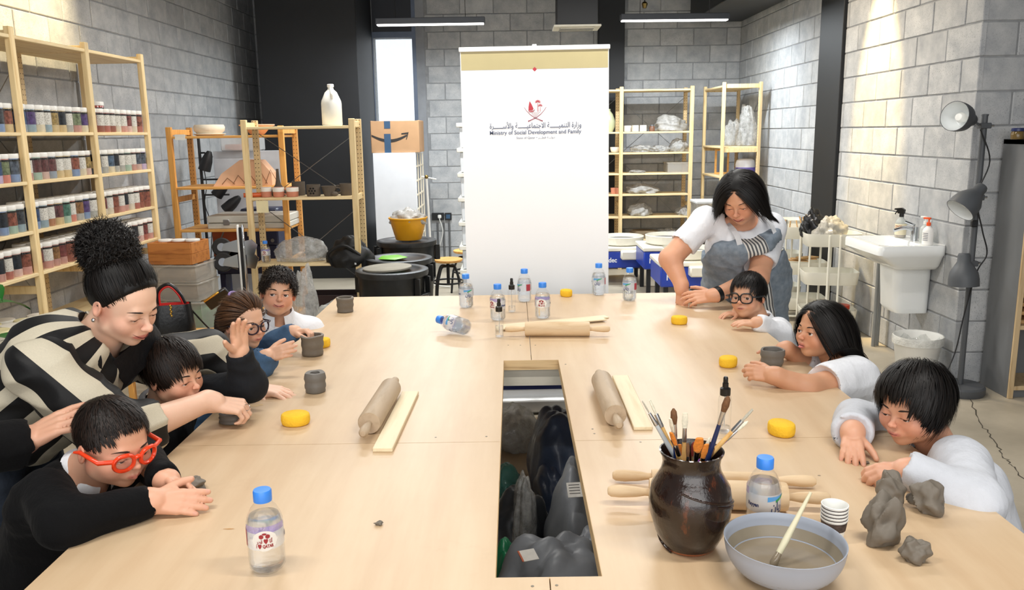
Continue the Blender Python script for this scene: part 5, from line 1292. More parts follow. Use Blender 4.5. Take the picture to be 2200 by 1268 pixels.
def add_hand(F, wrist, fwd, back, L, thumb, curls=(.3, .3, .3, .3), spread=1.0, tcurl=.3, tout=1.0, fat=1.0, nails=None):
    """thumb: side (+1 = +x of the hand frame); curls: 0 straight .. 1 fist, index first; returns nail positions"""
    R = hand_frame(wrist, fwd, back); f = Frame(wrist, R, L); p = f.p; t = thumb; tips = []
    xs = [.155, .055, -.05, -.145]; ln = [.40, .44, .41, .32]; yk = [.50, .52, .50, .45]
    for x, y in zip(xs, yk): F.cap(p(t * x * .55, .05, 0), p(t * x, y, 0.0), .075 * L * fat, .062 * L * fat, .035 * L)
    F.ell(p(t * .10, .24, -.045), np.array([.10, .19, .075]) * L * fat, R, .04 * L)
    F.ell(p(-t * .11, .24, -.03), np.array([.075, .2, .07]) * L * fat, R, .04 * L)
    for i in range(4):
        a = -t * (1.5 - i) * 0.0; sp = t * (1.5 - i) * 7.0 * spread
        c = curls[i] if hasattr(curls, '__len__') else curls
        b0 = p(t * xs[i], yk[i], .005); ang = 0.0; q = b0
        seg = [ln[i] * .47, ln[i] * .30, ln[i] * .24]; rad = [.054, .050, .045, .038]
        if i == 3: rad = [r * .86 for r in rad]
        for j in range(3):
            ang += c * (78, 95, 62)[j]
            dl = rotm('z', -sp) @ rotm('x', -ang) @ np.array([0, 1.0, 0])
            q2 = q + R @ dl * seg[j] * L
            F.cap(q, q2, rad[j] * L * fat, rad[j + 1] * L * fat, .012 * L)
            if j == 2: tips.append((q2 + R @ (rotm('z', -sp) @ rotm('x', -ang) @ np.array([0, -.03, .03])) * L, R @ rotm('z', -sp) @ rotm('x', -ang)))
            q = q2
    q = p(t * .115, .12, -.03)
    d1 = unit([t * (.75 * tout), .80, -.28 - .3 * tcurl]); q2 = q + R @ d1 * .25 * L
    d2 = unit([t * (.55 * tout - .55 * tcurl), .88, -.25 - .45 * tcurl]); q3 = q2 + R @ d2 * .185 * L
    d3 = unit([t * (.42 * tout - .9 * tcurl), .9, -.25 - .5 * tcurl]); q4 = q3 + R @ d3 * .14 * L
    F.cap(q, q2, .085 * L * fat, .062 * L * fat, .03 * L); F.cap(q2, q3, .060 * L * fat, .052 * L * fat, .012 * L); F.cap(q3, q4, .052 * L * fat, .043 * L * fat, .012 * L)
    zt = unit(np.cross(np.cross(d3, [0, 0, 1]), d3)); tips.append((q4 + R @ zt * .02 * L, hand_frame(q4, R @ d3, R @ zt)))
    col = nails or hx('#d9a295')
    return [(c, Rr, np.array([.030, .042, .022]) * L, col, .35, .9 if nails else .5) for c, Rr in tips]
def thin_out(Vt, Q, keep, cell):
    """merge the vertices that are not kept on a coarser grid; returns triangles"""
    key = np.floor(Vt / cell).astype(np.int64); kid = (key[:, 0] * 4000003 + key[:, 1]) * 4001 + key[:, 2]
    uq, inv = np.unique(kid[~keep], return_inverse=True); nk = int(keep.sum()); ids = np.empty(len(Vt), np.int64)
    ids[keep] = np.arange(nk); ids[~keep] = nk + inv
    W = np.zeros((nk + len(uq), 3)); W[:nk] = Vt[keep]; cnt = np.bincount(inv, minlength=len(uq))
    for c in range(3): W[nk:, c] = np.bincount(inv, Vt[~keep][:, c], len(uq)) / cnt
    T = ids[np.concatenate([Q[:, [0, 1, 2]], Q[:, [0, 2, 3]]])]
    T = T[(T[:, 0] != T[:, 1]) & (T[:, 1] != T[:, 2]) & (T[:, 2] != T[:, 0])]
    for _ in range(3):                                   # even out the merged part
        sm = np.zeros_like(W); c = np.zeros(len(W))
        for i, j in ((0, 1), (1, 2), (2, 0)):
            for u, v in ((i, j), (j, i)):
                for k in range(3): sm[:, k] += np.bincount(T[:, u], W[T[:, v], k], len(W))
                c += np.bincount(T[:, u], minlength=len(W))
        q = sm / np.maximum(c, 1)[:, None]; W[nk:] = W[nk:] * .5 + q[nk:] * .5
    return W, T
def body_obj(root, F, res, skin, spots, extra=1, fine=None):
    Vt, Q = F.mesh(res); Vt = relax(Vt, Q, extra, .4)
    if fine:
        keep = np.zeros(len(Vt), bool)
        for c, r in fine: keep |= np.linalg.norm(Vt - c, axis=1) < r
        Vt, Q = thin_out(Vt, Q, keep, res * 2.6)
    me = np_mesh('body', Vt, Q, True, {'Col': paint(Vt, skin, spots)})
    return link('body', me, M_SKIN, root)
def cloth_obj(root, name, F, res, m, fold=0.004, fsc=28.0, seed=1, it=2, stripe=None):
    Vt, Q = F.mesh(res); Vt = relax(Vt, Q, it, .5); N = vnormals(Vt, Q)
    w = wav(Vt * np.array([1, 1, .55]), fsc, seed); w2 = 1 - 2 * np.abs(wav(Vt * np.array([.6, .6, 1.2]), fsc * 1.6, seed + 5))
    Vt = Vt + N * (fold * 1.25 * (0.7 * w + 0.5 * w2))[:, None]
    at_ = {'st': stripe(Vt)} if stripe else None
    return link(name, np_mesh(name, Vt, Q, True, at_), m, root)
def ribbon(P, R0, sh, cen):
    """P: (n, k, 3) strand points, R0: (n, k) half widths -> flat locks that lie along the head"""
    n, k, _ = P.shape
    T = np.gradient(P, axis=1); T /= np.linalg.norm(T, axis=2)[..., None] + 1e-9
    Nn = P - cen; Nn /= np.linalg.norm(Nn, axis=2)[..., None] + 1e-9
    U = np.cross(T, Nn); U /= np.linalg.norm(U, axis=2)[..., None] + 1e-9
    Vt = np.stack([P - U * R0[..., None], P + U * R0[..., None]], 2).reshape(-1, 3)
    base = (np.arange(n)[:, None] * k + np.arange(k - 1)[None]) * 2
    Q = np.stack([base, base + 1, base + 3, base + 2], -1).reshape(-1, 4)
    return Vt, Q, np.repeat(np.repeat(sh[:, None], k, 1).reshape(-1), 2)
def hair_obj(root, f, o, m):
    """scalp cap and combed strands. o: n, line(P)->bool roots, comb(P)->dir, length(P), lift, rad, curl, grav, collide [(c,r)]"""
    rs = np.random.RandomState(o.get('seed', 3)); w = o.get('w', 1.0)
    c0 = np.array([0, -.05, .12]); r0 = np.array([.335 * w, .42, .375])
    n = int(o.get('n', 1100) * 1.3)
    d = rs.normal(size=(n * 4, 3)); d /= np.linalg.norm(d, axis=1)[:, None]
    P = c0 + d * r0
    ok = o['line'](P); P = P[ok][:n]; d = d[ok][:n]; n = len(P)
    lift = o.get('lift', .05) * (0.35 + 0.65 * rs.uniform(size=n)) + o.get('vol', lambda P: 0)(P)
    L = o['length'](P) * rs.uniform(.8, 1.08, size=n); k = o.get('k', 12); step = L / (k - 1)
    g = f.R.T @ np.array([0, 0, -1.0]); comb = o['comb'](P); comb /= np.linalg.norm(comb, axis=1)[:, None] + 1e-9
    nr = d / r0; nr /= np.linalg.norm(nr, axis=1)[:, None]
    dr = comb * 1.0 + nr * .25; cur = P.copy(); pts = [cur.copy()]; grav = o.get('grav', .25); curl = o.get('curl', 0.0); ph = rs.uniform(0, 6.28, size=n)
    jit = rs.normal(size=(n, 3)) * o.get('jit', .12)
    cols = [(f.inv(A(c)[None])[0], r / f.s) for c, r in o.get('collide', [])]
    for i in range(1, k):
        tgt = o['comb'](cur); tgt /= np.linalg.norm(tgt, axis=1)[:, None] + 1e-9
        dr = dr * .55 + tgt * .45 * (1 - grav) + g * grav * (.3 + i / k) + jit * .25
        if curl:
            dr = dr + curl * np.stack([np.sin(ph + i * 1.3), np.cos(ph * 1.7 + i * 1.3), np.sin(ph * .6 + i * 1.1)], 1)
        dr /= np.linalg.norm(dr, axis=1)[:, None] + 1e-9
        cur = cur + dr * step[:, None]
        q = (cur - c0) / r0; e = np.linalg.norm(q, axis=1); lim = 1 + lift / .37
        b = e < lim; cur[b] = c0 + (q[b] / e[b][:, None]) * lim[b][:, None] * r0
        for cc, rr in cols:
            v = cur - cc; e = np.linalg.norm(v, axis=1); b = e < rr; cur[b] = cc + v[b] / e[b][:, None] * rr
        pts.append(cur.copy())
    Pw = np.stack(pts, 1); Pw = f.o + (Pw * f.s) @ f.R.T
    tp = np.concatenate([np.linspace(.3, 1, k // 2), np.linspace(1, .15, k - k // 2)])
    R0 = o.get('rad', .012) * f.s * tp[None] * rs.uniform(.6, 1.2, size=n)[:, None]
    Vt, Q, S = ribbon(Pw, R0, rs.uniform(0, 1, size=n), f.p(0, -.08, .05))
    capf = Field(); cl = o.get('cap', .022)
    capf.ell(f.p(*c0), (r0 + cl) * f.s, f.R, .01 * f.s)
    for (c, r) in o.get('mass', []): capf.ell(f.p(*c), np.array(r) * f.s, f.R, .05 * f.s)
    for (pt, nn) in o.get('cuts', []): capf.cut(f.p(*pt), f.d(*nn), .03 * f.s)
    V2, Q2 = capf.mesh(.0065); V2 = relax(V2, Q2, 2)
    if o.get('capnoise'): V2 = V2 + vnormals(V2, Q2) * (wav(V2, 90, 3) * o['capnoise'])[:, None]
    Va = np.concatenate([Vt, V2]); Qa = np.concatenate([Q, Q2 + len(Vt)])
    return link('hair', np_mesh('hair', Va, Qa, True, {'sh': np.concatenate([S, np.full(len(V2), .15)])}), m, root)
def away_from_crown(cx=0, cy=-.2, cz=.5, fwd=0.0):
    def fn(P):
        v = P - np.array([cx, cy, cz]); nr = (P - np.array([0, -.05, .12])) / np.array([.335, .42, .375]) ** 2
        nr /= np.linalg.norm(nr, axis=1)[:, None] + 1e-9
        v = v + np.array([0, fwd, 0]); v = v - nr * np.sum(v * nr, 1)[:, None]; return v + 1e-6
    return fn
def hairline(front=.30, side=.02, back=-.30, temple=.06, w=1.0):
    """scalp roots: above a line that runs from the forehead over the ears to the nape"""
    def fn(P):
        y = P[:, 1]; x = np.abs(P[:, 0]) / w
        lim = np.where(y > .12, side + (front - side) * np.clip((y - .12) / .16, 0, 1), np.where(y > -.12, side, side + (back - side) * np.clip((-.12 - y) / .16, 0, 1)))
        lim = np.where((y > .05) & (x > .2), np.minimum(lim, temple + .10), lim)
        return P[:, 2] > lim
    return fn
def glasses(root, f, color, o, r=.105, round_=True, thick=.016, hgt=1.0):
    s = f.s; w = o.get('w', 1.0); m = mat('spectacle' + color, color, 0.25, var=0.05, coat_weight=0) if False else mat('spectacle' + color, color, 0.25, var=0.05)
    gl = bpy.data.objects.new('glasses', None); COL.objects.link(gl); gl.parent = root; gl.empty_display_size = .03
    ex = .145 * w; gz0 = -.04 * o.get('kid', 1.0)
    fr = MB()
    for x in (-1, 1):
        ring = []
        for i in range(28):
            a = 2 * PI * i / 28; sx = r * math.copysign(abs(math.cos(a)) ** (.9 if round_ else .72), math.cos(a)); sz = r * .86 * hgt * math.copysign(abs(math.sin(a)) ** (.9 if round_ else .72), math.sin(a))
            ring.append(f.p(x * ex + sx, .435 - .10 * abs(x * ex + sx) - .28 * max(0, abs(x * ex + sx) - .16), -.012 + gz0 + sz))
        fr.tube(ring, thick * s, 6, close=True)
    fr.tube([f.p(-ex + r, .425, .01 + gz0), f.p(0, .44, .035 + gz0), f.p(ex - r, .425, .01 + gz0)], thick * s, 6)
    for x in (-1, 1):
        fr.tube([f.p(x * (ex + r * .98), .365, .02 + gz0), f.p(x * (.325 * w + .05), .30, .03 + gz0), f.p(x * (.335 * w + .045), .0, .035 + gz0), f.p(x * (.34 * w + .035), -.12, -.01 + gz0)], [thick * 1.1 * s, thick * 1.2 * s, thick * s, thick * .7 * s], 6)
    fr.build('frame', m, gl, 60)
    for x in (-1, 1):
        l = MB(); ring = [f.p(x * ex + (r * .97) * math.cos(a), .430 - .10 * abs(x * ex + r * math.cos(a)) - .28 * max(0, abs(x * ex + r * math.cos(a)) - .16), -.012 + gz0 + r * .83 * hgt * math.sin(a)) for a in [2 * PI * i / 20 for i in range(20)]]
        b = [q + f.d(0, .004 * s, 0) for q in ring]
        l.add(ring + b, [tuple(range(20)), tuple(range(39, 19, -1))] + [(i, (i + 1) % 20, 20 + (i + 1) % 20, 20 + i) for i in range(20)])
        l.build('lens', glassy('lens', (0.99, 0.99, 0.99), 0.985, 0.05, 1.06), gl, 40)
    return gl
# ================================================================== the big work table
TT = .75; TX0, TX1, TY0, TY1 = -.952, 1.072, .45, 4.34
HX0, HX1, HY0, HY1 = -.046, .163, 1.477, 3.043; SXM, SYM = .060, 2.20
def ply_mat():
    t = NT('plywood'); co = t.coord('Object', (7, .8, 7)); c2 = t.coord()
    f = t.noise(co, 1.6, 5, .6); g = t.noise(c2, 1.7, 4, .6); h = t.noise(c2, 9, 4, .65)
    c = t.ramp(f, [(.3, hx('#c6a884')), (.52, hx('#cfb491')), (.75, hx('#d6bd9c'))])
    c = t.mix(t.ramp(g, [(.42, (0, 0, 0)), (.75, (.3, .3, .3))]), c, hx('#b99a77'))
    c = t.mix(t.ramp(h, [(.62, (0, 0, 0)), (.78, (.16, .16, .16))]), c, hx('#a98a68'))
    p = t.bsdf(c, .42, 0, t.bump(f, .03, .002)); p.inputs['Coat Weight'].default_value = .12; p.inputs['Coat Roughness'].default_value = .35
    return t.done(p.outputs[0])
M_PLY = ply_mat(); M_EDGE = wood('ply_edge', '#d8b98a', '#b18f63', (2, 2, 60))
tb = thing('work_table', 'large plywood work table with a long open slot in the middle', 'table', (0, 0, 0))
def slab(poly, nm):
    n = len(poly); g = .0012; cxm = sum(p[0] for p in poly) / n; cym = sum(p[1] for p in poly) / n
    vs = [(x, y, TT - .018) for x, y in poly] + [(x, y, TT) for x, y in poly]
    MB().add(vs, [tuple(range(n - 1, -1, -1)), tuple(range(n, 2 * n))] + [(i, (i + 1) % n, (i + 1) % n + n, i + n) for i in range(n)]).build(nm, M_PLY, tb, 0)
G = .0012
slab([(TX0, SYM + G), (HX0, SYM + G), (HX0, HY1), (SXM - G, HY1), (SXM - G, TY1), (TX0, TY1)], 'plywood_sheet')
slab([(HX1, SYM + G), (TX1, SYM + G), (TX1, TY1), (SXM + G, TY1), (SXM + G, HY1), (HX1, HY1)], 'plywood_sheet')
slab([(TX0, TY0), (SXM - G, TY0), (SXM - G, HY0), (HX0, HY0), (HX0, SYM - G), (TX0, SYM - G)], 'plywood_sheet')
slab([(SXM + G, TY0), (TX1, TY0), (TX1, SYM - G), (HX1, SYM - G), (HX1, HY0), (SXM + G, HY0)], 'plywood_sheet')
for (x0, x1, y0, y1, z0) in ((HX0 - .005, HX0 + .001, HY0, HY1, .712), (HX1 - .001, HX1 + .005, HY0, HY1, .712), (HX0, HX1, HY1 - .001, HY1 + .005, .712), (HX0, HX1, HY0 - .005, HY0 + .001, .712)):
    MB().box(x0, x1, y0, y1, z0, TT - .0006).build('slot_edging', M_EDGE, tb, 0)
wb_ = mat('beam_white', '#cfcabb', .6, var=.08)
for (x0, x1, y0, y1) in ((TX0 + .05, TX1 - .05, TY1 - .10, TY1 - .05), (TX0 + .05, TX1 - .05, TY0 + .05, TY0 + .10), (TX0 + .05, TX0 + .10, TY0 + .1, TY1 - .1), (TX1 - .10, TX1 - .05, TY0 + .1, TY1 - .1), (TX0 + .1, TX1 - .1, HY1 + .03, HY1 + .07)):
    MB().box(x0, x1, y0, y1, TT - .11, TT - .0185).build('frame_beam', wb_, tb, 0)
for x in (TX0 + .06, SXM - .3, TX1 - .13):
    for y in (TY0 + .06, TY1 - .13): MB().box(x, x + .07, y, y + .07, 0, TT - .11, .004).build('leg', wb_, tb)
for (px, py) in ((1118, 742), (1150, 742), (936, 940), (1045, 938), (1273, 922), (1277, 932), (1376, 950), (1144, 1260), (1196, 1258), (1215, 783), (1092, 742)):
    q = on(px, py); MB().lathe([(0, 0), (.0032, 0), (.0032, .0006), (0, .0007)], 8).build('screw', mat('screw_grey', '#7d776c', .4, metal=.7), tb, loc=(q.x, q.y, TT))
# clay smears on the table (stains with a shape of their own)
def stain(px, py, rx, ry, c, rz=0.0, seed=1):
    q = on(px, py); rs = random.Random(seed); n = 16
    vs = [(0, 0, 0)] + [(rx * (.75 + .35 * rs.random()) * math.cos(2 * PI * i / n), ry * (.75 + .35 * rs.random()) * math.sin(2 * PI * i / n), 0) for i in range(n)]
    MB().add(vs, [(0, 1 + i, 1 + (i + 1) % n) for i in range(n)]).build('stain', mat('stain' + c, c, .7, var=.15, scale=30), tb, 0, (q.x, q.y, TT + .0004), (0, 0, rz))
stain(492, 1137, .013, .003, '#b98a55', 0, 2); stain(1760, 1022, .004, .003, '#8a7a66', 0, 3); stain(545, 872, .03, .014, '#cfae80', .3, 5); stain(1062, 688, .012, .002, '#c9b79a', .2, 6)
# ================================================================== under the slot: floor sheet and bags
onepiece('floor_card', MB().box(-.16, .16, -.5, .5, 0, .006), mat('card_brown', '#8d7c66', .85, var=.1), 'flattened brown card on the floor under the table slot', 'card', (.02, 4.0, .0), smooth=0)
M_GB = mat('grey_sack', '#80848a', .4, var=.2, scale=10, bump=.5, bscale=16); M_BB = mat('navy_sack', '#3c4860', .3, var=.3, scale=10, bump=.5, bscale=16)
M_KB = mat('coal_sack', '#2c2e32', .35, var=.3, bump=.5, bscale=16); M_GR = mat('green_sack', '#1c6e49', .35, var=.2, bump=.4, bscale=16)
def sk_(px, py, z, Yr, dims, m, lb, sd, rz=0.0, amp=.13):
    q = on(px, py, z); crumple('clay_sack', lb, 'bag', (q.x, q.y, 0), dims, m, sd, amp, 7.0, group='sacks under the table', rz=rz, nu=56, nv=36)
sk_(1190, 1195, .40, 0, (.19, .16, .46), M_GB, 'grey sack of clay with torn paper label, nearest under the slot', 61, .3)
sk_(1275, 1180, .36, 0, (.10, .12, .43), M_GB, 'grey sack folded over at the right of the nearest sack', 62)
sk_(1235, 1060, .36, 0, (.10, .20, .44), M_GB, 'tall grey sack with white label against the right of the slot', 63)
sk_(1115, 1110, .25, 0, (.13, .13, .33), M_KB, 'black sack in the middle left under the slot', 64)
sk_(1200, 925, .28, 0, (.13, .20, .40), M_BB, 'dark navy sack farthest under the slot', 65)
sk_(1185, 1010, .15, 0, (.08, .14, .20), M_BB, 'small navy bag in the centre under the slot', 66)
sk_(1095, 1040, .25, 0, (.09, .12, .32), film_mat('green_film', '#2c6a60', .25), 'teal green bag at the left under the slot', 67)
sk_(1085, 1215, .30, 0, (.06, .08, .37), M_GR, 'bright green bag at the near left corner under the slot', 68)
sk_(1105, 915, .10, 0, (.12, .16, .20), M_FILMG, 'clear milky bag at the far left under the slot', 69)
sk_(1125, 1060, .36, 0, (.05, .10, .40), M_FILM, 'thin clear bag draped beside the teal bag', 70)
q = on(1135, 1190, .47); t = thing('paper_tag', 'torn white paper label with orange edge on the nearest sack', 'label', (q.x, q.y, .465), .6, rot=(.45, .1, .5))
MB().box(-.025, .025, -.018, .018, 0, .002).build('sheet', mat('paper_white', '#d9d6cf', .7, var=.1, scale=40), t, 0); MB().box(-.027, -.022, -.018, .018, .0005, .003).build('orange_edge', mat('edge_orange', '#b85a34', .6), t, 0)
q = on(1237, 1035, .47); t = thing('paper_tag', 'printed white label on the tall grey sack', 'label', (q.x, q.y - .02, .45), 0, rot=(.7, 0, .1))
MB().box(-.03, .03, -.026, .026, 0, .002).build('sheet', mat('paper_white', '#d9d6cf', .7), t, 0)
for i in range(4): MB().box(-.024, .012, .016 - i * .010, .018 - i * .010, .002, .0025).build('print_line', prt, t, 0)
# ================================================================== water bottles
def water_mat():
    t = NT('bottle_water'); tr = t.n('ShaderNodeBsdfTransparent'); tr.inputs[0].default_value = (.96, .98, 1, 1); g = t.n('ShaderNodeBsdfGlass'); g.inputs['IOR'].default_value = 1.33; g.inputs['Roughness'].default_value = 0.0
    g.inputs[0].default_value = (.97, .985, 1, 1); nz = t.noise(t.coord(), 40, 1); ms = t.n('ShaderNodeMixShader'); t.l(t.math('MULTIPLY_ADD', nz, .1, .55), ms.inputs[0]); t.l(tr.outputs[0], ms.inputs[1]); t.l(g.outputs[0], ms.inputs[2]); return t.done(ms.outputs[0])
M_PET = glassy('pet_shell', (.99, .995, 1.0), .985, .04, 1.5); M_WAT = water_mat()
M_CAP = mat('cap_blue', '#3f8df0', .35, var=.04)
M_LABW = glassy('label_clear', (.97, .98, 1.0), .55, .3, 1.2, (.80, .84, .90, 1)); M_LILAC = film_mat('label_lilac', '#a996dc', .45, .3)
M_SWB = mat('swoosh_blue', '#5ea3dc', .4); M_SWG = mat('swoosh_green', '#3f9e54', .4); M_LRED = mat('label_red', '#a8394a', .4); M_INK = mat('ink_navy', '#2a3a66', .4); M_LR2 = mat('ink_red', '#9c2c34', .4)
BR = .0355
prof = [(0, .004), (.02, .0), (.029, .002), (BR, .012), (BR, .03), (BR * .965, .034), (BR, .038), (BR, .048), (BR * .975, .052), (BR, .056), (BR, .098), (BR * .965, .102), (BR * .99, .107), (.032, .118), (.025, .132), (.0165, .143), (.0135, .147), (.0135, .152), (0, .152)]
me_sh = MB().lathe(prof, 40, wob=lambda a, z: -.10 * (max(0, math.cos(5 * a)) ** 2) * max(0, 1 - z / .022)).mesh('shell', 60)
me_wa = MB().lathe([(0, .006), (.026, .004), (BR * .94, .013), (BR * .94, .10), (.031, .112), (.0285, .118), (0, .118)], 28).mesh('water', 60)
me_cap = MB().lathe([(.012, .146), (.0178, .146), (.018, .15), (.018, .166), (.0165, .169), (0, .1695)], 28, wob=lambda a, z: .012 * (1 if math.sin(a * 14) > 0 else 0)).mesh('cap', 50)
def patch(a0, a1, z0, z1, r=BR + .0006, n=12, topcut=None):
    vs = []; fs = []
    for i in range(n + 1):
        u = i / n; a = a0 + (a1 - a0) * u; zt_ = z1(u) if callable(z1) else z1; zb_ = z0(u) if callable(z0) else z0
        vs += [(r * math.cos(a), r * math.sin(a), zb_), (r * math.cos(a), r * math.sin(a), zt_)]
        if i: fs.append((2 * i - 2, 2 * i, 2 * i + 1, 2 * i - 1))
    return MB().add(vs, fs)
fa = -PI / 2                                          # front
me_lab = patch(0, 2 * PI, .057, .097, BR + .0003, 40).mesh('label', 60)
me_lil = patch(fa + PI - 1.3, fa + PI + 1.3, .092, .106, BR * .985 + .001, 20).mesh('lilac_band', 60)
me_sb = patch(fa - .62, fa + .62, lambda u: .083 + .006 * u, lambda u: .094, BR + .0008).mesh('swoosh', 60)
me_sg = patch(fa - .1, fa + .66, lambda u: .080 + .012 * u, lambda u: .086 + .010 * u, BR + .0011).mesh('swoosh_green', 60)
me_red = patch(fa + 1.25, fa + 1.95, .060, .094, BR + .0009).mesh('red_panel', 60)
me_disc = patch(fa + PI - .72, fa + PI + .72, lambda u: .0765 - .021 * math.sin(PI * u) ** .5, lambda u: .0765 + .021 * math.sin(PI * u) ** .5, BR + .0007).mesh('white_disc', 60)
me_t1 = text_mesh(arabic('ريان'), .026, .030, .0007, bend=(BR + .0016, fa)); me_t2 = text_mesh('I ♥ QATAR', .009, .034, .0004, bend=(BR + .0014, fa + PI)); me_t3 = text_mesh(arabic('قطر') + ' ♥ ' + arabic('أنا'), .010, .032, .0003, bend=(BR + .0014, fa + PI))
me_t4 = text_mesh('Rayyan', .012, .030, .0004, bend=(BR + .0016, fa + 2.55 - .0)) if False else text_mesh('Rayyan', .011, .026, .0005, bend=(BR + .0016, fa - 1.45))
hexm = MB()
for (ha, hz) in ((-.17, .0), (.17, .0), (0, .0095)):
    vs = []
    for k in range(6):
        an = k * PI / 3 + PI / 6; aa = fa + PI + ha + .0048 * math.cos(an) / BR; rr = BR + .0013; vs.append((rr * math.cos(aa), rr * math.sin(aa), .086 + hz * .55 + .0048 * math.sin(an) * (.5 if hz else 1)))
    hexm.add(vs, [tuple(range(6))])
me_hex = hexm.mesh('hexagons', 0)
def water_bottle(loc, face, lb, lilac=True, rot=None):
    """face: which way the ريان side turns (radians, 0 = towards the camera)"""
    t = thing('water_bottle', lb, 'bottle', loc, face, 'small water bottles', rot)
    link('bottle_shell', me_sh, M_PET, t); link('water', me_wa, M_WAT, t); link('cap', me_cap, M_CAP, t)
    lab = link('label', me_lab, M_LABW, t)
    for nm, me, m in (('swoosh', me_sb, M_SWB), ('green_swoosh', me_sg, M_SWG), ('red_panel', me_red, M_LRED), ('white_disc', me_disc, M_LID), ('hexagons', me_hex, M_LR2)): link(nm, me, m, lab)
    for me, m, z_ in ((me_t1, M_INK, .071), (me_t4, M_INK, .074), (me_t2, M_LR2, .0655), (me_t3, M_LR2, .0755)): link('lettering', me, m, lab, (0, 0, z_))
    if lilac: link('lilac_band', me_lil, M_LILAC, t)
    return t
def tab(px, py, z=TT): q = on(px, py, z); return (q.x, q.y, z + .0006)
water_bottle(tab(576, 1222), PI + .25, 'water bottle standing alone near the left front of the table')
water_bottle(tab(1002, 661), .35, 'water bottle far left, in front of the banner edge', False)
water_bottle(tab(1127, 648), -1.0, 'water bottle behind the spray bottle at the banner middle', False)
water_bottle(tab(1070, 688), PI - .85, 'water bottle hidden partly by the nearer spray bottle')
water_bottle(tab(1166, 684), PI - .2, 'water bottle just behind the lone rolling pin')
water_bottle(tab(1286, 634), -.3, 'water bottle at the far edge by the banner right side', False)
water_bottle(tab(1352, 646), -.95 + .3, 'water bottle at the far edge right of the banner', False)
water_bottle(tab(1637, 1142), .55, 'water bottle between the brown vase and grey bowl')
q = on(966, 712); lb_ = water_bottle((q.x + .01, q.y + .0, TT + BR + .0005), 0, 'water bottle lying on its side on the table', True)
lb_.rotation_mode = 'QUATERNION'; axd = Vector((-.80, .60, .10)).normalized(); lb_.rotation_quaternion = axd.to_track_quat('Z', 'Y') @ Matrix.Rotation(2.2, 3, 'Z').to_quaternion()
q = on(1005, 722); lb_.location = (q.x + .0, q.y + .0, TT + BR + .001)
water_bottle((at(572, 560, 6.34).x, 6.34, .641), PI, 'water bottle on the low board of the pale shelving')
# ================================================================== spray bottles
for i, (px, py, lb, wl_) in enumerate(((1073, 725, 'clear spray bottle with black nozzle in front of the rolling pin', .05), (1100, 671, 'clear spray bottle with black nozzle among the far water bottles', .03), (1555, 930, 'clear spray bottle with black nozzle behind the brown vase', .02))):
    t = thing('mist_bottle', lb, 'bottle', tab(px, py), 0, 'clear mist spray bottles')
    MB().lathe([(0, .002), (.012, 0), (.0175, .003), (.0185, .01), (.0185, .10), (.0165, .108), (.011, .113), (.010, .12), (0, .12)], 24).build('bottle_body', M_PET, t)
    MB().lathe([(0, .004), (.0165, .006), (.0165, wl_), (0, wl_)], 20).build('water', M_WAT, t)
    MB().lathe([(.009, .112), (.0145, .112), (.0148, .116), (.0148, .132), (.010, .135), (.0085, .136), (.0085, .148), (0, .148)], 22).build('collar', bkp, t)
    MB().lathe([(.0065, .147), (.0068, .148), (.0068, .162), (.005, .166), (0, .166)], 16).build('nozzle', bkp, t); MB().tube([(0, 0, .157), (0, -.009, .157)], .0025, 8).build('spout', bkp, t)
    MB().tube([(0, 0, .02), (0, 0, .118)], .0018, 6).build('dip_tube', M_FILM, t)
# ================================================================== rolling pins and slats
M_PIN = wood('beech_pin', '#d8bd98', '#c7a67b', (2.2, 12, 12), rnd=.1); M_PALE = wood('pale_slat', '#e6d6b4', '#d9c6a0', (1.4, 16, 16), rnd=.06); M_WORN = wood('worn_pin', '#b9a48a', '#a58f74', (2.2, 12, 12), rnd=.08)
def pin(a, b, r, lb, m=M_PIN, hl=.095, h0=True, h1=True):
    a, b = Vector(a), Vector(b); L = (b - a).length; c = (a + b) / 2; an = math.atan2(b.y - a.y, b.x - a.x)
    t = thing('rolling_pin', lb, 'rolling pin', (c.x, c.y, TT + r + .0004), an, 'wooden rolling pins')
    Mx = Matrix.Rotation(PI / 2, 4, 'Y')
    MB().lathe([(0, -L / 2), (r * .93, -L / 2), (r, -L / 2 + .006), (r, L / 2 - .006), (r * .93, L / 2), (0, L / 2)], 32, M=Mx).build('barrel', m, t)
    for s_ in (-1, 1):
        pr = [(.009, L / 2 - .002), (.0085, L / 2 + .01), (.012, L / 2 + .03), (.0145, L / 2 + hl * .7), (.013, L / 2 + hl * .92), (.008, L / 2 + hl), (0, L / 2 + hl + .001)]
        Mh = Mx if s_ > 0 else Matrix.Rotation(-PI / 2, 4, 'Y')
        MB().lathe(pr, 18, M=Mh).build('handle', m, t)
    return t
def at_z(px, py, r): return on(px, py, TT + r)
pin(at_z(1128, 707, .031), at_z(1267, 707, .031), .031, 'rolling pin lying crosswise among the bottles', hl=.085)
pin(at_z(793, 910, .034), at_z(840, 833, .034), .034, 'rolling pin lying lengthwise left of the slot', M_WORN, .085)
pin(at_z(1322, 893, .034), at_z(1292, 816, .034), .034, 'rolling pin lying lengthwise right of the slot', M_WORN, .085)
pin(at_z(1395, 1058, .033), at_z(1690, 1068, .033), .033, 'rolling pin behind the brown vase, nearer of two', M_PIN, .095)
pin(at_z(1400, 1024, .018), at_z(1665, 1032, .018), .018, 'slim rolling pin behind the brown vase, farther of two', M_PIN, .095)
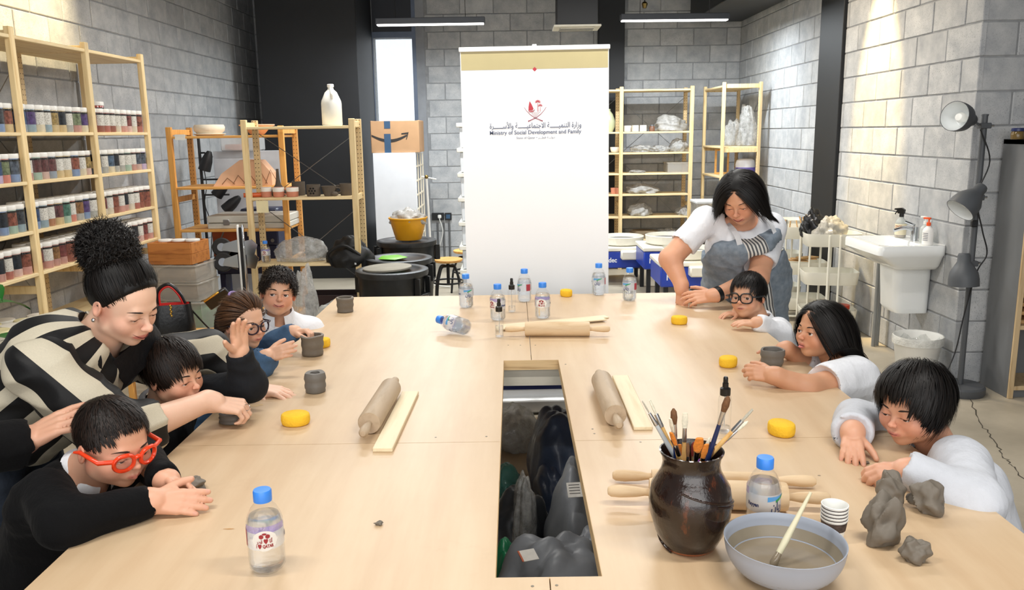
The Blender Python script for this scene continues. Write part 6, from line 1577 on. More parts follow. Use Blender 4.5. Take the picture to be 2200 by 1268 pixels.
def slat(a, b, w, h, lb, z=0.0):
    a, b = on(*a), on(*b); c = (a + b) / 2; L = (b - a).length
    o = MB().box(-L / 2, L / 2, -w / 2, w / 2, 0, h, .0015).build('guide_slat', M_PALE, None, 0, (c.x, c.y, TT + .0004 + z), (0, 0, math.atan2(b.y - a.y, b.x - a.x))); return tag(o, lb, 'slat', 'thin wooden guide slats')
slat((822, 972), (882, 848), .055, .012, 'pale wooden slat beside the left rolling pin')
slat((1382, 925), (1332, 812), .055, .010, 'pale wooden slat beside the right rolling pin')
slat((1068, 716), (1305, 694), .05, .006, 'pale wooden slat under the crosswise rolling pin, farther of two').location.y += .0
o = slat((1066, 724), (1300, 702), .05, .006, 'pale wooden slat near the crosswise rolling pin, upper of two', .0066)
for o in bpy.data.objects:
    if o.name.startswith('guide_slat') and 'crosswise' in o['label']: o.location.y += .115; o.location.x += .01
# ================================================================== sponges
M_SPG = mat('sponge_yellow', '#f2c12e', .9, var=.06, scale=30, bump=.5, bscale=160)
for i, (px, py, r, lb) in enumerate(((632, 916, .043, 'yellow sponge alone near the left side of the table'), (690, 748, .036, 'yellow sponge behind the open clay cup'), (1217, 638, .036, 'yellow sponge at the far edge in front of the banner'), (1461, 698, .036, 'yellow sponge near the boy with dark glasses'), (1567, 790, .037, 'yellow sponge beside the long haired girl'), (1683, 938, .042, 'yellow sponge beside the child in grey'))):
    q = tab(px, py); h = .034
    o = MB().lathe([(0, 0), (r * .86, 0), (r * .96, .004), (r, .012), (r, h * .68), (r * .965, h * .9), (r * .87, h), (0, h + .0008)], 30).build('sponge', M_SPG, None, 60, (q[0], q[1] + .02, TT + .0004), (0, 0, i)); o.scale = (1, .86, 1); tag(o, lb, 'sponge', 'round yellow sponges')
# ================================================================== clay cups
M_CLAY = mat('wet_clay', '#6f675c', .6, var=.10, scale=12, bump=.35, bscale=35); M_CLAYG = mat('wet_clay_grey', '#6c6862', .55, var=.10, scale=12, bump=.3, bscale=35)
def claycup(loc, r0, r1, h, lb, m, sd, tk=.009, hole=None, lean=(0, 0)):
    rs = random.Random(sd); ph = [rs.uniform(0, 6) for _ in range(4)]
    wob = lambda a, z: .04 * math.sin(2 * a + ph[0] + z * 20) + .025 * math.sin(3 * a + ph[1] - z * 30) + .015 * math.sin(5 * a + ph[2])
    n = 8; out = [(0, 0), (r0 * .9, 0)] + [(r0 + (r1 - r0) * i / n + .0015 * math.sin(i * 1.7 + ph[3]), .003 + (h - .006) * i / n) for i in range(n + 1)]
    ri = (r1 - tk) if hole is None else hole
    inn = [(r1 - tk * .3, h), (ri, h - .001)] + [((r0 - tk) * .95 + (ri - (r0 - tk) * .95) * i / 4 if hole is None else ri * (.8 + .2 * i / 4), .012 + (h - .02) * i / 4) for i in range(3, -1, -1)] + [(0, .011)]
    mb = MB().lathe(out + inn, 32, wob=wob)
    mb.v = [(x + lean[0] * z, y + lean[1] * z, z + (.05 * x * math.sin(3 * math.atan2(y, x)) if z > h * .7 else 0)) for x, y, z in mb.v]
    o = mb.build('clay_cup', m, None, 60, loc, (0, 0, rs.uniform(0, 6))); return tag(o, lb, 'clay cup', 'hand built clay cups')
claycup(tab(742, 670), .036, .042, .073, 'clay cup at the far left corner of the table', M_CLAY, 1)
claycup(tab(672, 763), .039, .046, .083, 'open clay cup with uneven rim beside a sponge', M_CLAY, 2)
claycup(tab(679, 842), .033, .034, .068, 'thick clay cup with small opening left of the slot', M_CLAYG, 3, hole=.016)
claycup(tab(503, 905), .042, .040, .030, 'low clay cup under the striped woman\'s hand', M_CLAYG, 4)
def lump(loc, dims, lb, sd, m=M_CLAY, amp=.30, rz=0, group='torn clay lumps'):
    return crumple('clay_lump', lb, 'clay', loc, dims, m, sd, amp, 5.0, .5, group, rz, 48, 32, ridge=True)
lump(tab(1897, 1168), (.045, .04, .115), 'tall torn clay lump at the right front of the table', 81, rz=.4)
lump(tab(1912, 1085), (.036, .035, .085), 'clay lump behind the tall torn one', 82)
lump(tab(1990, 1098), (.055, .045, .075), 'folded clay lump beside the child in grey', 83, rz=-.5)
lump(tab(1965, 1205), (.032, .026, .052), 'small clay lump in front of the tall torn one', 84)
lump(tab(815, 1128), (.013, .008, .010), 'tiny clay crumb alone left of the slot', 85)
for i, (px, py, s_) in enumerate(((1832, 992, .011), (1856, 996, .015), (1893, 1010, .016))): lump(tab(px, py), (s_, s_ * .7, s_ * .5), f"flat clay scrap near the grey child's hands, {('left', 'middle', 'right')[i]} of three", 86 + i)
# ================================================================== brown glazed vase with brushes
def vase_mat():
    t = NT('brown_glaze'); co = t.coord(); f = t.noise(t.coord('Object', (14, 14, 5)), 2.0, 5, .7); sx = t.n('ShaderNodeSeparateXYZ'); t.l(co, sx.inputs[0])
    c = t.ramp(f, [(.35, hx('#150c09')), (.6, hx('#24140d')), (.75, hx('#6b3417'))])
    foot = t.math('LESS_THAN', sx.outputs[2], .008); c = t.mix(foot, c, hx('#8a4a2a'))
    f2 = t.noise(co, 60, 3); p = t.bsdf(c, .2, 0, t.bump(t.math('ADD', f, t.math('MULTIPLY', f2, .5)), .5, .005)); p.inputs['Coat Weight'].default_value = .5; p.inputs['Coat Roughness'].default_value = .08; return t.done(p.outputs[0])
vq = on(1480, 1172); VZ = TT + .0005
vase = thing('brush_vase', 'dark brown glazed vase holding many paint brushes', 'vase', (vq.x, vq.y, VZ), .4)
def vw(a, z): return 0
MB().lathe([(0, 0), (.050, 0), (.054, .004), (.070, .035), (.082, .075), (.085, .105), (.080, .135), (.066, .158), (.061, .168), (.058, .183), (.060, .198), (.065, .207), (.0655, .210), (.062, .2105), (.055, .197), (.053, .183), (.056, .166), (.062, .155), (.072, .13), (.076, .10), (.06, .03), (.04, .012), (0, .012)], 48).build('vase_body', vase_mat(), vase, 60)
for k in range(3):
    pts = []
    for i in range(26):
        a = -2.4 + i * .16 + k * .9; z_ = .145 - i * .0035 - k * .028; r_ = np.interp(z_, [.0, .035, .075, .105, .135, .158], [.052, .070, .082, .085, .080, .066]) + .0005
        pts.append((r_ * math.cos(a), r_ * math.sin(a), z_))
    MB().tube(pts, .0028, 6).build('raised_ridge', MATS.get('ridge') or mat('ridge', '#2a1a12', .12, var=.4, scale=60, bump=.5), vase, 60)
M_FER = mat('ferrule', '#c9cbce', .2, metal=1.0); HC = {'blue': mat('handle_navy', '#1d2c58', .25), 'wood': wood('handle_wood', '#d9ae6c', '#c4944f', (2, 20, 20)), 'pale': mat('handle_clear', '#b9bfc2', .2), 'red': mat('handle_plum', '#4a1f2c', .3), 'purple': mat('handle_purple', '#8a3fa0', .3)}
BC = {'brown': mat('bristle_brown', '#6e4a2c', .8, var=.3, scale=200), 'white': mat('bristle_white', '#e2dcc6', .8, var=.15, scale=200), 'orange': mat('bristle_orange', '#d9822e', .8, var=.2, scale=200), 'red': mat('bristle_red', '#7c2a22', .8, var=.2, scale=200), 'grey': mat('bristle_grey', '#b9b4a4', .8, var=.15, scale=200)}
BRS = [  # tip pixel, depth of the tip, handle, bristle, bristle radius, flat
    (1380, 862, 1.60, 'pale', 'grey', .004, 1), (1396, 860, 1.62, 'wood', 'white', .006, 1), (1409, 905, 1.63, 'blue', 'red', .004, 0), (1447, 878, 1.58, 'blue', 'brown', .007, 0), (1440, 900, 1.56, 'wood', 'white', .005, 1),
    (1472, 888, 1.60, 'wood', 'white', .006, 1), (1565, 852, 1.55, 'blue', 'brown', .0075, 0), (1617, 880, 1.57, 'wood', 'grey', .006, 1), (1607, 905, 1.60, 'purple', 'white', .004, 0), (1442, 930, 1.55, 'wood', 'orange', .006, 1),
    (1503, 942, 1.53, 'wood', 'orange', .009, 1), (1518, 955, 1.55, 'blue', 'orange', .007, 1), (1490, 950, 1.60, 'red', 'red', .005, 0), (1525, 940, 1.62, 'pale', 'white', .004, 0), (1478, 952, 1.56, 'wood', 'brown', .004, 0), (1460, 955, 1.62, 'wood', 'orange', .005, 1), (1533, 958, 1.57, 'red', 'brown', .006, 0), (1430, 945, 1.60, 'red', 'brown', .004, 0)]
BLAB = ['pale thin brush leaning farthest left in the brown vase', 'wooden brush with white bristles leaning left in the vase, tallest on that side', 'navy brush with dark red bristles tucked behind the left leaning brushes',
        'navy brush with round brown head upright near the vase middle', 'wooden brush with white bristles just left of the round brown head', 'wooden brush with white bristles upright in the middle of the vase', 'navy brush with thick brown head leaning right, before the spray bottle',
        'wooden brush with flat grey bristles leaning farthest right in the vase', 'purple brush with white bristles leaning right beside the farthest one', 'short wooden brush with orange bristles at the left of the vase mouth', 'wide orange bristled brush low in the middle of the vase mouth',
        'navy brush with orange bristles at the right of the vase mouth', 'plum brush with dark red bristles low in the vase mouth', 'pale brush with white bristles at the right back of the vase mouth', 'thin wooden brush with brown bristles low in the vase mouth',
        'small wooden brush with orange bristles at the back of the vase mouth', 'plum brush with brown bristles at the right rim of the vase', 'thin plum brush with brown bristles at the left rim of the vase']
for i, (px, py, Y, hc, bc, br, fl_) in enumerate(BRS):
    tip = at(px, py, Y); rim = Vector((vq.x, vq.y, VZ + .2)); d0 = tip - rim
    hor = Vector((d0.x, d0.y, 0)); hl_ = min(hor.length, .036) if hor.length > 1e-4 else 0
    pas = rim + (hor.normalized() * hl_ if hor.length > 1e-4 else Vector()); ax_ = (tip - pas).normalized()
    L = (tip - pas).length + .10; base = tip - ax_ * L
    t = thing('paint_brush', f"{dict(blue='navy', wood='wooden', pale='pale', red='plum', purple='purple')[hc]} handled brush with {bc} bristles in the vase, tip {i + 1} of {len(BRS)} counted from the left back" , 'brush', base, 0, 'brushes in the brown vase')
    t['label'] = BLAB[i]
    t.rotation_mode = 'QUATERNION'; t.rotation_quaternion = ax_.to_track_quat('Z', 'Y')
    lb_, lf_ = .024 + br * 1.2, .03
    MB().lathe([(0, 0), (.0028, 0), (.0054, (L - lb_ - lf_) * .6), (.0042, L - lb_ - lf_), (0, L - lb_ - lf_)], 10).build('handle', HC[hc], t)
    MB().lathe([(.0043, L - lb_ - lf_), (.0048, L - lb_ - lf_ + .003), (max(br * .75, .003), L - lb_), (0, L - lb_)], 12).build('ferrule', M_FER, t)
    mb = MB().lathe([(max(br * .7, .0028), L - lb_ - .001), (br, L - lb_ * .6), (br * .85, L - lb_ * .2), (br * .3 if not fl_ else br * .7, L), (0, L)], 12)
    if fl_: mb.v = [(x * 1.15, y * .45, z) for x, y, z in mb.v]
    mb.build('bristles', BC[bc], t)
# ================================================================== bowl of slip, stick brush, paper cups
bq = on(1682, 1238); t = thing('slip_bowl', 'grey plastic bowl half full of watery clay slip', 'bowl', (bq.x, bq.y, TT + .0004))
M_BOWL = mat('bowl_grey', '#9fa6b3', .4, var=.03)
bp = []
for i in range(11): a = i / 10 * PI / 2; bp.append((.045 + .068 * math.sin(a) ** .9, .004 + .072 * (1 - math.cos(a)) ** 1.05))
MB().lathe([(0, 0), (.043, 0)] + bp + [(.1138, .0775), (.1125, .078), (.1105, .076)] + [(r - .003, max(z, .007)) for r, z in reversed(bp[1:-1])] + [(0, .007)], 56).build('bowl_body', M_BOWL, t, 60)
M_SLIP = mat('clay_slip', '#8c7f6b', .12, var=.10, scale=10, bump=.12, bscale=18)
slr = float(np.interp(.031, [z for r, z in bp], [r for r, z in bp])) - .0020
MB().lathe([(0, .030), (.045, .030), (slr, .0302), (slr, .028), (0, .028)], 48).build('slip', M_SLIP, t)
# dried slip tide line inside the bowl
rr_ = [(r - .0034, z) for r, z in bp if .026 < z < .062]
MB().lathe(rr_, 56, wob=lambda a, z: -.0).build('slip_film', mat('slip_film', '#8f8573', .35, var=.12, scale=12), t)
tip = at(1742, 1058, 1.50); foot_ = Vector((bq.x - .03, bq.y - .022, TT + .032)); ax_ = (tip - foot_).normalized(); L = (tip - foot_).length
t = thing('slip_brush', 'pale wooden stick brush standing in the bowl of slip', 'brush', foot_, 0); t.rotation_mode = 'QUATERNION'; t.rotation_quaternion = ax_.to_track_quat('Z', 'Y')
MB().lathe([(0, .03), (.006, .03), (.0065, .06), (.004, L * .8), (.003, L), (0, L)], 12).build('handle', mat('stick_pale', '#d9d3b4', .5, var=.08), t); MB().lathe([(.0055, .032), (.007, .02), (.008, .008), (.004, 0), (0, 0)], 12).build('bristles', M_SLIP, t)
pq = on(1789, 1160)
for i in range(5):
    t = thing('paper_cup', f"white paper cup in the nested stack beside the bowl, {ORD[i]} from the bottom", 'cup', (pq.x, pq.y, TT + .0004 + i * .0075), i, 'nested paper cups')
    MB().lathe([(0, .002), (.019, 0), (.0195, .002), (.0262, .047), (.0275, .048), (.0275, .0505), (.026, .051), (.0245, .047), (.0185, .004), (0, .004)], 30).build('cup_body', mat('paper_cup', '#eeeeea', .6), t)
    MB().lathe([(.0238, .026), (.0265, .0455), (.02655, .0456), (.0239, .026)], 30).build('printed_band', mat('cup_print', '#4a3d3a', .6, var=.8, scale=80), t)
# ================================================================== people
def N3(v): return np.array([v[0], v[1], v[2]], float)
class Person:
    def __init__(s, label, head, yaw, pitch, roll, h, o, skin, res=.003):
        s.root = thing('person', label, 'person'); s.f = head_frame(N3(head), yaw, pitch, roll, h); s.h = h; s.o = dict(o, skin=skin); s.skin = skin; s.res = res
        s.B = Field(); s.spots = add_head(s.B, s.f, s.o); s.arms = []; s.fine = []; s.o['w'] = o.get('w', 1.0)
    def torso(s, hip, neck, sdir, sw, depth, sh=None):
        """hip and neck base points; sdir = towards the person's left shoulder"""
        hip, neck = N3(hip), N3(neck); z = unit(neck - hip); x = N3(sdir); x = unit(x - z * (x @ z)); y = np.cross(z, x)
        s.T = (hip, neck, np.stack([x, y, z], 1), sw, depth, np.linalg.norm(neck - hip))
        s.shL = neck + x * sw * .44 - z * .035 if sh is None else N3(sh[0]); s.shR = neck - x * sw * .44 - z * .035 if sh is None else N3(sh[1])
        s.add_torso(s.B, -.014, .04)
        nk = s.f.p(0, -.10, -.12); s.B.cap(nk, neck + z * .005, s.h * .23, s.h * .235, .02); s.B.cap(neck, neck - z * .05, s.h * .24, s.h * .3, .03)
        return s
    def add_torso(s, F, g, k):
        hip, neck, R, sw, d, L = s.T; z = R[:, 2]
        F.ell(hip + z * .70 * L, (sw * .44 + g, d * .52 + g, .34 * L + g), R, k); F.ell(hip + z * .34 * L, (sw * .42 + g, d * .55 + g, .36 * L + g), R, k); F.ell(hip + z * .05 * L, (sw * .45 + g, d * .56 + g, .22 * L + g), R, k)
        F.cap(s.shL, neck - z * .02, .046 + g, .05 + g, k); F.cap(s.shR, neck - z * .02, .046 + g, .05 + g, k)
    def arm(s, side, elbow, wrist, fwd, back, L, r=(.042, .036, .024), curls=.3, tcurl=.3, tout=1.0, spread=1.0, fat=1.0, nails=None, sleeve=1.0, sr=None, shoulder=None):
        """side 'L'/'R'; sleeve: share of the whole arm that is covered (1 = to the wrist)"""
        a = N3(shoulder) if shoulder is not None else (s.shL if side == 'L' else s.shR); e, w = N3(elbow), N3(wrist)
        s.B.cap(a, e, r[0], r[1], .03); s.B.cap(e, w, r[1] * 1.02, r[2], .02); s.B.cap(w, w + unit(fwd) * L * .12, r[2], r[2] * 1.02, .015)
        s.spots += add_hand(s.B, w + unit(fwd) * L * .05, fwd, back, L, 1 if side == 'L' else -1, curls, spread, tcurl, tout, fat, nails)
        s.arms.append((a, e, w, r, sleeve, sr)); s.fine.append((w + unit(fwd) * L * .45, L * .75))
        la, lb = np.linalg.norm(e - a), np.linalg.norm(w - e)
        if sleeve < .9:
            for t in np.linspace(max(0, sleeve - .12), 1, 7):
                dd = t * (la + lb); s.fine.append(((a + (e - a) * dd / la) if dd < la else (e + (w - e) * (dd - la) / lb), .085))
        return s
    def finish(s, extra=1):
        body_obj(s.root, s.B, s.res, s.skin, s.spots, extra, [(s.f.p(0, 0, 0), s.h * .66)] + s.fine); face_bits(s.root, s.f, s.o, ''); return s
    def shirt(s, name, m, g=.008, low=0.0, fold=.004, res=.0075, stripe=None, neckr=.27, neckdrop=.02, seed=1, arms=True, sleeveg=.010, torso=True):
        F = Field(); hip, neck, R, sw, d, L = s.T; z = R[:, 2]
        s.add_torso(F, g, .05)
        if arms:
            for (a, e, w, r, sl, sr) in s.arms:
                rr = sr or (r[0] + .014, r[1] + .013, r[2] + .012)
                la, lb = np.linalg.norm(e - a), np.linalg.norm(w - e); t = sl * (la + lb)
                if t <= la: q = a + (e - a) * t / la; F.cap(a, q, rr[0], rr[1], .03); end, dv, re = q, unit(e - a), rr[1]
                else:
                    q = e + (w - e) * (t - la) / lb; F.cap(a, e, rr[0], rr[1], .03); F.cap(e, q, rr[1], rr[2], .03); end, dv, re = q, unit(w - e), rr[2]
                F.cap(end + dv * (re + .012), end + dv * .12, re + .014, re + .016, .003, True)
        F.cap(neck + z * .0, s.f.p(0, -.02, -.30), s.h * neckr, s.h * (neckr + .09), .01, True)
        if low is not None: F.cut(hip + z * (low - .12), -z)
        return cloth_obj(s.root, name, F, res, m, fold, seed=seed, stripe=stripe)
    def legs(s, name, m, fwd, knee_z=.47, thigh=.30, standing=False, r=(.085, .062, .05)):
        F = Field(); hip, neck, R, sw, d, L = s.T; x = R[:, 0]; f = unit([fwd[0], fwd[1], 0])
        for sg in (-1, 1):
            h0 = hip + x * sg * sw * .22
            if standing: kn = np.array([h0[0], h0[1], hip[2] * .52]) + f * .03; an = np.array([h0[0], h0[1], .06])
            else: kn = np.array([h0[0], h0[1], 0]) + f * thigh; kn[2] = knee_z; an = np.array([kn[0], kn[1], .06]) - f * .03
            F.cap(h0, kn, r[0], r[1], .04); F.cap(kn, an, r[1], r[2], .02); 
        F.ell(hip, (sw * .44, d * .55, .09), R, .05)
        o = cloth_obj(s.root, name, F, .016, m, .004, seed=4)
        for sg in (-1, 1):
            h0 = hip + x * sg * sw * .22
            an = np.array([h0[0], h0[1], 0]) if standing else np.array([h0[0], h0[1], 0]) + f * (thigh - .03)
            G_ = Field(); G_.cap(an + [0, 0, .04], an + f * .11 + [0, 0, .032], .042, .032, .01); G_.cut((0, 0, .004), (0, 0, -1))
            V_, Q_ = G_.mesh(.011); link('shoe', np_mesh('shoe', V_, Q_), mat('shoe_dark', '#22242a', .5), s.root)
        return o
    def collar(s, m, r=.27, wide=.035, lift=.046):
        """folded shirt collar round the neck"""
        hip, neck, R, sw, d, L = s.T; up = unit(s.f.p(0, -.10, -.12) - neck); x = unit(R[:, 0] - up * (R[:, 0] @ up)); y = np.cross(x, up)
        rr = s.h * r; n = 30; vs = []; fs = []
        for i in range(n + 1):
            a = PI / 2 + .32 + (2 * PI - .64) * i / n; dr = x * math.cos(a) + y * math.sin(a); fr = max(0, -math.cos(a - PI / 2 - PI)) ; lowz = wide * (1.0 + .55 * max(0, math.sin(a)) ** 4)
            c = neck + up * lift
            for (ra, zz) in ((rr - .003, .010), (rr, .018), (rr + .004, .016), (rr + .016, .016 - lowz), (rr + .012, .014 - lowz)): vs.append(c + dr * ra + up * zz + y * max(0, math.sin(a)) * .012)
            if i:
                b = 5 * i
                for k in range(4): fs.append((b - 5 + k, b - 5 + k + 1, b + k + 1, b + k))
        MB().add(vs, fs).build('collar', m, s.root, 60)
    def strap(s, name, pts, m, w=.012):
        F = Field(); P = spline([Vector(p) for p in pts], 5)
        mb = MB(); hip, neck, R, sw, d, L = s.T
        vs = []; fs = []
        for i, p in enumerate(P):
            a = P[min(i + 1, len(P) - 1)] - P[max(i - 1, 0)]; c = Vector(hip + R[:, 2] * .5 * L); nn = (p - c); sd = a.cross(nn).normalized() * w; up = nn.normalized() * .002
            vs += [p - sd, p - sd + up, p + sd + up, p + sd]
            if i: b = 4 * i; fs += [(b - 4 + k, b - 4 + (k + 1) % 4, b + (k + 1) % 4, b + k) for k in range(4)]
        return mb.add(vs, fs).build(name, m, s.root, 50)
    def on_torso(s, u, v, out=.012):
        """point on the front of the torso: u across (-1..1), v up (0 hip .. 1 neck)"""
        hip, neck, R, sw, d, L = s.T; fr = d * .53 * math.sqrt(max(0.05, 1 - (u * .9) ** 2)) + out
        if v > .7: fr = (d * .52 + .012) * math.sqrt(max(.05, 1 - ((v - .7) / .37) ** 2)) * math.sqrt(max(0.05, 1 - (u * .8) ** 2)) + out
        return Vector(hip + R[:, 0] * u * sw * .43 + R[:, 1] * fr * -s.side_y() + R[:, 2] * v * L)
    def side_y(s):
        return -1.0 if (s.T[2][:, 1] @ s.f.d(0, 1, 0)) > 0 else 1.0
HB = hair_mat('hair_black', '#050404', '#16100d'); HBR = hair_mat('hair_brown', '#2a1a10', '#6a472c'); HDB = hair_mat('hair_dark_brown', '#0b0705', '#271a13')
FRONTCUT = [((0, .285, .285), (0, .80, -.60)), ((0, -.05, -.06), (0, .45, -.89))]
ones = lambda v: (lambda P: np.full(len(P), v))
C_BLACK = cloth('black_knit', '#070709', .9, .2); C_WHITE = cloth('white_cotton', '#e9ebf0', .8, .03); C_GREYW = cloth('pale_grey_jersey', '#c9ccd3', .85, .05); C_CHAR = cloth('charcoal_cotton', '#33363b', .9, .1)
C_DENIM = cloth('blue_denim', '#45607f', .85, .18); C_JEAN = cloth('dark_jeans', '#262c36', .9, .2); C_STRAP = cloth('grey_webbing', '#4b4e53', .9, .08)
def stripe_mat(name, a, b, wa=.5):
    t = NT(name); at_ = t.n('ShaderNodeAttribute', attribute_name='st'); f = t.math('FRACT', at_.outputs['Fac']); w = t.noise(t.coord(), 300, 2)
    c = t.mix(t.math('GREATER_THAN', f, wa), hx(a), hx(b)); c = t.mix(t.math('MULTIPLY', w, .2), c, (.02, .02, .02, 1))
    p = t.bsdf(c, .55, 0, t.bump(w, .1, .002)); p.inputs['Sheen Weight'].default_value = .03; p.inputs['Specular IOR Level'].default_value = .3; return t.done(p.outputs[0])
# ---------------------------------------------------------------- boy with red glasses
p1 = Person('boy with orange-red glasses in a black cardigan pressing clay, nearest left', at(243, 948, 1.86), -120, 12, 0, .208, dict(full=1.35, chub=.9, eye=.12, nose=.8, smile=-.2, w=1.04, blush=.3, brow='#2a1b12', lip=hx('#c05a54')), hx('#dca98c'))
p1.torso(V(-1.22, 1.90, .46), V(-1.06, 1.90, .795), (0.25, .95, 0), .33, .21)
w_ = on(318, 1077, .788); p1.arm('R', at(140, 1125, 1.66), w_, (1, .12, -.10), (-.1, -.75, .62), .134, (.047, .042, .028), (.08, .12, .10, .06), .1, 1.2, .7, 1.32, shoulder=at(98, 1060, 1.76))
w2 = on(352, 1030, .80); p1.arm('L', V(-1.03, 2.10, .79), w2, (1, -.25, -.15), (.1, .7, .7), .12, (.045, .04, .026), (.3, .3, .35, .4), .3)
p1.finish(); p1.shirt('cardigan', C_BLACK, .010, neckr=.30); p1.collar(C_WHITE, .235, .014, .018); p1.legs('trousers', C_BLACK, (1, 0))
hair_obj(p1.root, p1.f, dict(seed=11, n=3600, w=1.04, line=hairline(.30, .05, -.22, .08), comb=away_from_crown(.02, -.22, .5, .0), length=lambda P: np.where(P[:, 1] > .15, .10, np.where(P[:, 2] < .2, .06, .14)), lift=.028, rad=.0055, k=6, grav=.05, jit=.2, cap=.022, cuts=FRONTCUT), HDB)
glasses(p1.root, p1.f, '#e8431f', p1.o, .108, True, .024)
hnd = on(412, 1062, .75); lump((hnd.x, hnd.y + .02, TT + .0005), (.035, .04, .045), 'round clay lump under the hands of the boy in red glasses', 91)
# ---------------------------------------------------------------- boy in dark top with raised arm
p2 = Person('boy in dark top with straight fringe raising one hand beneath the striped woman', at(372, 800, 2.36), -112, 6, 5, .200, dict(chub=.7, eye=.12, nose=.85, smile=1.1, w=1.0, blush=.4, lip=hx('#b8675c')), hx('#e0b294'))
p2.torso(V(-1.24, 2.42, .46), V(-1.09, 2.42, .775), (.2, .97, 0), .32, .20)
p2.arm('L', at(532, 826, 2.50), at(514, 762, 2.46), (.15, -.25, .95), (-.7, .5, .3), .132, (.046, .043, .028), (.1, .1, .15, .2), .0, 1.3, .9, 1.3, shoulder=at(415, 850, 2.56), sr=(.058, .053, .042))
p2.arm('R', V(-1.12, 2.22, .62), V(-.98, 2.30, .60), (1, .2, -.2), (0, -.5, .85), .13, (.045, .04, .027), .35, .3, sleeve=1.0)
p2.finish(); p2.shirt('sweater', cloth('dark_grey_knit', '#1e2024', .92, .15), .010); p2.collar(C_WHITE, .27, .02); p2.legs('trousers', C_BLACK, (1, 0))
hair_obj(p2.root, p2.f, dict(seed=12, n=3000, line=hairline(.26, -.02, -.30, .04), comb=away_from_crown(-.05, -.2, .5, .05), length=lambda P: np.where(P[:, 1] > .12, .20, .24), lift=.06, rad=.0075, k=9, grav=.12, jit=.12, cap=.04, cuts=FRONTCUT), HDB)
# ---------------------------------------------------------------- woman in striped shirt
hd0 = at(266, 648, 2.24)
p0 = Person('woman in black and cream striped shirt with curly bun leaning over two boys', hd0, -114, 26, 4, .232, dict(kid=.1, chub=.1, eye=.10, nose=1.05, smile=.95, w=.97, blush=.3, browr=.9, lip=hx('#b5323a')), hx('#e8c0a6'), .0034)
p0.torso(V(-1.46, 2.22, .82), at(212, 728, 2.27), (.25, .95, -.1), .42, .25, sh=(at(335, 775, 2.52), at(98, 800, 2.08)))
p0.arm('R', at(262, 935, 2.08), at(446, 862, 2.31), (.92, .28, -.30), (-.15, -.35, .9), .175, (.062, .050, .030), (.62, .62, .62, .6), .55, .6, .6, .92, hx('#16171d'), sleeve=.60, sr=(.088, .082, .080))
p0.arm('L', V(-1.02, 2.66, .90), on(546, 832, .775), (.95, -.2, -.12), (0, -.1, 1), .170, (.058, .046, .028), (.18, .15, .15, .2), .2, 1, 1.2, .9, hx('#16171d'), sleeve=.85)
p0.finish()
def stripe_t(P):
    hip, neck, R, sw, d, L = p0.T; Lc = (P - hip) @ R
    return -np.arctan2(Lc[:, 1] / d, -Lc[:, 0] / sw) * .20 / .135 + .05 * wav(P, 12, 3) + 7.35
M_ST = stripe_mat('black_cream_stripe', '#08080a', '#cdc4ae', .52)
p0.shirt('striped_shirt', M_ST, .024, low=-.05, fold=.009, stripe=stripe_t, neckr=.31, seed=6, arms=False)
for (a_, e_, w_, r_, sl_, sr_) in p0.arms:
    rr = sr_ or (r_[0] + .016, r_[1] + .02, r_[2] + .03); la, lb = np.linalg.norm(e_ - a_), np.linalg.norm(w_ - e_); q_ = e_ + (w_ - e_) * (sl_ * (la + lb) - la) / lb
    F = Field(); F.cap(a_ - unit(e_ - a_) * .01, e_, rr[0], rr[1], .03); F.cap(e_, q_, rr[1], rr[2], .03); dv = unit(w_ - e_); F.cap(q_ + dv * (rr[2] + .012), q_ + dv * .14, rr[2] + .014, rr[2] + .016, .003, True)
    def stripe_s(P, a_=a_, e_=e_, w_=w_):
        up_ = ((P - e_) @ unit(w_ - e_)) > 0; out = np.zeros(len(P)); ax = unit(unit(e_ - a_) + unit(w_ - e_))
        x = np.array([0, -1.0, .25]); x = unit(x - ax * (x @ ax)); y = np.cross(ax, x); q = P - e_
        t = q @ ax; c = np.where((t < 0)[:, None], e_ + unit(e_ - a_) * ((P - e_) @ unit(e_ - a_))[:, None], e_ + unit(w_ - e_) * ((P - e_) @ unit(w_ - e_))[:, None])
        q = P - c; return np.arctan2(q @ y, q @ x) * .085 / .125 + 5.2
    cloth_obj(p0.root, 'sleeve', F, .006, M_ST, .008, seed=7, stripe=stripe_s)
SAT = cloth('black_satin', '#0f0f12', .55, .1)
nk0 = Vector(p0.T[1]); fw0 = Vector(p0.f.d(0, 1, 0)); fw0.z = 0; fw0.normalize(); rt0 = Vector((fw0.y, -fw0.x, 0)); zz0 = Vector(p0.T[2][:, 2])
for sg in (-1, 1):
    p0.strap('lapel', [nk0 - fw0 * .10 + zz0 * .055, nk0 + rt0 * sg * .095 - fw0 * .03 + zz0 * .065, nk0 + rt0 * sg * .125 + fw0 * .05 + zz0 * .025, nk0 + rt0 * sg * .105 + fw0 * .13 - zz0 * .05, nk0 + rt0 * sg * .05 + fw0 * .175 - zz0 * .15], SAT, .045)
p0.legs('jeans', C_JEAN, (1, 0), standing=True, r=(.10, .085, .085))
BUN = (0, -.34, .42)
tob = lambda P: (lambda v, n: v - n * np.sum(v * n, 1)[:, None])(np.array(BUN) * 1.1 - P, (P - np.array([0, -.05, .12])) / np.linalg.norm(P - np.array([0, -.05, .12]), axis=1)[:, None])
hair_obj(p0.root, p0.f, dict(seed=13, n=2600, w=.97, line=hairline(.335, .02, -.34, .10), comb=tob, length=ones(.42), lift=.03, rad=.006, k=9, grav=0, jit=.10, cap=.028, cuts=[((0, .25, .30), (0, .80, -.60)), ((0, -.05, -.04), (0, .45, -.89))]), HB)
fb = Frame(p0.f.p(*BUN), p0.f.R, .232 * .74)
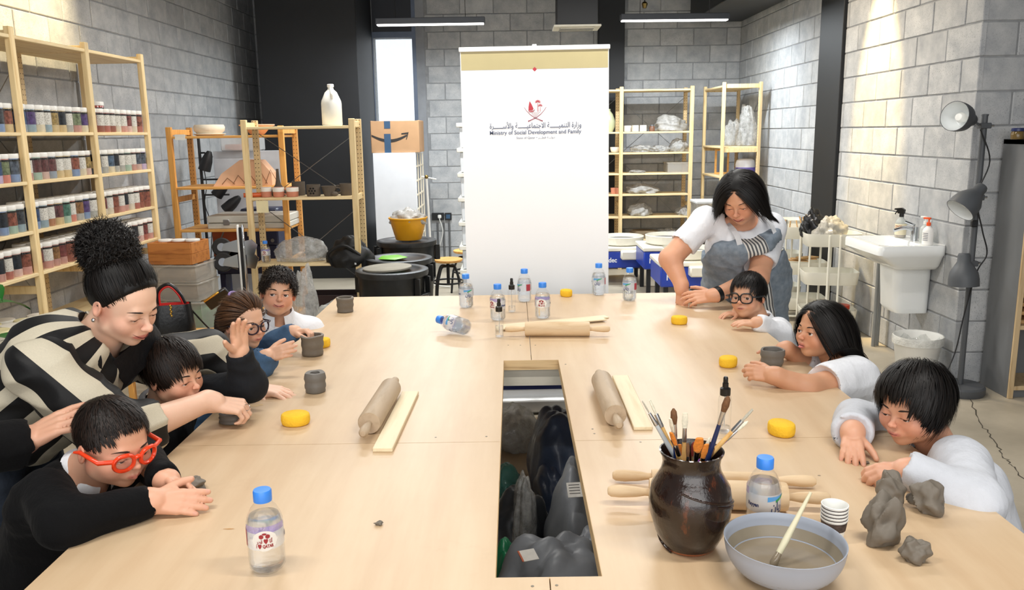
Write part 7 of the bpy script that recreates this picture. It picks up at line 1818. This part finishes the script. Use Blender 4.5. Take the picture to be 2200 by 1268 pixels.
o = hair_obj(p0.root, fb, dict(seed=14, n=2600, line=lambda P: np.ones(len(P), bool), comb=lambda P: P - np.array([0, -.05, .12]), length=ones(.34), lift=.02, rad=.010, k=9, grav=.05, curl=.95, jit=.6, cap=.0), HB); o.name = 'hair_bun'
MB().ball(p0.f.p(.36, -.03, -.17), .006, 10, 8).build('earring', mat('silver', '#d9dadd', .15, metal=1.0), p0.root)
mb = MB(); nb_ = p0.T[1]; mb.tube(spline([p0.f.p(.20, -.05, -.50), p0.f.p(.14, .25, -.74), p0.f.p(0, .32, -.86), p0.f.p(-.14, .25, -.74)], 6), .0012, 5); mb.build('necklace', mat('gold', '#c9a24e', .25, metal=1.0), p0.root)
mb = MB(); mb.tube(arc((0, 0, 0), .0095, 0, 2 * PI, 16, 'xy')[:-1], .0014, 6, close=True); rg = mb.build('ring', mat('silver', '#d9dadd', .15, metal=1.0), p0.root); rg.location = at(530, 876, 2.34); rg.rotation_euler = (1.2, .4, 0)
# ---------------------------------------------------------------- partly visible adult whose hand rests on the boy's head
p9 = Person('adult in black at the left edge resting a hand on the boy with red glasses', V(-1.78, 1.42, 1.50), -70, 20, 0, .23, dict(kid=.1, chub=.2, eye=.4, nose=1.0), hx('#d0a084'), .004)
p9.torso(V(-1.86, 1.46, .88), V(-1.80, 1.44, 1.34), (.3, .95, 0), .42, .25)
p9.arm('R', V(-1.42, 1.52, .98), at(35, 955, 1.86), (.80, .30, .36), (-.3, -.6, .7), .185, (.055, .048, .034), (.12, .12, .15, .2), .1, .9, .7, .95, sr=(.075, .07, .062))
p9.arm('L', V(-1.75, 1.80, 1.05), V(-1.62, 1.95, .88), (.6, .2, -.6), (0, -.3, .9), .18, (.055, .045, .03), .3)
p9.finish(); p9.shirt('black_jacket', C_BLACK, .02, res=.012); p9.legs('trousers', C_JEAN, (1, 0), standing=True, r=(.09, .075, .07))
hair_obj(p9.root, p9.f, dict(seed=19, n=1200, line=hairline(), comb=away_from_crown(), length=ones(.25), lift=.05, rad=.010, k=7, grav=.1, cap=.03, cuts=FRONTCUT), HB)
# ---------------------------------------------------------------- girl with braid and purple glasses
p3 = Person('girl with braided brown hair and dark purple glasses in a denim jacket', at(524, 692, 3.02), -122, 2, 0, .196, dict(chub=.5, eye=.45, nose=.8, smile=.1, w=1.0, blush=.35, brow='#5a3d28', lip=hx('#b9655c')), hx('#e2b597'))
p3.torso(V(-1.22, 3.08, .46), V(-1.10, 3.08, .79), (.2, .97, 0), .30, .19)
p3.arm('R', at(520, 845, 2.86), at(570, 768, 2.90), (.90, -.05, .30), (.1, -.9, .35), .12, (.043, .039, .026), (.12, .15, .2, .25), .2, .9, .6, 1.28, shoulder=at(470, 800, 2.94), sr=(.062, .06, .052))
p3.arm('L', V(-1.06, 3.22, .74), at(628, 714, 3.20), (.90, -.15, .12), (.0, .2, .95), .115, (.042, .038, .025), (.55, .55, .5, .5), .4, .8, .7, 1.28, sr=(.052, .05, .042))
p3.finish(); p3.shirt('denim_jacket', C_DENIM, .014, fold=.006); p3.collar(C_DENIM, .31, .04); p3.legs('trousers', C_JEAN, (1, 0))
back3 = lambda P: (lambda v, n: v - n * np.sum(v * n, 1)[:, None])(np.array([0, -.62, .05]) - P, (P - np.array([0, -.05, .12])) / np.linalg.norm(P - np.array([0, -.05, .12]), axis=1)[:, None])
hair_obj(p3.root, p3.f, dict(seed=15, n=2600, line=hairline(.26, -.05, -.36, .02), comb=back3, length=ones(.5), lift=.035, rad=.007, k=9, grav=.05, jit=.10, cap=.028, cuts=[((0, .27, .27), (0, .80, -.60)), ((0, -.05, -.12), (0, .45, -.89))]), HBR)
mb = MB(); bp_ = spline([p3.f.p(.05, -.46, .10), p3.f.p(.08, -.54, -.15), p3.f.p(.10, -.52, -.42), p3.f.p(.14, -.44, -.72), p3.f.p(.18, -.34, -.98)], 5)
for i, q in enumerate(bp_):
    for sg in (-1, 1):
        c = Vector(q) + Vector(p3.f.d(sg * .012, .0, (.010 if sg > 0 else -.010))); rr = .021 * (1 - .35 * i / len(bp_)); mb.ball(c, (rr, rr * .8, rr * 1.3), 10, 8, Matrix(p3.f.R.tolist()).to_4x4() @ Matrix.Rotation(sg * .6, 4, 'Y'))
br_ = mb.build('braid', HBR, p3.root, 60)
mb = MB(); mb.tube(arc((0, 0, 0), .016, 0, 2 * PI, 14, 'xy')[:-1], .007, 7, close=True); ht = mb.build('hair_tie', mat('tie_lilac', '#a58cc8', .6), p3.root); ht.location = p3.f.p(0.05, -.18, .50); ht.rotation_euler = (.4, .5, 0)
glasses(p3.root, p3.f, '#241a2c', p3.o, .115, True, .016)
# ---------------------------------------------------------------- smiling boy in white shirt with braces
p4_ = Person('smiling curly haired boy in white shirt with grey braces', at(598, 628, 3.55), -160, -8, -8, .205, dict(chub=.35, eye=.55, nose=.9, smile=1.2, w=1.0, blush=.4, gaze=(14, 4), brow='#1c120d', browr=1.1, lip=hx('#b95f57')), hx('#dcab8b'))
p4_.torso(V(-1.14, 3.68, .46), at(600, 692, 3.60), (.95, .30, 0), .34, .20)
p4_.arm('R', V(-1.26, 3.5, .66), V(-1.05, 3.32, .71), (.9, -.2, 0), (0, -.3, .9), .13, (.045, .04, .027), .4)
p4_.arm('L', V(-.97, 3.60, .62), V(-.99, 3.42, .66), (-.3, -.9, .1), (.2, 0, .9), .13, (.045, .04, .027), .4)
p4_.finish(); p4_.shirt('white_shirt', C_WHITE, .012); p4_.collar(C_WHITE, .29, .045); p4_.legs('trousers', C_CHAR, (1, -.2))
for u in (-.45, .45): p4_.strap('brace', [p4_.on_torso(u, v, .034) for v in (.25, .5, .7, .84, .95)], C_STRAP, .013)
hair_obj(p4_.root, p4_.f, dict(seed=16, n=2600, line=hairline(.27, .03, -.25, .08), comb=away_from_crown(0, -.15, .5, .12), length=ones(.19), lift=.07, rad=.009, k=8, grav=.0, curl=.55, jit=.35, cap=.045, cuts=FRONTCUT), HDB)
# ---------------------------------------------------------------- woman in apron
p5 = Person('woman with black bob in white shirt and grey striped apron shaping clay', at(1591, 424, 4.02), 150, 30, 5, .250, dict(kid=.3, jaw=.85, chub=.15, eye=.06, nose=.95, smile=.9, w=1.0, blush=.35, browr=.65, lip=hx('#b8675e')), hx('#dba584'), .0036)
p5.torso(V(1.235, 4.34, .78), at(1594, 472, 4.16), (.93, .28, 0), .43, .26, sh=(at(1655, 490, 4.22), at(1515, 474, 4.16)))
p5.arm('R', at(1440, 556, 4.10), at(1464, 612, 4.04), (-.02, -.25, -.95), (-.75, -.55, .3), .175, (.062, .054, .034), (.25, .28, .3, .35), .3, .8, .8, 1.0, sleeve=.36, sr=(.072, .074, .06))
p5.arm('L', at(1628, 598, 4.02), at(1538, 634, 3.92), (-.95, .12, -.12), (.1, -.8, .6), .175, (.062, .052, .033), (.22, .22, .25, .3), .2, 1.1, .8, 1.0, sleeve=.34, sr=(.074, .076, .06))
p5.finish(); p5.shirt('white_tee', C_WHITE, .012, neckr=.30, seed=3)
C_APR = stripe_mat('apron_linen', '#66707c', '#66707c', .5)
def apron_mat():
    t = NT('apron_linen_panel'); at_ = t.n('ShaderNodeAttribute', attribute_name='st'); u = at_.outputs['Fac']; w = t.noise(t.coord('Object', (60, 60, 260)), 3, 3); w2 = t.noise(t.coord(), 35, 4)
    base = t.ramp(w2, [(.3, hx('#6f7c89')), (.7, hx('#8f9aa5'))]); base = t.mix(t.math('MULTIPLY', w, .3), base, hx('#5d6873'))
    st = t.mix(t.math('GREATER_THAN', t.math('FRACT', t.math('MULTIPLY', u, 60.0)), .5), hx('#dcd9d2'), hx('#56585c'))
    inp = t.math('MULTIPLY', t.math('GREATER_THAN', u, -.065), t.math('LESS_THAN', u, .035))
    p = t.bsdf(t.mix(inp, base, st), .85, 0, t.bump(w, .2, .002)); return t.done(p.outputs[0])
F = Field(); hip, neck, R_, sw, d, L = p5.T; p5.add_torso(F, .046, .05)
fy = unit(R_[:, 1]) * (1 if (R_[:, 1] @ p5.f.d(0, 1, 0)) > 0 else -1); F.ell(hip + R_[:, 2] * .80 * L + fy * .035, (sw * .33, d * .56 + .03, .22 * L), R_, .04); F.cap(p5.arms[1][0], p5.arms[1][1], .092, .09, .01, True) if False else None; h2 = hip + np.array([.05, .06, -.42]); F.cap(hip, h2, .20, .22, .08); 
fy = unit(R_[:, 1]) * (1 if (R_[:, 1] @ p5.f.d(0, 1, 0)) > 0 else -1)
F.cut(hip + R_[:, 2] * .90 * L, unit(R_[:, 2] - fy * .05)); F.cut(hip - fy * .10, -fy); F.cap(p5.shL + R_[:, 0] * .03, p5.shL - R_[:, 2] * .12, .125, .09, .02, True); F.cap(p5.shR - R_[:, 0] * .03, p5.shR - R_[:, 2] * .12, .125, .09, .02, True); F.cut(neck - R_[:, 0] * 0 + R_[:, 2] * -.005, R_[:, 2])
for ar_ in p5.arms: F.cap(ar_[0], ar_[1], .086, .084, .01, True)
cloth_obj(p5.root, 'apron', F, .009, apron_mat(), .006, seed=8, stripe=lambda P: (P - hip) @ R_[:, 0] + .03 * ((P - hip) @ R_[:, 2]))
for sg in (-1, 1):
    top = Vector(neck + R_[:, 0] * sg * .085 + R_[:, 2] * .012 - fy * .02); lowp = Vector(hip + R_[:, 0] * sg * .095 + R_[:, 2] * .86 * L + fy * (d * .5 + .035)); mid = (top + lowp) / 2 + Vector(fy) * .035 + Vector(R_[:, 2]) * .035
    p5.strap('apron_strap', [top, mid, lowp], cloth('strap_white', '#d8dade', .8), .013)
p5.legs('jeans', C_JEAN, (-.3, -1), standing=True, r=(.11, .08, .06))
wr_ = p5.arms[1][2]; dv = unit(p5.arms[1][2] - p5.arms[1][1]); M_ = Matrix.Translation(Vector(wr_ - dv * .01)) @ Vector(dv).to_track_quat('Z', 'Y').to_matrix().to_4x4()
MB().lathe([(.034, -.012), (.0385, -.012), (.039, 0), (.0385, .012), (.034, .012)], 26, M=M_).build('wristband', mat('band_black', '#101114', .4), p5.root)
part5 = lambda P: np.stack([np.where(P[:, 0] > -.02, 1.0, -1.0) * (.6 + 0 * P[:, 0]), np.where(P[:, 2] > .30, -.10, .02) + 0 * P[:, 0], -.55 + 0 * P[:, 0]], 1)
hair_obj(p5.root, p5.f, dict(seed=17, n=3600, line=hairline(.30, -.05, -.38, .05), comb=lambda P: (lambda v, n: v - n * np.sum(v * n, 1)[:, None] * .8)(part5(P), (P - np.array([0, -.05, .12])) / np.linalg.norm(P - np.array([0, -.05, .12]), axis=1)[:, None]), length=lambda P: .56 + .45 * np.clip(P[:, 2], 0, .5) + .12 * (P[:, 0] < 0), lift=.06, rad=.007, k=13, grav=.24, jit=.05, cap=.035, mass=[((0, -.22, -.10), (.30, .26, .34))], cuts=[((0, .28, .30), (0, .80, -.60)), ((0, .0, -.10), (0, .80, -.60))]), HB)
cq = at_z(1493, 648, .0); claycup((cq.x, cq.y, TT + .0005), .036, .040, .06, 'clay cup between the hands of the apron woman', M_CLAYG, 7)
# ---------------------------------------------------------------- boy with black glasses
p6 = Person('boy with black glasses in white shirt resting his chin on his hand', at(1607, 634, 3.72), 140, -6, 4, .205, dict(chub=.35, eye=.55, nose=.85, smile=-.1, w=1.0, gaze=(-12, -6), blush=.25, lip=hx('#b5695e')), hx('#d9a989'))
p6.torso(V(1.26, 3.68, .46), at(1640, 712, 3.72), (.35, -.94, 0), .31, .19, sh=(at(1672, 712, 3.58), at(1630, 690, 3.86)))
p6.arm('L', at(1678, 722, 3.50), on(1630, 694, .785), (-.95, .2, -.02), (0, -.15, 1), .112, (.043, .038, .025), (.12, .12, .12, .15), .1, .7, .5, 1.28)
p6.arm('R', at(1600, 690, 3.95), on(1590, 672, .77), (-.95, -.2, 0), (0, 0, 1), .112, (.042, .038, .025), .2)
p6.finish(); p6.shirt('white_shirt', C_WHITE, .012, fold=.006); p6.collar(C_WHITE, .29, .04); p6.legs('trousers', C_CHAR, (-1, 0))
hair_obj(p6.root, p6.f, dict(seed=18, n=2800, line=hairline(.28, .0, -.26, .05), comb=away_from_crown(0, -.2, .5, .05), length=lambda P: np.where(P[:, 1] > .12, .17, .20), lift=.055, rad=.0075, k=8, grav=.08, jit=.08, cap=.04, cuts=FRONTCUT), HB)
glasses(p6.root, p6.f, '#1b1d20', p6.o, .125, False, .016)
# ---------------------------------------------------------------- girl with long hair
p7 = Person('girl with long black hair in white tee shaping a clay cup', at(1764, 708, 2.90), 112, -6, 0, .205, dict(chub=.5, eye=.55, nose=.85, smile=-.2, gap=.016, tongue=True, w=1.0, gaze=(0, 4), blush=.3, lip=hx('#b05a54')), hx('#cd9a78'))
p7.torso(V(1.33, 2.88, .46), at(1805, 800, 2.90), (.25, -.96, 0), .33, .20, sh=(at(1838, 812, 2.76), at(1765, 775, 3.06)))
p7.arm('L', at(1735, 838, 2.66), on(1668, 808, .79), (-.85, .25, .10), (-.1, -.85, .5), .128, (.052, .047, .029), (.35, .35, .38, .42), .3, .8, .6, 1.28, sleeve=.36, sr=(.078, .08, .05))
p7.arm('R', at(1735, 785, 3.02), at(1690, 750, 2.98), (-.92, -.12, -.15), (-.1, -.3, .9), .126, (.046, .042, .028), (.15, .35, .5, .1), .4, 1.1, 1.2, 1.25, sleeve=.45, sr=(.07, .07, .05))
p7.finish(); p7.shirt('white_tee', C_WHITE, .014, neckr=.30, seed=5); p7.legs('trousers', C_CHAR, (-1, 0))
part7 = lambda P: np.stack([np.where(P[:, 0] > .03, 1.0, -1.0) * .7, np.where(P[:, 2] > .1, -.45, -.42) + 0 * P[:, 0], -.6 + 0 * P[:, 0]], 1)
sc_ = [(p7.T[0] + p7.T[2][:, 2] * .72 * p7.T[5], .155), (p7.T[0] + p7.T[2][:, 2] * .4 * p7.T[5], .16), (p7.shL, .105), (p7.shR, .10), (p7.T[1], .09), ((p7.shL + p7.arms[0][1]) / 2, .10)]
hair_obj(p7.root, p7.f, dict(seed=21, n=4200, line=hairline(.27, -.06, -.42, .02), comb=lambda P: (lambda v, n: v - n * np.sum(v * n, 1)[:, None] * .8)(part7(P), (P - np.array([0, -.05, .12])) / np.linalg.norm(P - np.array([0, -.05, .12]), axis=1)[:, None]), length=lambda P: np.where((P[:, 1] > .15), 1.5, 2.1), lift=.06, rad=.0075, k=20, grav=.32, jit=.05, cap=.032, collide=sc_, cuts=[((0, .28, .30), (0, .80, -.60)), ((0, .02, -.10), (0, .80, -.60))]), HB)
claycup((.937, 2.925, TT + .0005), .037, .043, .062, 'clay cup held by the long haired girl', M_CLAYG, 8)
# ---------------------------------------------------------------- child in grey
p8 = Person('child with thick black bowl haircut in grey long sleeves pinching clay, nearest right', at(1962, 868, 2.12), 120, 8, 0, .212, dict(full=1.2, chub=.8, eye=.10, nose=.8, smile=-.05, w=1.03, blush=.35, lip=hx('#c0655f')), hx('#d7a385'))
p8.torso(V(1.25, 2.12, .46), at(2025, 985, 2.12), (.3, -.95, 0), .33, .20, sh=(at(2062, 998, 1.97), at(1965, 925, 2.28)))
p8.arm('L', at(2090, 1085, 1.80), on(1955, 1012, .790), (-.95, .05, -.12), (-.05, -.55, .83), .128, (.052, .048, .029), (.4, .42, .45, .5), .4, .7, .6, 1.3, sr=(.066, .064, .046))
p8.arm('R', at(1838, 905, 2.32), on(1832, 928, .800), (-.35, -.85, -.30), (-.2, -.35, .9), .130, (.050, .046, .029), (.12, .15, .18, .2), .1, 1.2, 1.0, 1.3, sleeve=.95, sr=(.062, .058, .052))
p8.finish(); p8.shirt('grey_top', C_GREYW, .014, neckr=.29, seed=9); p8.legs('trousers', C_CHAR, (-1, 0))
nk8 = Vector(p8.T[1]); f8 = Vector(p8.f.d(0, 1, 0)); f8.z = 0; f8.normalize(); s8 = Vector((f8.y, -f8.x, 0))
MB().tube(spline([nk8 + f8 * .10 - s8 * .05 + V(0, 0, -.09), nk8 + f8 * .03 - s8 * .075 + V(0, 0, .0), nk8 - f8 * .055 + V(0, 0, .02), nk8 + f8 * .03 + s8 * .075 + V(0, 0, .0), nk8 + f8 * .10 + s8 * .05 + V(0, 0, -.10)], 6), .013, 8).build('apron_neckband', C_STRAP, p8.root)
hair_obj(p8.root, p8.f, dict(seed=22, n=4200, w=1.03, line=hairline(.28, -.05, -.36, .03), comb=away_from_crown(.03, -.15, .5, .05), length=lambda P: np.where(P[:, 1] > .14, .20, np.where(P[:, 1] > -.05, .36, .46)), lift=.10, rad=.0075, k=12, grav=.18, jit=.13, cap=.06, mass=[((0, -.18, .0), (.36, .34, .34))], cuts=[((0, .27, .27), (0, .80, -.60)), ((0, .0, -.06), (0, .60, -.80))]), HB)
